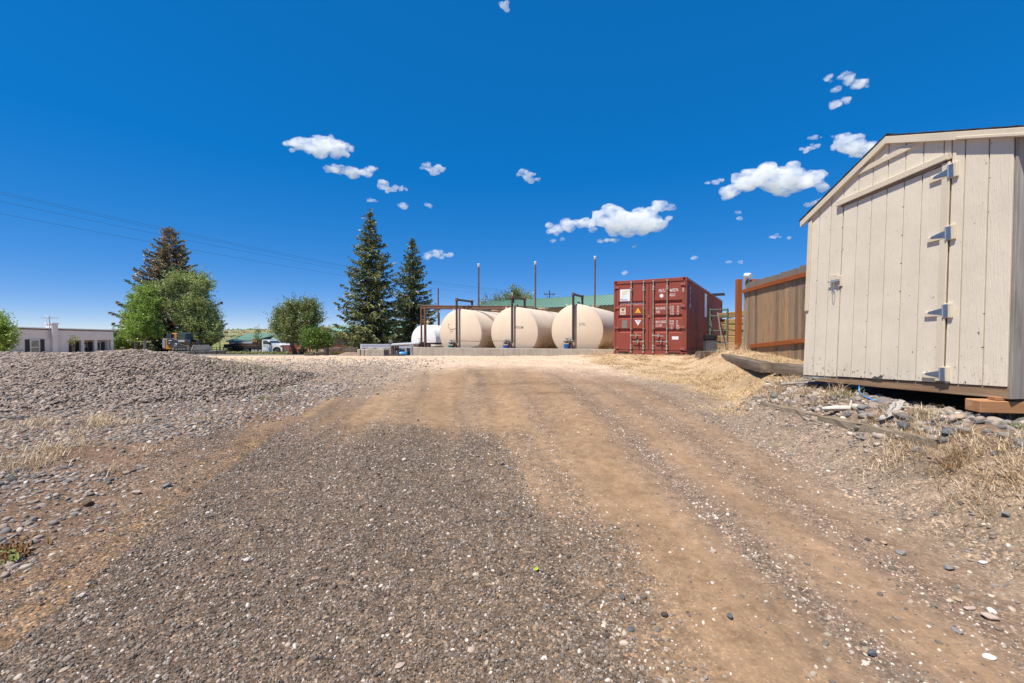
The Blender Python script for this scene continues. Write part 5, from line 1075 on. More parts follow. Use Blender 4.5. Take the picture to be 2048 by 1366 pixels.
def timber(pa, pb, w, h, mat, label, za=None, zb=None, name='timber', group=None, sink=.0, cat='timber', rag=0):
    a = Vector(pa); b = Vector(pb); L = (b-a).length; q = MB(); n = 12; rng = np.random.default_rng(int(abs(a.x*100))); vs = []; fs = []
    for i in range(n+1):
        x = L*i/n; e = 1 if 0 < i < n else .93
        for (yy,zz) in ((-.5,-.5),(.5,-.5),(.5,.44),(.42,.5),(-.42,.5),(-.5,.44)): vs.append((x+rng.normal(0,.006),yy*w*e+rng.normal(0,.003+rag*.4),zz*h*e+rng.normal(0,.003+rag*.4)))
    for i in range(n):
        for k in range(6): fs.append((6*i+k,6*i+(k+1)%6,6*i+6+(k+1)%6,6*i+6+k))
    fs += [tuple(range(5,-1,-1)), tuple(range(6*n,6*n+6))]; q.add(vs,fs); o = mk(name, q, mat, None, .004); o.matrix_world = frame(a, b-a); return tag(o, label, cat, group)
def P3(px, py, Y, dz=0): p = at(px, py, Y); return (p.x, p.y, p.z+dz)
timber(P3(1451,711,11.3,-.05), P3(1533,732,7.55,-.03), .22, .19, M_TIE, 'long dark railway tie holding back the dry grass below the fence', name='railway_tie')
timber(P3(1556,733,7.35,-.02), P3(1640,744,6.5,-.02), .22, .18, M_TIE, 'shorter railway tie running under the left corner of the shed', name='railway_tie')
timber(P3(1396,709,12.6), P3(1434,709,12.9), .22, .20, M_TIE, 'short stub of railway tie beside the corner of the container', name='railway_tie')
timber((3.70,6.25,gz(3.70,6.25)-.03), (3.62,5.0,gz(3.62,5.0)-.02), .11, .09, M_TIED, 'half buried weathered edging timber at the upper end of the bank', name='edging_timber', rag=.006)
timber((3.62,4.96,gz(3.62,4.96)-.02), (3.60,3.55,gz(3.6,3.55)-.025), .12, .10, M_TIED, 'half buried weathered edging timber beside the track below the shed', name='edging_timber', rag=.006)
def ground_thing(px, py, build, name, label, cat, mat, smooth=True, dz=0):
    p = gp(px, py); q = MB(); build(q); o = mk(name, q, mat, None, smooth=smooth, recalc=True); o.location = (p.x,p.y,gz(p.x,p.y)+dz); return tag(o, label, cat)
ground_thing(1683, 827, lambda q: (q.tube([(-.18,.06,.02),(-.05,.02,.035),(.07,-.02,.04),(.17,-.06,.03)], [.02,.032,.028,.015], 8), q.tube([(.08,-.02,.05),(.11,0,.13)], [.014,.008], 6)), 'driftwood', 'bleached white stick lying on the bank below the shed', 'stick', pm('bleached_wood', (.60,.55,.48), (.45,.40,.34), .85, 12, bump=.3))
ground_thing(1602, 775, lambda q: (q.tube([(-.3,0,.03),(0,.02,.05),(.35,-.02,.06)], [.02,.022,.012], 7), q.tube([(-.1,-.05,.03),(.2,-.08,.05)], [.014,.01], 6), q.tube([(-.02,.08,.07),(.3,.1,.1)], [.016,.01], 6)), 'driftwood', 'grey broken sticks at the left corner of the shed', 'stick', pm('grey_sticks', (.36,.32,.28), (.24,.21,.18), .9, 12, bump=.3))
def cloth():
    p = gp(1785, 830); n1, n2 = 26, 16; u, v = np.meshgrid(np.linspace(-.5,.5,n1), np.linspace(-.5,.5,n2)); x = u*.30+.04*np.sin(v*7); y = v*.12+.06*np.sin(u*5); h = .015+.045*fbm(u*6+3,v*4,701)+.05*np.abs(np.sin(u*9+v*4))*np.exp(-(v*2.4)**2)
    X_ = p.x+x.ravel(); Y_ = p.y+y.ravel(); Z_ = ground(X_,Y_)+h.ravel(); k = (np.arange(n2-1)[:,None]*n1+np.arange(n1-1)[None,:]).ravel()
    o = npmesh('cloth_scrap', np.stack([X_,Y_,Z_],1), np.stack([k,k+1,k+n1+1,k+n1],1), pm('dirty_grey_cloth', (.40,.37,.34), (.29,.26,.235), .9, 8, bump=.2), smooth=True); md = o.modifiers.new('thick','SOLIDIFY'); md.thickness = .008
    tag(o, 'crumpled dirty grey cloth lying among the cobbles below the blue cable', 'cloth')
cloth()
def board_mat():
    n = NT('weathered_fence_board'); v = n.coord(); sx = n.new('ShaderNodeSeparateXYZ'); n.L(v, sx.inputs[0]); fl = n.math('FLOOR', n.math('MULTIPLY', sx.outputs[0], 7.27)); wn = n.new('ShaderNodeTexWhiteNoise', noise_dimensions='1D'); n.L(fl, wn.inputs['W'])
    g = n.noise(n.coord(scale=(26,26,1.4)), 1.6, 6, .7, .6); c = n.ramp(wn.outputs['Value'], [(0,(.20,.13,.08)),(.35,(.285,.185,.11)),(.7,(.35,.225,.125)),(.9,(.24,.19,.145)),(1,(.46,.27,.12))])
    c = n.mix(1.0, c, n.ramp(g, [(.3,(.55,.55,.56)),(.5,(1,1,1)),(.72,(1.25,1.22,1.2))]), 'MULTIPLY'); top = n.rmap(sx.outputs[2], 1.45, 1.75, 0, .8)
    k = n.rmap(n.noise(n.coord(scale=(9,9,2.4)), 1.5, 3, .6), .66, .72); c = n.mix(k, c, (.09,.055,.035)); c = n.mix(top, c, (.17,.155,.14))
    return n.done(c, .88, n.bump(g, .5, .006), spec=.2)
# ================================================================ wooden fence between shed and container
M_FB = board_mat(); M_FO = wood('stained_orange_wood', (.33,.10,.03), (.22,.06,.019), (.37,.14,.05), .8, axis='z')
M_FOX = wood('stained_orange_rail', (.33,.10,.03), (.22,.06,.019), (.37,.14,.05), .8, axis='x')
def fence():
    w = Wall(1491, 12.0, 1640, 8.6, 1.0); t = thing('wooden_fence', 'weathered board fence with two orange brown rails behind the shed', 'fence', w.M)
    x0, x1 = 0, w.L; zt = lambda x: w.p(1491+(1611-1491)*0,567)[1]
    a = w.p(1491,567); b = w.p(1611,530.5); slope = (b[1]-a[1])/(b[0]-a[0]); q = MB(); x = 0; k = 0; rng = np.random.default_rng(5)
    while x < x1:
        wd = rng.uniform(.125,.15); h = a[1]+slope*x+rng.normal(0,.012); q.prism([(x+.003,-.45),(x+wd-.003,-.45),(x+wd-.003,h),(x+.003,h)], .0+rng.uniform(0,.006), .02); x += wd
    bo = mk('board_panel', q, M_FB, t, .002)
    for (pa, pb) in (((1488,583),(1611,549)),((1503,692.5),(1611,681))):
        c = w.p(*pa); d = w.p(*pb); e = w.x_(1640); s = (d[1]-c[1])/(d[0]-c[0]); q = MB(); q.bar((c[0],-.025,c[1]),(e,-.025,c[1]+s*(e-c[0])),.045,.10); mk('rail', q, M_FOX, t, .004)
    c = w.x_(1484.5); q = MB(); q.box(c-.115,c+.02,-.16,-.02,-.5,w.p(1482,559)[1]); mk('post', q, M_FO, t, .006)
    q = MB(); q.box(w.x_(1488.3)-.012,w.x_(1488.3)+.02,-.018,.10,-.5,w.p(1487,548)[1]); mk('post', q, M_GREYW, t, .003)
    q = MB(); q.box(-.10,.0,.12,2.0,.95,a[1]+.12); q.box(-.06,-.03,.12,2.0,-.4,.949); mk('return_panel', q, M_FO, t, .004)
    # white lamp on top
    l = w.M @ Vector((w.x_(1493),.02,w.p(1492,552)[1])); q = MB(); q.lathe([(.05,-.09),(.075,-.08),(.075,.06),(.055,.10)], (0,0,0), 'x', 14); o = mk('security_lamp', q, pm('white_plastic', (.75,.75,.74), None, .4, bump=0), smooth=True); o.location = l; o.rotation_euler = (0,.15,w.M.to_euler().z+.3)
    tag(o, 'small white cylindrical lamp on top of the orange fence post', 'lamp')
fence()
# ================================================================ clutter behind the container
M_GRN = pm('pale_green_metal', (.13,.19,.13), (.09,.13,.09), .6, 8, bump=.1)
def rackshelf():
    Y = 15.2; p0 = at(1452.5, 690, Y); z0 = gz(p0.x, Y)-.02; t = thing('metal_rack', 'rusting green metal shelf rack standing behind the black box', 'rack', frame((p0.x, Y, z0), (.86,-.5,0)))
    h = at(1452, 616, Y).z-z0
    for x in (-.55,.0):
        for y in (0,.45): q = MB(); q.box(x,x+.035,y,y+.035,0,h); mk('upright', q, M_GRN, t)
    for k, f in enumerate((.98,.84,.50,.2)):
        q = MB(); q.box(-.56,.045,-.008,.493,h*f-.035,h*f); mk('shelf', q, M_GRN, t, .003)
rackshelf()
def blackbox():
    Y = 13.6; p0 = at(1411, 694, Y); p1 = at(1433, 694, Y); z0 = gz(p0.x,Y)-.03; t = thing('storage_box', 'dark plastic storage box with a black lid against the container', 'box', frame((p0.x,Y,z0),(p1.x-p0.x,-.08,0))); wd = p1.x-p0.x; h = at(1420,669,Y).z-z0
    q = MB(); q.box(.02,wd-.02,0,.4,0,h*.78); mk('body', q, pm('grey_black_plastic', (.05,.05,.058), (.10,.10,.11), .5, 3, bump=.1), t, .02)
    q = MB(); q.box(0,wd,-.02,.42,h*.78+.001,h); mk('lid', q, pm('black_plastic', (.018,.018,.02), None, .45, bump=.05), t, .015)
    for k, (x, y, z1, lean, m, lab) in enumerate(((.32,.25,1.15,-.25,M_RUBBER,'black rubber hose end sticking up from the storage box'),(.62,.45,1.45,-.15,M_ROD,'long pale tool handle leaning behind the storage box'),(.75,.45,1.2,-.22,M_PIPE,'dark tool handle leaning beside the pale one'))):
        q = MB(); a = t.matrix_world @ Vector((x,y,.02 if k else h)); b = t.matrix_world @ Vector((x+lean,y+.1,z1)); q.tube([a,(a+b)/2+Vector((.03,0,0)),b], .02, 6); tag(mk('tool_handle', q, m, smooth=True), lab, 'tool')
blackbox()
def lumber():
    M_L = wood('stacked_lumber', (.42,.27,.115), (.30,.18,.075), (.5,.35,.18), axis='x'); rng = np.random.default_rng(3)
    for k in range(6):
        Y = 17.5; zc = 1.0+.26*k; a = at(1449-(k%2)*2, 690, Y); x0 = a.x; q = MB(); n = 8; vs=[]; fs=[]
        for i in range(n+1):
            x = 2.6*i/n; sag = .05*math.sin(i*1.1+k)
            for (yy,zz) in ((0,-.11),(.9,-.11),(.9,.11),(0,.11)): vs.append((x,yy+rng.normal(0,.015),zz+sag*(1 if zz > 0 else .6)))
        for i in range(n):
            for j in range(4): fs.append((4*i+j,4*i+(j+1)%4,4*i+4+(j+1)%4,4*i+4+j))
        fs += [(3,2,1,0),tuple(range(4*n,4*n+4))]; q.add(vs,fs); o = mk('lumber_bundle', q, M_L, None, .02); o.matrix_world = frame((x0+.05*rng.normal(),Y,zc-.05),(.97,-.2,0))
        tag(o, ('lowest bundle','second bundle from the bottom','third bundle from the bottom','fourth bundle from the bottom','second bundle from the top','topmost bundle')[k]+' in the stack of warped tan boards behind the fence post', 'boards', 'stacked bundles of tan boards')
lumber()
# ladder lying across the container roof
def ladder():
    Mx = CONT.matrix_world; t = thing('ladder', 'black ladder lying across the container roof with its end sticking out', 'ladder', Mx @ Matrix.Translation((1.35,8.3,2.60)))
    for y in (0,.36): q = MB(); q.box(-1.3,1.5,y,y+.03,0,.10); mk('rail', q, M_RUBBER, t)
    for k in range(10): q = MB(); q.tube([(-1.2+.29*k,.03,.04),(-1.45+.29*k,.36,.04)], .018, 6); mk('rung', q, M_RUBBER, t)
ladder()
# ================================================================ concrete blocks, pump and pipes left of the tanks
def blocks():
    for k, (pa, pb, Y, dep, lab) in enumerate(((713.7,721,24.6,.9,'leftmost narrow concrete block end left of the tanks'),(722,729,24.3,.9,'second narrow concrete block end from the left'),(729.5,770,23.6,.75,'longest concrete block, front of the group left of the tanks'),(770.5,783,24.4,.7,'short concrete block at the right end of the group'))):
        a = at(pa, 717, Y); b = at(pb, 717, Y); z0 = gz(a.x,Y)-.04; z1 = at(pa,698.5,Y).z; q = MB(); w = b.x-a.x
        q.box(0,w,0,dep,0,z1-z0); 
        if k == 2: q.box(.1,w*.42,.1,dep-.1,z1-z0+.001,z1-z0+.07); q.box(w*.55,w-.1,.1,dep-.1,z1-z0+.001,z1-z0+.06)
        o = mk('concrete_block', q, M_CONC, None, .025); o.matrix_world = frame((a.x,Y,z0),(1,-.12,0)); tag(o, lab, 'concrete block', 'cast concrete blocks beside the pump')
    a = at(767,717,23.2); b = at(803,717,23.2); z0 = gz(a.x,23.2)-.02; z1 = at(770,709.8,23.2).z; q = MB(); q.box(0,b.x-a.x,0,.8,0,z1-z0); o = mk('drip_tray', q, pm('black_steel_tray', (.02,.02,.022), (.035,.033,.032), .6, 5, bump=.1), None, .01); o.location = (a.x,23.2,z0); tag(o, 'long low black tray in front of the concrete blocks', 'tray')
    # pump with blue tank
    Y = 25.2; a = at(803,711,Y); z0 = gz(a.x,Y); t = thing('air_compressor', 'bright blue horizontal compressor tank with motor on top', 'compressor', Matrix.Translation((a.x,Y,z0))); B = pm('compressor_blue', (.02,.25,.62), (.02,.2,.52), .4, bump=.03)
    q = MB(); q.lathe([(.06,-.32),(.15,-.28),(.19,-.2),(.19,.2),(.15,.28),(.06,.32)], (0,0,.24), 'x', 20); mk('tank', q, B, t, smooth=True)
    q = MB(); q.box(-.18,-.02,-.1,.1,.43,.62); q.lathe([(.1,-.09),(.1,.09)], (.08,0,.53), 'x', 12); mk('motor', q, pm('dark_motor', (.04,.06,.09), None, .5), t, .01)
    for x in (-.2,.2): q = MB(); q.box(x-.03,x+.03,-.12,.12,-.02,.07); mk('foot', q, M_RUBBER, t)
    for k, px in enumerate((788,795)):
        a = at(px,712,24.6); q = MB(); q.lathe([(.05,0),(.10,.03),(.10,.38),(.06,.45),(.03,.47)], (0,0,0), 'z', 14); o = mk('gas_cylinder', q, B if k == 0 else pm('pale_cylinder', (.5,.58,.62), None, .4), None, smooth=True); o.location = (a.x,24.6,gz(a.x,24.6)); tag(o, ('small blue cylinder standing left of the blue compressor tank','pale blue cylinder between the blue one and the compressor')[k], 'cylinder')
    # standpipes and the long grey pipe
    t = thing('pipe_manifold', 'long grey pipe carried on brown posts from the blocks to the tanks', 'pipe', Matrix.Translation(at(783,690,24.0)))
    a = Vector((0,0,0)); b = at(846,686.5,23.0)-at(783,690,24.0); q = MB(); q.tube([a,b], .085, 12); mk('pipe', q, pm('grey_painted_pipe', (.42,.43,.45), (.33,.34,.36), .45, 3, bump=.05), t, smooth=True)
    for k, px in enumerate((786.3,791.2,796)):
        c = at(px,690,24.0)-at(783,690,24.0); q = MB(); q.tube([(c.x,0,.0),(c.x,0,-1.0)], .06, 8); mk('post', q, M_RPIPE, t, smooth=True)
    q = MB(); q.tube([(-.03,0,.08),(-.03,0,-.95)], .07, 10); mk('post', q, M_CONC, t, smooth=True)
    q = MB(); q.box(-.14,.06,-.1,.1,.1,.26); mk('junction_box', q, M_CAST, t, .01)
    g = gp(813,712); n1=14; u,v = np.meshgrid(np.linspace(-.5,.5,n1),np.linspace(-.5,.5,n1)); h = .05+.16*fbm(u*5,v*5,801)*np.exp(-(u*u+v*v)*3); X_=g.x+.45*u.ravel(); Y_=26+.4*v.ravel(); k=(np.arange(n1-1)[:,None]*n1+np.arange(n1-1)[None,:]).ravel()
    X_ += at(813,712,26).x-g.x; o = npmesh('rag', np.stack([X_,Y_,ground(X_,Y_)+h.ravel()],1), np.stack([k,k+1,k+n1+1,k+n1],1), pm('white_rag', (.66,.66,.68), (.5,.5,.55), .8, 6, bump=.1), smooth=True); o.modifiers.new('thick','SOLIDIFY').thickness = .01; tag(o, 'white rag lying on the ground right of the compressor', 'rag')
blocks()
def far_heap():
    n1, n2 = 50, 24; c = at(690,716,28); x, y = np.meshgrid(np.linspace(-2.2,2.0,n1), np.linspace(-1.6,1.6,n2)); h = .46*np.exp(-((x-.35)/1.05)**2-(y/.8)**2)*(1+.25*(fbm(x*3,y*3,811)-.5))-.04; X_=c.x+x.ravel(); Y_=28+y.ravel(); k=(np.arange(n2-1)[:,None]*n1+np.arange(n1-1)[None,:]).ravel()
    o = npmesh('gravel_heap', np.stack([X_,Y_,ground(X_,Y_)+h.ravel()],1), np.stack([k,k+1,k+n1+1,k+n1],1), M_GROUND, attrs={'peb':np.ones(n1*n2)}, smooth=True); a = o.data.attributes.new('zone','FLOAT_COLOR','POINT'); a.data.foreach_set('color', np.tile(np.array([.27,.19,.15,1],np.float32), n1*n2)); tag(o, 'small pinkish heap of fine gravel left of the concrete blocks', 'gravel heap')
far_heap()
def logs():
    M = M_TIE; Y = 31
    for k, (pa, ya, pb, yb, h, lab) in enumerate(((658,699.5,684,699,.26,'left tie in the lower row of the old tie stack'),(684.5,701.5,712,701,.26,'right tie in the lower row of the old tie stack'),(668,697.2,690,697,.2,'left tie lying on top of the old tie stack'),(691,697.5,712.5,697,.2,'right tie lying on top of the old tie stack'),(609,711,628,710.4,.2,'leftmost fallen tie on the ground'),(631,708.5,650,705.5,.22,'tilted tie leading up to the dark stump'))):
        y = Y-(.4 if k < 2 else 0)-(3 if k > 3 else 0); timber(P3(pa,ya,y), P3(pb,yb,y+.3), .28, h, M, lab, name='railway_tie', group='old railway ties stacked near the road', rag=.012)
    p = at(653,708,29.5); q = MB(); q.lathe([(.17,-.1),(.18,.2),(.16,.38),(.17,.42)], (0,0,0), 'z', 12); o = mk('stump', q, pm('dark_stump', (.05,.045,.045), (.09,.08,.075), .9, 6, bump=.5), smooth=True); o.location = p; tag(o, 'dark upright stump at the end of the tie stack', 'stump')
logs()
# white pipe-rail fence
def rail_fence():
    w = Wall(716, 36, 826, 38, 0); M_B = pm('bluish_white_paint', (.55,.60,.68), (.46,.51,.60), .5, 6, bump=.05); zb = gz(w.o.x, 36); t = thing('rail_fence', 'bluish white two rail fence in front of the green roofed house', 'fence', w.M)
    for px in (722.6,741,758,774.6,790,811.7,822.6): x = w.x_(px); q = MB(); q.box(x-.07,x+.07,0,.14,zb-.2,w.p(px,688.4)[1]); mk('post', q, M_B, t, .01)
    for py in (689.9,694.4): q = MB(); q.bar((w.x_(722.6),-.035,w.p(722,py)[1]),(w.x_(822.6),-.035,w.p(822,py)[1]),.06,.15); mk('rail', q, M_B, t, .008)
rail_fence()
# ================================================================ buildings
M_STUC = pm('white_stucco', (.64,.62,.59), (.58,.56,.535), .85, 1.5, bump=.15)
M_TANW = pm('tan_house_wall', (.50,.40,.29), (.45,.36,.26), .8, .6, bump=.1)
M_GROOF = pm('green_metal_roof', (.225,.375,.285), (.19,.335,.25), .5, .5, bump=.05, dirt=(.29,.42,.34), damt=.5, dscale=.4)
M_GRIB = pm('green_roof_rib', (.10,.21,.15), None, .5, bump=0)
M_GLASS = pm('dark_window_glass', (.03,.035,.04), (.05,.055,.06), .12, 2, bump=0, spec=.8)
M_SHUT = pm('navy_shutter', (.018,.02,.032), (.03,.032,.045), .6, 10, bump=.1)
M_WFRM = pm('window_frame_white', (.62,.60,.57), None, .6, bump=0)
M_RDECK = wood('red_stained_deck', (.26,.075,.05), (.18,.05,.035), (.31,.11,.07), .5, axis='x')
M_FASC = pm('dark_fascia', (.05,.055,.05), (.03,.033,.03), .6, bump=0)
def white_house():
    w = Wall(-70, 34.2, 227, 44, 0); zb = -1.6; t = thing('white_house', 'low flat roofed white house with dark shutters behind the pebble heap', 'house', w.M); L = w.L; X_ = w.x_
    def inn(px, dy=2.13):
        d = ray(px, 690); q0 = np.array(w.o)-w.n*dy; t_ = ((q0-CAMP)@w.n)/(d@w.n); return float((CAMP+d*t_-np.array(w.o))@np.array(w.x))
    def inz(px, py, dy=2.13):
        d = ray(px, py); q0 = np.array(w.o)-w.n*dy; t_ = ((q0-CAMP)@w.n)/(d@w.n); return float((CAMP+d*t_-np.array(w.o))[2])
    z = lambda px, py: w.p(px, py)[1]; xp0 = X_(133); xp1 = X_(225.5); zp = z(180, 680.2); zr0 = z(23,655.7); zr1 = z(226,661.3); s = (zr1-zr0)/(X_(226)-X_(23)); zr = lambda x: zr0+s*(x-X_(23))
    q = MB(); q.prism([(0,zb),(xp0,zb),(xp0,zp),(L,zp),(L,zr(L)),(0,zr(0))], 0, .25); mk('front_wall', q, M_STUC, t, .01)
    q = MB(); xe = inn(214.5,2.2); q.prism([(xp0-.2,zb),(xe,zb),(xe,zp+.2),(xp0-.2,zp+.2)], 2.2, 2.4); pw = mk('porch_wall', q, M_TANW, t)
    q = MB(); q.box(xp0-.2,xp0,.251,2.4,zb,zp); q.box(xe,xe+.2,2.2,9,zb,zp); q.box(0,.25,.251,9,zb,zr(0)-.02); q.box(0,xe,8.8,9,zb,zr(L)-.05); mk('side_wall', q, M_STUC, t)
    q = MB(); q.prism([(-.1,zr(0)),(L+.15,zr(L)),(L+.15,zr(L)+.10),(-.1,zr(0)+.10)], -.12, 9.2); mk('roof', q, pm('white_roof_edge', (.75,.75,.76), None, .6, bump=0), t)
    q = MB(); q.prism([(-.05,zr(0)-.10),(L+.1,zr(L)-.10),(L+.1,zr(L)-.001),(-.05,zr(0)-.001)], -.06, -.001); mk('fascia', q, M_FASC, t)
    q = MB(); q.box(0,L,.26,2.19,zp,zp+.06); mk('porch_ceiling', q, M_TANW, t)
    c0, c1 = X_(100.5), X_(112); q = MB(); q.box(c0,c1,-.30,.6,zb,z(106,648.5)); ch = mk('chimney', q, M_STUC, t, .01); q = MB(); q.box(c0-.05,c1+.05,-.33,.64,z(106,648.5),z(106,648)+.1); mk('chimney_cap', q, M_STUC, ch)
    for (a, b, yt, yb) in ((61.8,76,681,702),):
        q = MB(); x0, x1 = X_(a), X_(b); z1, z0 = z(68,yt), z(68,704); q.box(x0-.12,x1+.12,-.05,-.001,z0-.1,z1+.12); f = mk('window', q, M_WFRM, t)
        q = MB(); zm = z(68,694.5); q.box(x0,x1,-.06,-.051,zm+.05,z1); q.box(x0,x1,-.06,-.051,z0,zm-.05); mk('pane', q, pm('painted_hill_reflection', (.16,.19,.15), (.25,.27,.26), .15, .6, bump=0, spec=.8), f)  # hill reflection is painted into the pane colour
    for (a, b) in ((49.2,58.4),(79,88)): q = MB(); q.box(X_(a),X_(b),-.06,-.001,zb,z(54,679)); mk('shutter', q, M_SHUT, t, .01)
    for (a, b, m, yt) in ((137,147.5,M_GLASS,684),(190,199.5,M_GLASS,685.5)):
        q = MB(); q.box(inn(a)-.1,inn(b)+.1,2.13,2.199,zb,inz(a,yt)+.1); f = mk('window', q, M_WFRM, t); q = MB(); q.box(inn(a),inn(b),2.12,2.129,zb,inz(a,yt)); mk('pane', q, m, f)
    for (a, b) in ((150,157.8),(177.5,185),(202,209.5)): q = MB(); q.box(inn(a),inn(b),2.12,2.199,zb,inz(a,684)); mk('shutter', q, M_SHUT, t)
    q = MB(); q.box(inn(160.5),inn(174.5),2.12,2.199,zb,inz(165,686)); d = mk('door', q, M_SHUT, t); q = MB(); q.box(inn(163),inn(172),2.10,2.119,inz(165,695.5),inz(165,688)); mk('door_panel', q, M_WFRM, d)
    for px in (134.2,166,192,224.8): q = MB(); x = X_(px); q.box(x-.13,x+.13,.05,.31,zb,zp-.001); mk('porch_post', q, M_WFRM, t, .01)
    q = MB(); q.box(X_(62.8)-.08,X_(62.8)+.08,2,2.2,zr(5),zr(5)+.42); mk('roof_vent', q, M_WFRM, t)
    # antenna on a mast
    m = w.M @ Vector((X_(97.6), -.12, 0)); a = thing('tv_antenna', 'television antenna on a thin mast beside the white chimney', 'antenna', Matrix.Translation(m)); za = at(97,636,m.y).z
    q = MB(); q.tube([(0,0,zr(3)-1),(0,0,za+.15)], .035, 6); mk('mast', q, M_STEEL, a)
    q = MB(); q.bar((-.75,0,za),(.72,0,za),.05); mk('boom', q, M_STEEL, a)
    for k in range(7): x = -.05+.11*k; q = MB(); q.bar((x,-.45+.03*k,za),(x,.45-.03*k,za),.02); mk('element', q, M_STEEL, a)
    for (dx, dz) in ((-.5,.35),(-.38,-.32),(-.7,.02)): q = MB(); q.bar((-.12,0,za),(dx,.1,za+dz),.03); mk('element', q, M_WFRM, a)
white_house()
def roof_plane(mb, ribs, a, b, c, d, n, th=.06, rib=.05):
    """a,b eave (left,right); c,d ridge (right,left)"""
    a,b,c,d = map(Vector,(a,b,c,d)); nn = (b-a).cross(d-a).normalized()
    if nn.z < 0: nn = -nn
    lo = [p-nn*th for p in (a,b,c,d)]; mb.hexa(lo+[a,b,c,d])
    for i in range(n+1):
        t = i/n; p = a.lerp(b,t)+nn*.02; q = d.lerp(c,t)+nn*.02; ribs.bar(p,q,rib,.05)
def long_house():
    # the long building behind the tanks
    w = Wall(936, 46, 1330, 33.5, 0); L = w.L; t = thing('long_green_roofed_building', 'long tan building with green ribbed metal roof behind the fuel tanks', 'building', w.M)
    ze = w.p(1005.7,619.8)[1]; ze2 = w.p(1225,610)[1]; ze = (ze+ze2)/2; q = MB(); r = MB(); run = 4.6; zr = ze+1.35
    roof_plane(q, r, (-.3,-.5,ze),(L+.3,-.5,ze),(L+.3,run,zr),(-.3,run,zr), 62); rf = mk('roof', q, M_GROOF, t); mk('rib', r, M_GRIB, rf)
    q = MB(); r = MB(); roof_plane(q, r, (-.3,2*run+.5,ze),(L+.3,2*run+.5,ze),(L+.3,run+.01,zr-.005),(-.3,run+.01,zr-.005), 30); rf2 = mk('roof', q, M_GROOF, t)
    n = NT('lap_siding_tan'); v = n.coord(); wv = n.new('ShaderNodeTexWave', wave_type='BANDS', bands_direction='Z', wave_profile='SAW'); n.L(v, wv.inputs[0]); wv.inputs['Scale'].default_value = 1.4; sid = n.done(n.mix(n.rmap(n.noise(v,.8),.3,.7),(.30,.25,.155),(.25,.21,.13)), .8, n.bump(wv.outputs['Fac'], .8, .05))
    q = MB(); q.box(0,L,0,2*run,-1.2,ze-.05); q.prismz([(0.01,.01),(L-.01,.01),(L-.01,2*run-.01),(0.01,2*run-.01)], ze-.05, ze-.04); mk('wall', q, sid, t)
    q = MB(); q.add([(0,.05,ze-.05),(0,2*run-.05,ze-.05),(0,run,zr-.1),(L,.05,ze-.05),(L,2*run-.05,ze-.05),(L,run,zr-.1)], [(0,1,2),(3,5,4)]); mk('gable', q, sid, t)
    q = MB(); q.box(-.3,L+.3,-.54,-.501,ze-.16,ze+.01); mk('gutter', q, M_FASC, t)
    x, z_ = w.p(992,612); f = (z_-ze)/1.35; q = MB(); q.lathe([(.14,ze+.9),(.14,ze+1.25),(.2,ze+1.25),(.2,ze+1.4)], (x,2.9,0), 'z', 10); mk('roof_vent', q, M_RUBBER, t)
    x = w.x_(972); q = MB(); q.tube([(x,run,zr-.2),(x,run,zr+.9)], .05, 6); mk('vent_pipe', q, M_WFRM, t)
long_house()
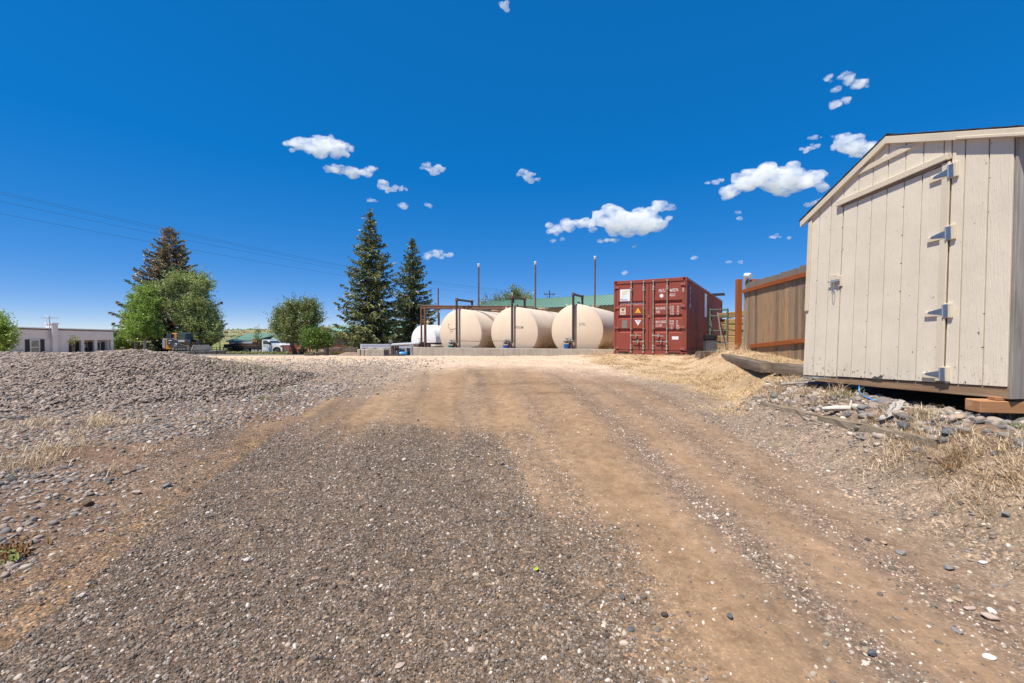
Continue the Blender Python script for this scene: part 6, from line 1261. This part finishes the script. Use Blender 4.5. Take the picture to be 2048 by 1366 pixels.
def green_house():
    t = thing('green_roofed_house', 'tan house with a wide green metal roof half hidden behind the tall spruce', 'house', Matrix.Translation(at(720,700,58)))
    o = at(720,700,58); zb = -2.6-o.z
    def lp(px, py, Y): p = at(px, py, Y)-o; return (p.x,p.y,p.z)
    # main roof
    ze = at(700,673.5,57.4).z-o.z; zr = at(700,650.2,64).z-o.z; x0 = at(636,670,57.4).x-o.x; x1 = at(806,670,57.4).x-o.x
    q = MB(); r = MB(); roof_plane(q, r, (x0,-.6,ze),(x1,-.6,ze),(x1,6,zr),(x0,6,zr), 26, rib=.06); roof = mk('roof', q, M_GROOF, t); mk('rib', r, M_GRIB, roof)
    q = MB(); r = MB(); roof_plane(q, r, (x0,12.6,ze),(x1,12.6,ze),(x1,6.01,zr-.01),(x0,6.01,zr-.01), 12); mk('roof', q, M_GROOF, t)
    q = MB(); q.box(x0+.4,x1-.4,0,12,zb,ze); q.add([(x1-.41,.1,ze),(x1-.41,11.9,ze),(x1-.41,6,zr-.1),(x0+.41,.1,ze),(x0+.41,11.9,ze),(x0+.41,6,zr-.1)], [(0,1,2),(3,5,4)]); wl = mk('wall', q, M_TANW, t)
    q = MB(); q.box(x0,x1,-.66,-.605,ze-.2,ze+.02); mk('gutter', q, M_FASC, t)
    xx = lambda px: at(px,680,57.9).x-o.x; zz = lambda py: at(700,py,57.9).z-o.z
    for (a, b, yt, yb) in ((687.5,694,679,689),(724.5,729.5,679,688),(754.5,762.5,680,689)):
        q = MB(); q.box(xx(a)-.1,xx(b)+.1,-.05,-.001,zz(yb)-.1,zz(yt)+.1); f = mk('window', q, M_WFRM, t); q = MB(); zm = (zz(yt)+zz(yb))/2; q.box(xx(a),xx(b),-.06,-.051,zm+.04,zz(yt)); q.box(xx(a),xx(b),-.06,-.051,zz(yb),zm-.04); mk('pane', q, M_GLASS, f)
    q = MB(); q.box(xx(712),xx(718),-.05,-.001,zb,zz(680)); d = mk('door', q, pm('tan_door', (.30,.21,.13), (.2,.14,.09), .6), t); q = MB(); q.box(xx(715.5),xx(717.7),-.06,-.051,zz(688),zz(681)); mk('pane', q, M_GLASS, d)
    for px in (721.5,736,776): q = MB(); q.box(xx(px)-.1,xx(px)+.1,-.55,-.35,zb,ze-.05); mk('porch_post', q, M_TANW, t)
    q = MB(); q.bar((xx(776.5),-.5,zz(678)),(xx(776.5),-.5,zz(676)),.25); q.box(xx(776.5)-.18,xx(776.5)+.18,-.6,-.3,zz(679),zz(676)); mk('downpipe_box', q, M_RUBBER, t)
    # left wing with its own gable
    xg = at(503,683,60).x-o.x; y0 = 60-58; ze2 = at(503,683,60).z-o.z; zr2 = at(565,666.3,68).z-o.z; xl = at(455,683,60).x-o.x; yr = 10
    q = MB(); r = MB(); roof_plane(q, r, (xl,y0-.3,ze2),(xg+.4,y0-.3,ze2),(xg+.4,yr,zr2),(xl-1.6,yr,zr2), 11, rib=.06); rf = mk('roof', q, M_GROOF, t); mk('rib', r, M_GRIB, rf)
    q = MB(); r = MB(); roof_plane(q, r, (xl,2*yr-y0+.3,ze2),(xg+.4,2*yr-y0+.3,ze2),(xg+.4,yr+.01,zr2),(xl-1.6,yr+.01,zr2), 8); mk('roof', q, M_GROOF, t)
    q = MB(); q.box(xl+.2,xg,y0,2*yr-y0,zb,ze2-.02); q.add([(xg,y0,ze2-.02),(xg,2*yr-y0,ze2-.02),(xg,yr,zr2-.08)], [(0,1,2)]); mk('wall', q, pm('shade_darkened_tan', (.36,.28,.20), (.32,.25,.18), .85, .6, bump=.1), t)  # darker copy of the house tan; gable shade put into the colour
    for (pa, pb) in (((xg+.42,y0-.35,ze2-.02),(xg+.42,yr,zr2-.02)),((xg+.42,2*yr-y0+.35,ze2-.02),(xg+.42,yr,zr2-.02))): q = MB(); q.bar(pa,pb,.06,.22); mk('rake_board', q, M_FASC, t)
    # link between wing and house
    q = MB(); xa = xg+.01; q.box(xa,x0+.39,6,14,zb,ze2+.3); mk('wall', q, M_TANW, t)
    q = MB(); r = MB(); roof_plane(q, r, (xa,5.6,ze2+.3),(x0+.4,5.6,ze2+.3),(x0+.4,10,zr2+.3),(xa,10,zr2+.3), 8); mk('roof', q, M_GROOF, t)
green_house()
def deck_rail():
    for (a, b, Y, lab) in ((566,604,54,'red stained deck railing left of the elm trunk'),(604,722,53.5,'red stained deck railing in front of the green roofed house')):
        w = Wall(a, Y, b, Y, 0); t = thing('deck_railing', lab, 'railing', w.M); n = 4 if b < 605 else 9
        for k in range(n): x = w.L*k/(n-1); q = MB(); q.box(x-.07,x+.07,0,.12,-2.2,w.p(a,691)[1]+.05); mk('post', q, M_RDECK, t)
        for py in (691.2,694,697): q = MB(); q.bar((0,-.04,w.p(a,py)[1]),(w.L,-.04,w.p(a,py)[1]),.05,.13); mk('rail', q, M_RDECK, t)
        q = MB()
        if b < 605:
            q.box(w.L*.3,w.L*.8,.3,2.5,-2.2,w.p(a,698.5)[1]); mk('deck', q, M_RDECK, t)
deck_rail()
# ================================================================ flatbed truck
M_CARW = pm('white_car_paint', (.66,.69,.73), (.62,.65,.69), .22, 1, bump=0, spec=.6); M_TYRE = pm('tyre_rubber', (.03,.028,.027), (.05,.046,.042), .85, 20, bump=.2); M_BED = pm('black_truck_bed', (.018,.018,.022), (.04,.032,.03), .5, 3, bump=.1)
M_RIM = pm('dull_rim', (.32,.32,.33), (.18,.18,.18), .4, 10, bump=.1, metal=.6); M_ALU = pm('aluminium_box', (.55,.54,.52), (.42,.41,.40), .35, 8, bump=.05, metal=.4); M_CARGL = pm('car_glass', (.04,.06,.06), (.08,.11,.10), .08, 2, bump=0, spec=.9)
def wheel(t, x, y, r, wd, name='wheel'):
    q = MB(); q.lathe([(r*.62,-wd/2),(r*.93,-wd/2),(r,-wd*.36),(r,wd*.36),(r*.93,wd/2),(r*.62,wd/2)], (x,y,r), 'y', 22); o = mk(name, q, M_TYRE, t, smooth=True)
    q = MB(); q.lathe([(r*.60,-wd*.40),(r*.55,-wd*.36),(r*.2,-wd*.30),(r*.12,-wd*.44)], (x,y,r), 'y', 14); q.lathe([(r*.60,wd*.40),(r*.3,wd*.36)], (x,y,r), 'y', 14); mk('rim', q, M_RIM, o, smooth=True); return o
def truck():
    a = at(447, 709.5, 59.5); b = at(566, 709, 57.5); z0 = at(560,709.3,57.6).z; L = (Vector((b.x,b.y,0))-Vector((a.x,a.y,0))).length; k = L/120.; S = .0735; M = frame((a.x,a.y,z0), (b.x-a.x,b.y-a.y,0))
    t = thing('flatbed_truck', 'white single cab pickup truck with a long black flatbed parked on the roadside', 'truck', M)
    X = lambda p: (p/12.8-7)*k          # image column in the measuring crop
    Z = lambda p: (632-p)/12.8*S        # image row
    Wd = 2.0
    def shell(pts, y0, y1, name, m, par=t, bev=.03): q = MB(); q.prism([(X(x),Z(z)) for x,z in pts], y0, y1); return mk(name, q, m, par, bev)
    cab = shell([(1090,565),(1395,565),(1395,520),(1420,475),(1470,455),(1530,462),(1565,500),(1575,560),(1600,560),(1608,520),(1600,450),(1588,405),(1540,382),(1400,370),(1335,372),(1328,380),(1262,310),(1235,290),(1180,282),(1110,284),(1092,300)], 0, Wd, 'cab', M_CARW)
    q = MB(); q.prism([(X(x),Z(z)) for x,z in ((1128,392),(1300,385),(1245,315),(1215,300),(1128,300))], -.012, -.003); mk('side_window', q, M_CARGL, cab)
    q = MB(); q.prism([(X(x),Z(z)) for x,z in ((1128,392),(1300,385),(1245,315),(1215,300),(1128,300))], Wd+.003, Wd+.012); mk('side_window', q, M_CARGL, cab)
    q = MB(); q.hexa([(X(1333),.12,Z(378)),(X(1338),.12,Z(380)),(X(1338),Wd-.12,Z(380)),(X(1333),Wd-.12,Z(378)),(X(1258),.2,Z(305)),(X(1264),.2,Z(303)),(X(1264),Wd-.2,Z(303)),(X(1258),Wd-.2,Z(305))]); mk('windscreen', q, M_CARGL, cab)
    d = shell([(1112,560),(1370,560),(1375,400),(1318,394),(1112,398)], -.012, -.002, 'door', M_CARW, t, .004); q = MB(); q.box(X(1145),X(1200),-.03,-.013,Z(434),Z(422)); mk('handle', q, M_RUBBER, d)
    q = MB(); q.box(X(1302),X(1330),-.28,-.005,Z(395),Z(335)); mk('mirror', q, M_RUBBER, t, .02)
    q = MB(); q.prism([(X(1385+75+95*math.cos(a)),Z(545-95*math.sin(a))) for a in np.linspace(0,PI,14)]+[(X(1385+75+72*math.cos(a)),Z(548-72*math.sin(a))) for a in np.linspace(PI,0,14)], -.02, .0); mk('wheel_arch', q, M_RUBBER, t)
    q = MB(); q.box(X(1560),X(1600),-.01,.25,Z(455),Z(410)); mk('headlight', q, M_GLASS, t, .02); q = MB(); q.box(X(1560),X(1600),Wd-.25,Wd+.01,Z(455),Z(410)); mk('headlight', q, M_GLASS, t, .02)
    q = MB(); q.box(X(1560),X(1616),-.02,Wd+.02,Z(590),Z(540)); mk('bumper', q, M_RIM, t, .03)
    bed = MB(); bed.box(X(330),X(1085),-.12,Wd+.12,Z(490),Z(440)); bed.box(X(330),X(1085),.3,Wd-.3,Z(560),Z(491)); mk('flatbed', bed, M_BED, t, .01)
    q = MB(); q.box(X(385),X(1082),-.13,-.08,Z(438),Z(375)); q.box(X(385),X(1082),Wd+.08,Wd+.13,Z(438),Z(375)); mk('side_board', q, M_BED, t, .01)
    q = MB(); q.box(X(405),X(1060),-.14,-.131,Z(418),Z(410)); mk('reflector_strip', q, pm('red_white_tape', (.45,.22,.14), (.28,.08,.05), .5, 4, bump=0), t)
    q = MB(); q.box(X(1035),X(1088),-.05,Wd+.05,Z(438),Z(262)); mk('headboard', q, M_BED, t, .02)
    q = MB(); q.box(X(470),X(835),.1,.8,Z(375),Z(335)); q.box(X(210),X(470),.3,.9,Z(395),Z(352)); mk('load_boards', q, M_ALU, t, .01)
    q = MB(); q.box(X(820),X(960),.2,1.2,Z(352),Z(262)); q.box(X(840),X(1030),.25,1.1,Z(372),Z(353)); mk('orange_load', q, pm('rusty_orange_load', (.34,.15,.05), (.16,.07,.03), .7, 3, bump=.2), t, .02)
    q = MB(); q.box(X(90),X(355),.0,Wd,Z(500),Z(400)); q.box(X(110),X(330),.05,.5,Z(470),Z(395)); mk('rear_hoist', q, M_BED, t, .03)
    q = MB(); q.box(X(100),X(360),-.05,.02,Z(490),Z(465)); mk('tail_rail', q, M_RIM, t); q = MB(); q.tube([(X(150),.4,Z(500)),(X(210),.3,Z(600)),(X(250),.4,Z(640)),(X(350),.5,Z(590))], .07, 6); q.tube([(X(230),.7,Z(500)),(X(300),.6,Z(620))], .05, 6); mk('hitch', q, M_RUBBER, t)
    q = MB(); q.box(X(832),X(1080),-.05,.5,Z(600),Z(508)); tb = mk('tool_box', q, M_ALU, t, .01)
    for p in (908,1012): q = MB(); q.box(X(p-12),X(p+12),-.06,-.051,Z(545),Z(515)); mk('latch', q, M_RUBBER, tb)
    q = MB(); q.prism([(X(690+100*math.cos(a)),Z(600-100*math.sin(a))) for a in np.linspace(0,PI,14)]+[(X(690+86*math.cos(a)),Z(602-86*math.sin(a))) for a in np.linspace(PI,0,14)], -.1, .35); mk('mudguard', q, M_RIM, t)
    for y in (.12, Wd-.12): wheel(t, X(685), y, 5.2*S*1.02, .45); wheel(t, X(1478), y, 5.3*S*1.02, .28)
truck()
# ================================================================ tracked loader
def loader():
    Y = 50.; a = at(320, 702, Y); z0 = at(330,704.2,Y).z; M = frame((a.x,Y,z0), (1,-.05,0)); t = thing('tracked_loader', 'yellow and dark grey tracked skid loader with its bucket lowered behind the wooden barrier', 'loader', M); k = Y/FPX/14.63
    X = lambda p: (p-295)*k; Z = lambda p: (940-p)*k
    OR = pm('construction_yellow', (.50,.215,.03), (.44,.18,.025), .4, 2, bump=.03, dirt=(.2,.1,.04), damt=.4); DG = pm('loader_dark_grey', (.035,.04,.055), (.05,.055,.07), .4, 3, bump=.05); TR = pm('rubber_track', (.03,.027,.025), (.06,.05,.042), .9, 14, bump=.5)
    def pr(pts, y0, y1, name, m, par=t, bev=.02): q = MB(); q.prism([(X(x),Z(z)) for x,z in pts], y0, y1); return mk(name, q, m, par, bev)
    body = pr([(310,850),(620,860),(1100,760),(1080,650),(640,560),(380,560),(310,600)], .35, 1.55, 'body', OR)
    pr([(296,810),(385,830),(388,560),(330,545),(300,590)], .3, 1.6, 'rear_door', pm('grey_engine_door', (.30,.31,.33), (.22,.23,.25), .5, 5), body)
    for y in (.24, 1.56):
        arm = pr([(455,740),(560,740),(650,680),(1080,655),(1100,745),(1168,745),(1165,600),(1140,585),(760,575),(640,545),(460,540)], y, y+.12, 'lift_arm', DG)
        if y < 1:
            text('lettering', 'DEERE', .30, M_WHITE, arm, X(800), y-.012, Z(640), .95, .002, bold=.008); q = MB(); q.box(X(515),X(600),y-.012,y-.002,Z(608),Z(588)); mk('lettering_strip', q, M_WHITE, arm)
            q = MB(); q.prism([(X(505),Z(690)),(X(545),Z(690)),(X(530),Z(655))], y-.012, y-.002); mk('emblem', q, M_WHITE, arm)
    pr([(645,560),(715,560),(712,400),(640,395),(560,380),(560,400),(640,420)], .45, 1.5, 'cab_frame', OR)
    cabin = pr([(722,570),(1010,585),(1000,395),(985,385),(830,372),(722,385)], .45, 1.5, 'cab', DG)
    pr([(770,560),(985,570),(978,408),(770,405)], .43, .445, 'cab_window', M_CARGL, cabin, .002)
    pr([(380,540),(535,545),(535,405),(400,412),(380,470)], .5, 1.45, 'engine_guard', DG); pr([(540,545),(640,550),(640,430),(560,420)], .6, 1.4, 'air_filter', DG)
    for y0 in (.02, 1.5):
        q = MB(); outer = [(700,690),(790,668),(860,690),(1180,790),(1225,840),(1210,885),(660,890),(605,850),(640,770)]
        q.prism([(X(x),Z(z)) for x,z in outer], y0, y0+.38); tr = mk('track', q, TR, t, .03)
        q = MB(); yy = y0-.02
        for (cx, cz, r) in ((770,745,58),(690,850,38),(790,855,28),(870,855,28),(950,855,28),(1030,855,28),(1150,845,40)): q.lathe([(r*k,yy),(r*k*.9,yy-.02),(r*k*.3,yy-.02)], (X(cx),0,Z(cz)), 'y', 14)
        mk('roller', q, M_RIM, tr)
        q = MB(); pts = [(640,770),(700,690),(790,668),(860,690),(1180,790)]
        for (p, r) in zip(pts, pts[1:]): q.bar((X(p[0]),y0-.006,Z(p[1])),(X(r[0]),y0-.006,Z(r[1])),.03,.05)
        mk('track_edge', q, M_RIM, tr)
    q = MB(); q.prism([(X(1225),Z(885)),(X(1550),Z(888)),(X(1540),Z(870)),(X(1400),Z(735)),(X(1330),Z(735)),(X(1250),Z(790))], .0, 1.95); bk = mk('bucket', q, pm('worn_steel_bucket', (.12,.105,.095), (.2,.18,.165), .6, 5, bump=.2, metal=.2), t, .02)
    q = MB(); q.bar((X(1255),-.01,Z(885)),(X(1325),-.01,Z(735)),.05,.10); mk('bucket_edge', q, M_ALU, bk); q = MB(); q.bar((X(1130),.45,Z(640)),(X(1260),.45,Z(800)),.12); q.bar((X(1130),1.4,Z(640)),(X(1260),1.4,Z(800)),.12); mk('tilt_link', q, DG, t)
loader()
def barrier():
    w = Wall(352, 46.5, 450, 50, 0); t = thing('wooden_barrier', 'low barrier of heavy weathered planks on short posts in front of the loader', 'barrier', w.M); zg_ = w.p(430,711)[1]
    for (y0, y1, m) in ((701.6,704.3,M_GREYW),(704.5,708.3,M_FB)): q = MB(); q.box(0,w.L,-.05,.05,w.p(400,y1)[1],w.p(400,y0)[1]); mk('plank', q, m, t, .01)
    for px in (352,387.5,432,449): q = MB(); x = w.x_(px); q.box(x-.08,x+.08,-.14,-.051,zg_-.4,w.p(px,701)[1]); mk('post', q, M_TIE, t, .01)
    w = Wall(419, 62, 452, 62, 0); t = thing('pipe_corral', 'thin dark pipe railing in the meadow left of the truck', 'railing', w.M)
    for px in (420,424,432.5,439,446): q = MB(); x = w.x_(px); q.tube([(x,0,-2.4),(x,0,w.p(px,694)[1])], .045, 6); mk('post', q, M_PIPE, t)
    for py in (694.4,699): q = MB(); q.tube([(w.x_(420),0,w.p(420,py)[1]),(w.L,0,w.p(420,py)[1])], .04, 6); mk('rail', q, M_PIPE, t)
barrier()
def far_bits():
    for (pa,pb,y0,y1,Y,m,nm,lab,cat) in ((308,319,686,692.5,70,pm('pale_tarp', (.42,.46,.55), (.36,.40,.5), .6),'covered_trailer','pale grey blue covered load left of the loader','trailer'),(308.5+.0,315,686.5,693,66,pm('yellow_plastic_drum', (.62,.42,.03), (.5,.33,.02), .5),'yellow_drum','bright yellow drum in the grass left of the loader','drum')):
        if nm == 'yellow_drum': pa, pb = 308+.5+6, 322
        a = at(pa,y1,Y); b = at(pb,y0,Y); q = MB(); ww = b.x-a.x; hh = b.z-a.z
        if nm == 'yellow_drum': q.lathe([(ww*.45,-.3),(ww*.5,0),(ww*.5,hh*.9),(ww*.42,hh)], (ww/2,0,0), 'z', 14)
        else: q.prism([(0,-.3),(ww,-.3),(ww,hh*.8),(ww*.8,hh),(ww*.15,hh)], 0, 1.6)
        o = mk(nm, q, m, None, smooth=(nm == 'yellow_drum')); o.location = a; tag(o, lab, cat)
    a = at(222,692,80); b = at(236,687,80); q = MB(); ww = b.x-a.x; r = .45; q.lathe([(.1,0),(r*.8,.1),(r,.3),(r,ww-.3),(r*.8,ww-.1),(.1,ww)], (0,0,r), 'x', 16); q.box(.4,.55,-.3,.3,-.8,.1); q.box(ww-.55,ww-.4,-.3,.3,-.8,.1); o = mk('propane_tank', q, M_WTANK, None, smooth=True); o.location = a; tag(o, 'white horizontal propane tank seen through the end of the porch', 'gas tank')
    a = at(270.5,700,52); q = MB(); q.tube([(0,0,-.3),(0,0,at(270.5,684,52).z-gz(a.x,52))], .09, 8); o = mk('fence_post', q, M_BARK); o.location = (a.x,52,gz(a.x,52)); tag(o, 'lone dark fence post left of the birch trunk', 'post')
far_bits()
# ================================================================ power poles and wires
def pole(px, ytop, Y, arm, label, r=.15, armw=2.4):
    a = at(px, ytop, Y); z0 = gz(a.x, Y) if Y < 140 else -4; t = thing('utility_pole', label, 'utility pole', Matrix.Translation((a.x,Y,z0))); H = a.z-z0
    q = MB(); q.tube([(0,0,-.2),(0,0,H)], [r*1.2,r*.8], 8); mk('pole', q, M_BARKD, t)
    if arm:
        q = MB(); za = H-arm; q.bar((-armw,0,za),(armw,0,za),.14,.18); mk('crossarm', q, M_BARKD, t)
        for s in (-1,1): q = MB(); q.bar((0,-.06,za-1.3),(s*1.35,-.06,za-.1),.06,.06); mk('brace', q, M_BARKD, t)
        for x in (-armw+.15,-.9,.9,armw-.15): q = MB(); q.lathe([(.06,za+.09),(.08,za+.2),(.04,za+.3)], (x,0,0), 'z', 8); mk('insulator', q, M_RUBBER, t)
    return Vector((a.x,Y,a.z))
PA = pole(1099, 581, 118, 3.9*118/FPX*1.9, 'utility pole with a braced crossarm rising over the long green roof', .17, 1.55)
pole(878.5, 626, 78, 0, 'plain wooden pole between the slim spruce and the left cream tank', .11)
pole(1460.5, 632, 150, .7, 'far pole with short crossarms above the dark trees by the fence', .2, 1.1)
def wires():
    ends = [((1093,587.4),117.6),((1097,581.5),118),((1105,587.2),118.2),((1098,592.5),118)]
    pts0 = [(0,385.5),(0,390),(0,404),(0,429)]; mids = [(350,457.5),(350,461.5),(350,473),(350,490)]; m2 = [(700,534),(700,536.5),(700,542),(700,554)]
    for k in range(4):
        # fit a sagging line through the measured columns in real depth
        Ys = [30, 48, 80, ends[k][1]]; P = [at(*pts0[k],Ys[0]), at(*mids[k],Ys[1]), at(*m2[k],Ys[2]), at(*ends[k][0],Ys[3])]
        a, b = P[0], P[3]; d = (b-a); d2 = Vector((d.x,d.y,0)); Ln = d2.length
        # horizontal line fixed by the end points, depths of the middle columns follow from it
        zs = [(0,a.z),(1,b.z)]
        for (px, py) in (mids[k], m2[k]):
            lat = (px-1024)/FPX; s = (lat*a.y-a.x)/(d.x-lat*d.y); Y = a.y+s*d.y; zs.append((s, at(px,py,Y).z))
        co_ = np.polyfit([z[0] for z in zs], [z[1] for z in zs], 2); q = MB(); pts = [a+d2*s+Vector((0,0,float(np.polyval(co_,s))-a.z)) for s in np.linspace(-.12,1,40)]
        q.tube(pts, .0085, 5); tag(mk('power_line', q, M_RUBBER), ('topmost overhead wire of the close pair','second overhead wire, just below the topmost','third overhead wire down, alone in the middle','lowest overhead wire, far below the others')[k]+' crossing the sky on the left', 'power line', 'overhead wires')
    for k, dz in enumerate((.0,-.9)):
        q = MB(); a = PA+Vector((1.3,0,-.55+dz)); b = at(1330,(612,618)[k],150); q.tube([a.lerp(b,s)-Vector((0,0,1.4*4*s*(1-s))) for s in np.linspace(0,1,16)], .013, 5); tag(mk('power_line', q, M_RUBBER), ('upper','lower')[k]+' overhead wire leaving the braced pole to the right above the green roof', 'power line', 'overhead wires')
wires()
# ================================================================ clouds: real volumes of cloud far out
def cloud_mat():
    m = bpy.data.materials.new('cloud_vapour'); m.use_nodes = True; t = m.node_tree; t.nodes.remove(t.nodes['Principled BSDF']); v = t.nodes.new('ShaderNodeVolumePrincipled'); v.inputs['Color'].default_value = (1,1,1,1); v.inputs['Anisotropy'].default_value = .1
    tc = t.nodes.new('ShaderNodeTexCoord'); nz = t.nodes.new('ShaderNodeTexNoise'); nz.inputs['Scale'].default_value = .042; nz.inputs['Detail'].default_value = 5; nz.inputs['Roughness'].default_value = .7; mp_ = t.nodes.new('ShaderNodeMapping'); mp_.inputs['Scale'].default_value = (.75,.75,1.35); t.links.new(tc.outputs['Object'], mp_.inputs[0]); t.links.new(mp_.outputs[0], nz.inputs['Vector'])
    mr = t.nodes.new('ShaderNodeMapRange'); mr.inputs[1].default_value = .37; mr.inputs[2].default_value = .68; mr.inputs[3].default_value = 0; mr.inputs[4].default_value = .062; t.links.new(nz.outputs['Fac'], mr.inputs[0]); t.links.new(mr.outputs[0], v.inputs['Density'])
    t.links.new(v.outputs[0], t.nodes['Material Output'].inputs['Volume']); return m
M_CLOUD = cloud_mat()
ctex = bpy.data.textures.new('cloud_billow', 'CLOUDS'); ctex.noise_scale = 26; ctex.noise_depth = 5; ctex2 = bpy.data.textures.new('cloud_wisp', 'CLOUDS'); ctex2.noise_scale = 8; ctex2.noise_depth = 4
def cloud(puffs, label, seed, Y=1500, vox=None, depth=.55, dn=10):
    rng = np.random.default_rng(seed); k = Y/FPX*1.0; b = bmesh.new(); cx = np.mean([p[0] for p in puffs]); cyp = np.mean([p[1] for p in puffs]); c = at(cx, cyp, Y)
    for (px, py, rx, ry) in puffs:
        n = max(int(dn*1.3*(rx*ry/120)**.5), 5)
        for i in range(n):
            u = rng.normal(0,.36); w = rng.normal(.04,.33); s = rng.uniform(.28,.62)*max(1-abs(u)*.5,.3)
            p = at(px+u*rx, py+w*ry, Y)-c; r = (max(ry*1.0, rx*.30)+3.0)*k*s; m = Matrix.Translation((p.x, rng.normal(0,.35)*rx*k*depth, p.z)) @ Matrix.Diagonal((r*1.35,r*1.2,r*.85,1)); bmesh.ops.create_icosphere(b, subdivisions=2, radius=1, matrix=m)
    me = bpy.data.meshes.new('cloud'); b.to_mesh(me); b.free(); o = bpy.data.objects.new('cloud', me); link(o); o.location = c; me.materials.append(M_CLOUD)
    sz = max(p[2] for p in puffs)*k; r = o.modifiers.new('fuse','REMESH'); r.mode = 'VOXEL'; r.voxel_size = vox or max(sz/26, 1.3)
    for tx, st in ((ctex, .30*min(sz,55)*.55), (ctex2, 7.5)):
        d = o.modifiers.new('billow','DISPLACE'); d.texture = tx; d.strength = st*min(1,.35+sz/60); d.mid_level = .5; d.texture_coords = 'GLOBAL'
    r2 = o.modifiers.new('fuse','REMESH'); r2.mode = 'VOXEL'; r2.voxel_size = vox or max(sz/38, 1.0)
    return tag(o, label, 'cloud')
CL = [([(600,288,30,14),(640,290,42,20),(672,296,32,16),(690,308,16,8),(575,288,10,7)], 'largest cloud on the left, highest of the left chain'),
 ([(672,338,24,12),(700,344,26,12),(728,344,24,10),(742,338,12,6)], 'second cloud down in the chain on the left'),
 ([(768,370,18,10),(788,376,24,8),(806,379,10,5)], 'third cloud down in the chain on the left'),
 ([(853,333,16,9),(876,338,18,8),(866,342,14,6)], 'small flat cloud above and right of the tall spruce'),
 ([(1044,346,14,8),(1058,352,18,8),(1072,358,10,5)], 'small leaning cloud alone in the middle of the sky'),
 ([(855,511,16,7),(878,507,20,9),(900,511,12,5)], 'low cloud touching the slim spruce'),
 ([(1107,459,20,12),(1135,452,26,13),(1168,448,28,14),(1200,440,30,16),(1240,440,50,26),(1285,438,40,24),(1308,448,24,18),(1318,412,26,12),(1345,412,10,8),(1195,428,18,6)], 'longest cloud, low above the tanks and container'),
 ([(1222,481,26,5),(1200,482,10,4)], 'thin streak of cloud just under the longest cloud'),
 ([(1460,382,26,14),(1495,362,32,22),(1535,350,44,26),(1580,360,48,24),(1625,358,36,18),(1558,376,44,14),(1645,374,14,10)], 'big bright cloud left of the shed roof'),
 ([(1432,363,18,6),(1415,366,8,4)], 'small ragged cloud off the left end of the big bright one'),
 ([(1685,285,26,14),(1705,292,36,18),(1738,297,22,14),(1722,306,22,8)], 'rounded cloud touching the left slope of the shed roof'),
 ([(1720,168,26,10),(1700,160,18,8),(1695,152,18,8),(1672,178,12,7)], 'highest cloud at upper right'),
 ([(1656,157,11,7)], 'tiny cloud left of the highest cloud at upper right'),
 ([(1672,208,22,7),(1690,201,16,7)], 'wispy cloud just below the highest cloud at upper right'),
 ([(1617,296,20,6),(1630,292,12,5)], 'small wispy cloud left of the rounded one by the roof'),
 ([(1628,274,16,4)], 'tiny streak above the small wispy cloud by the roof'),
 ([(1622,407,18,6),(1643,400,16,7)], 'low cloud close against the shed roof edge'),
 ([(745,400,14,5)], 'tiny cloud above the tip of the tall spruce'),
 ([(806,410,12,7)], 'tiny ragged cloud right of the tall spruce tip'),
 ([(857,411,9,6)], 'faint small wisp further right of the tall spruce tip'),
 ([(1008,9,16,8)], 'small cloud at the very top of the sky'),
 ([(1548,471,14,5),(1578,476,8,3)], 'tiny low cloud above the wooden fence'),
 ([(1388,515,9,5)], 'tiny round cloud above the ladder on the container'),
 ([(1458,523,9,4),(1480,523,5,3)], 'tiny flat cloud left of the fence post lamp'),
 ([(1107,480,7,4),(1125,480,5,4)], 'pair of specks of cloud under the left end of the longest one'),
 ([(1250,544,6,5)], 'tiny round cloud over the left door of the container'),
 ([(1475,425,12,4),(1480,437,7,4)], 'faint wisps below the big bright cloud'),
 ([(1270,0+492,8,3)], 'speck of cloud under the right half of the longest one')]
for k, (pf, lab) in enumerate(CL): cloud(pf, lab, 900+k)
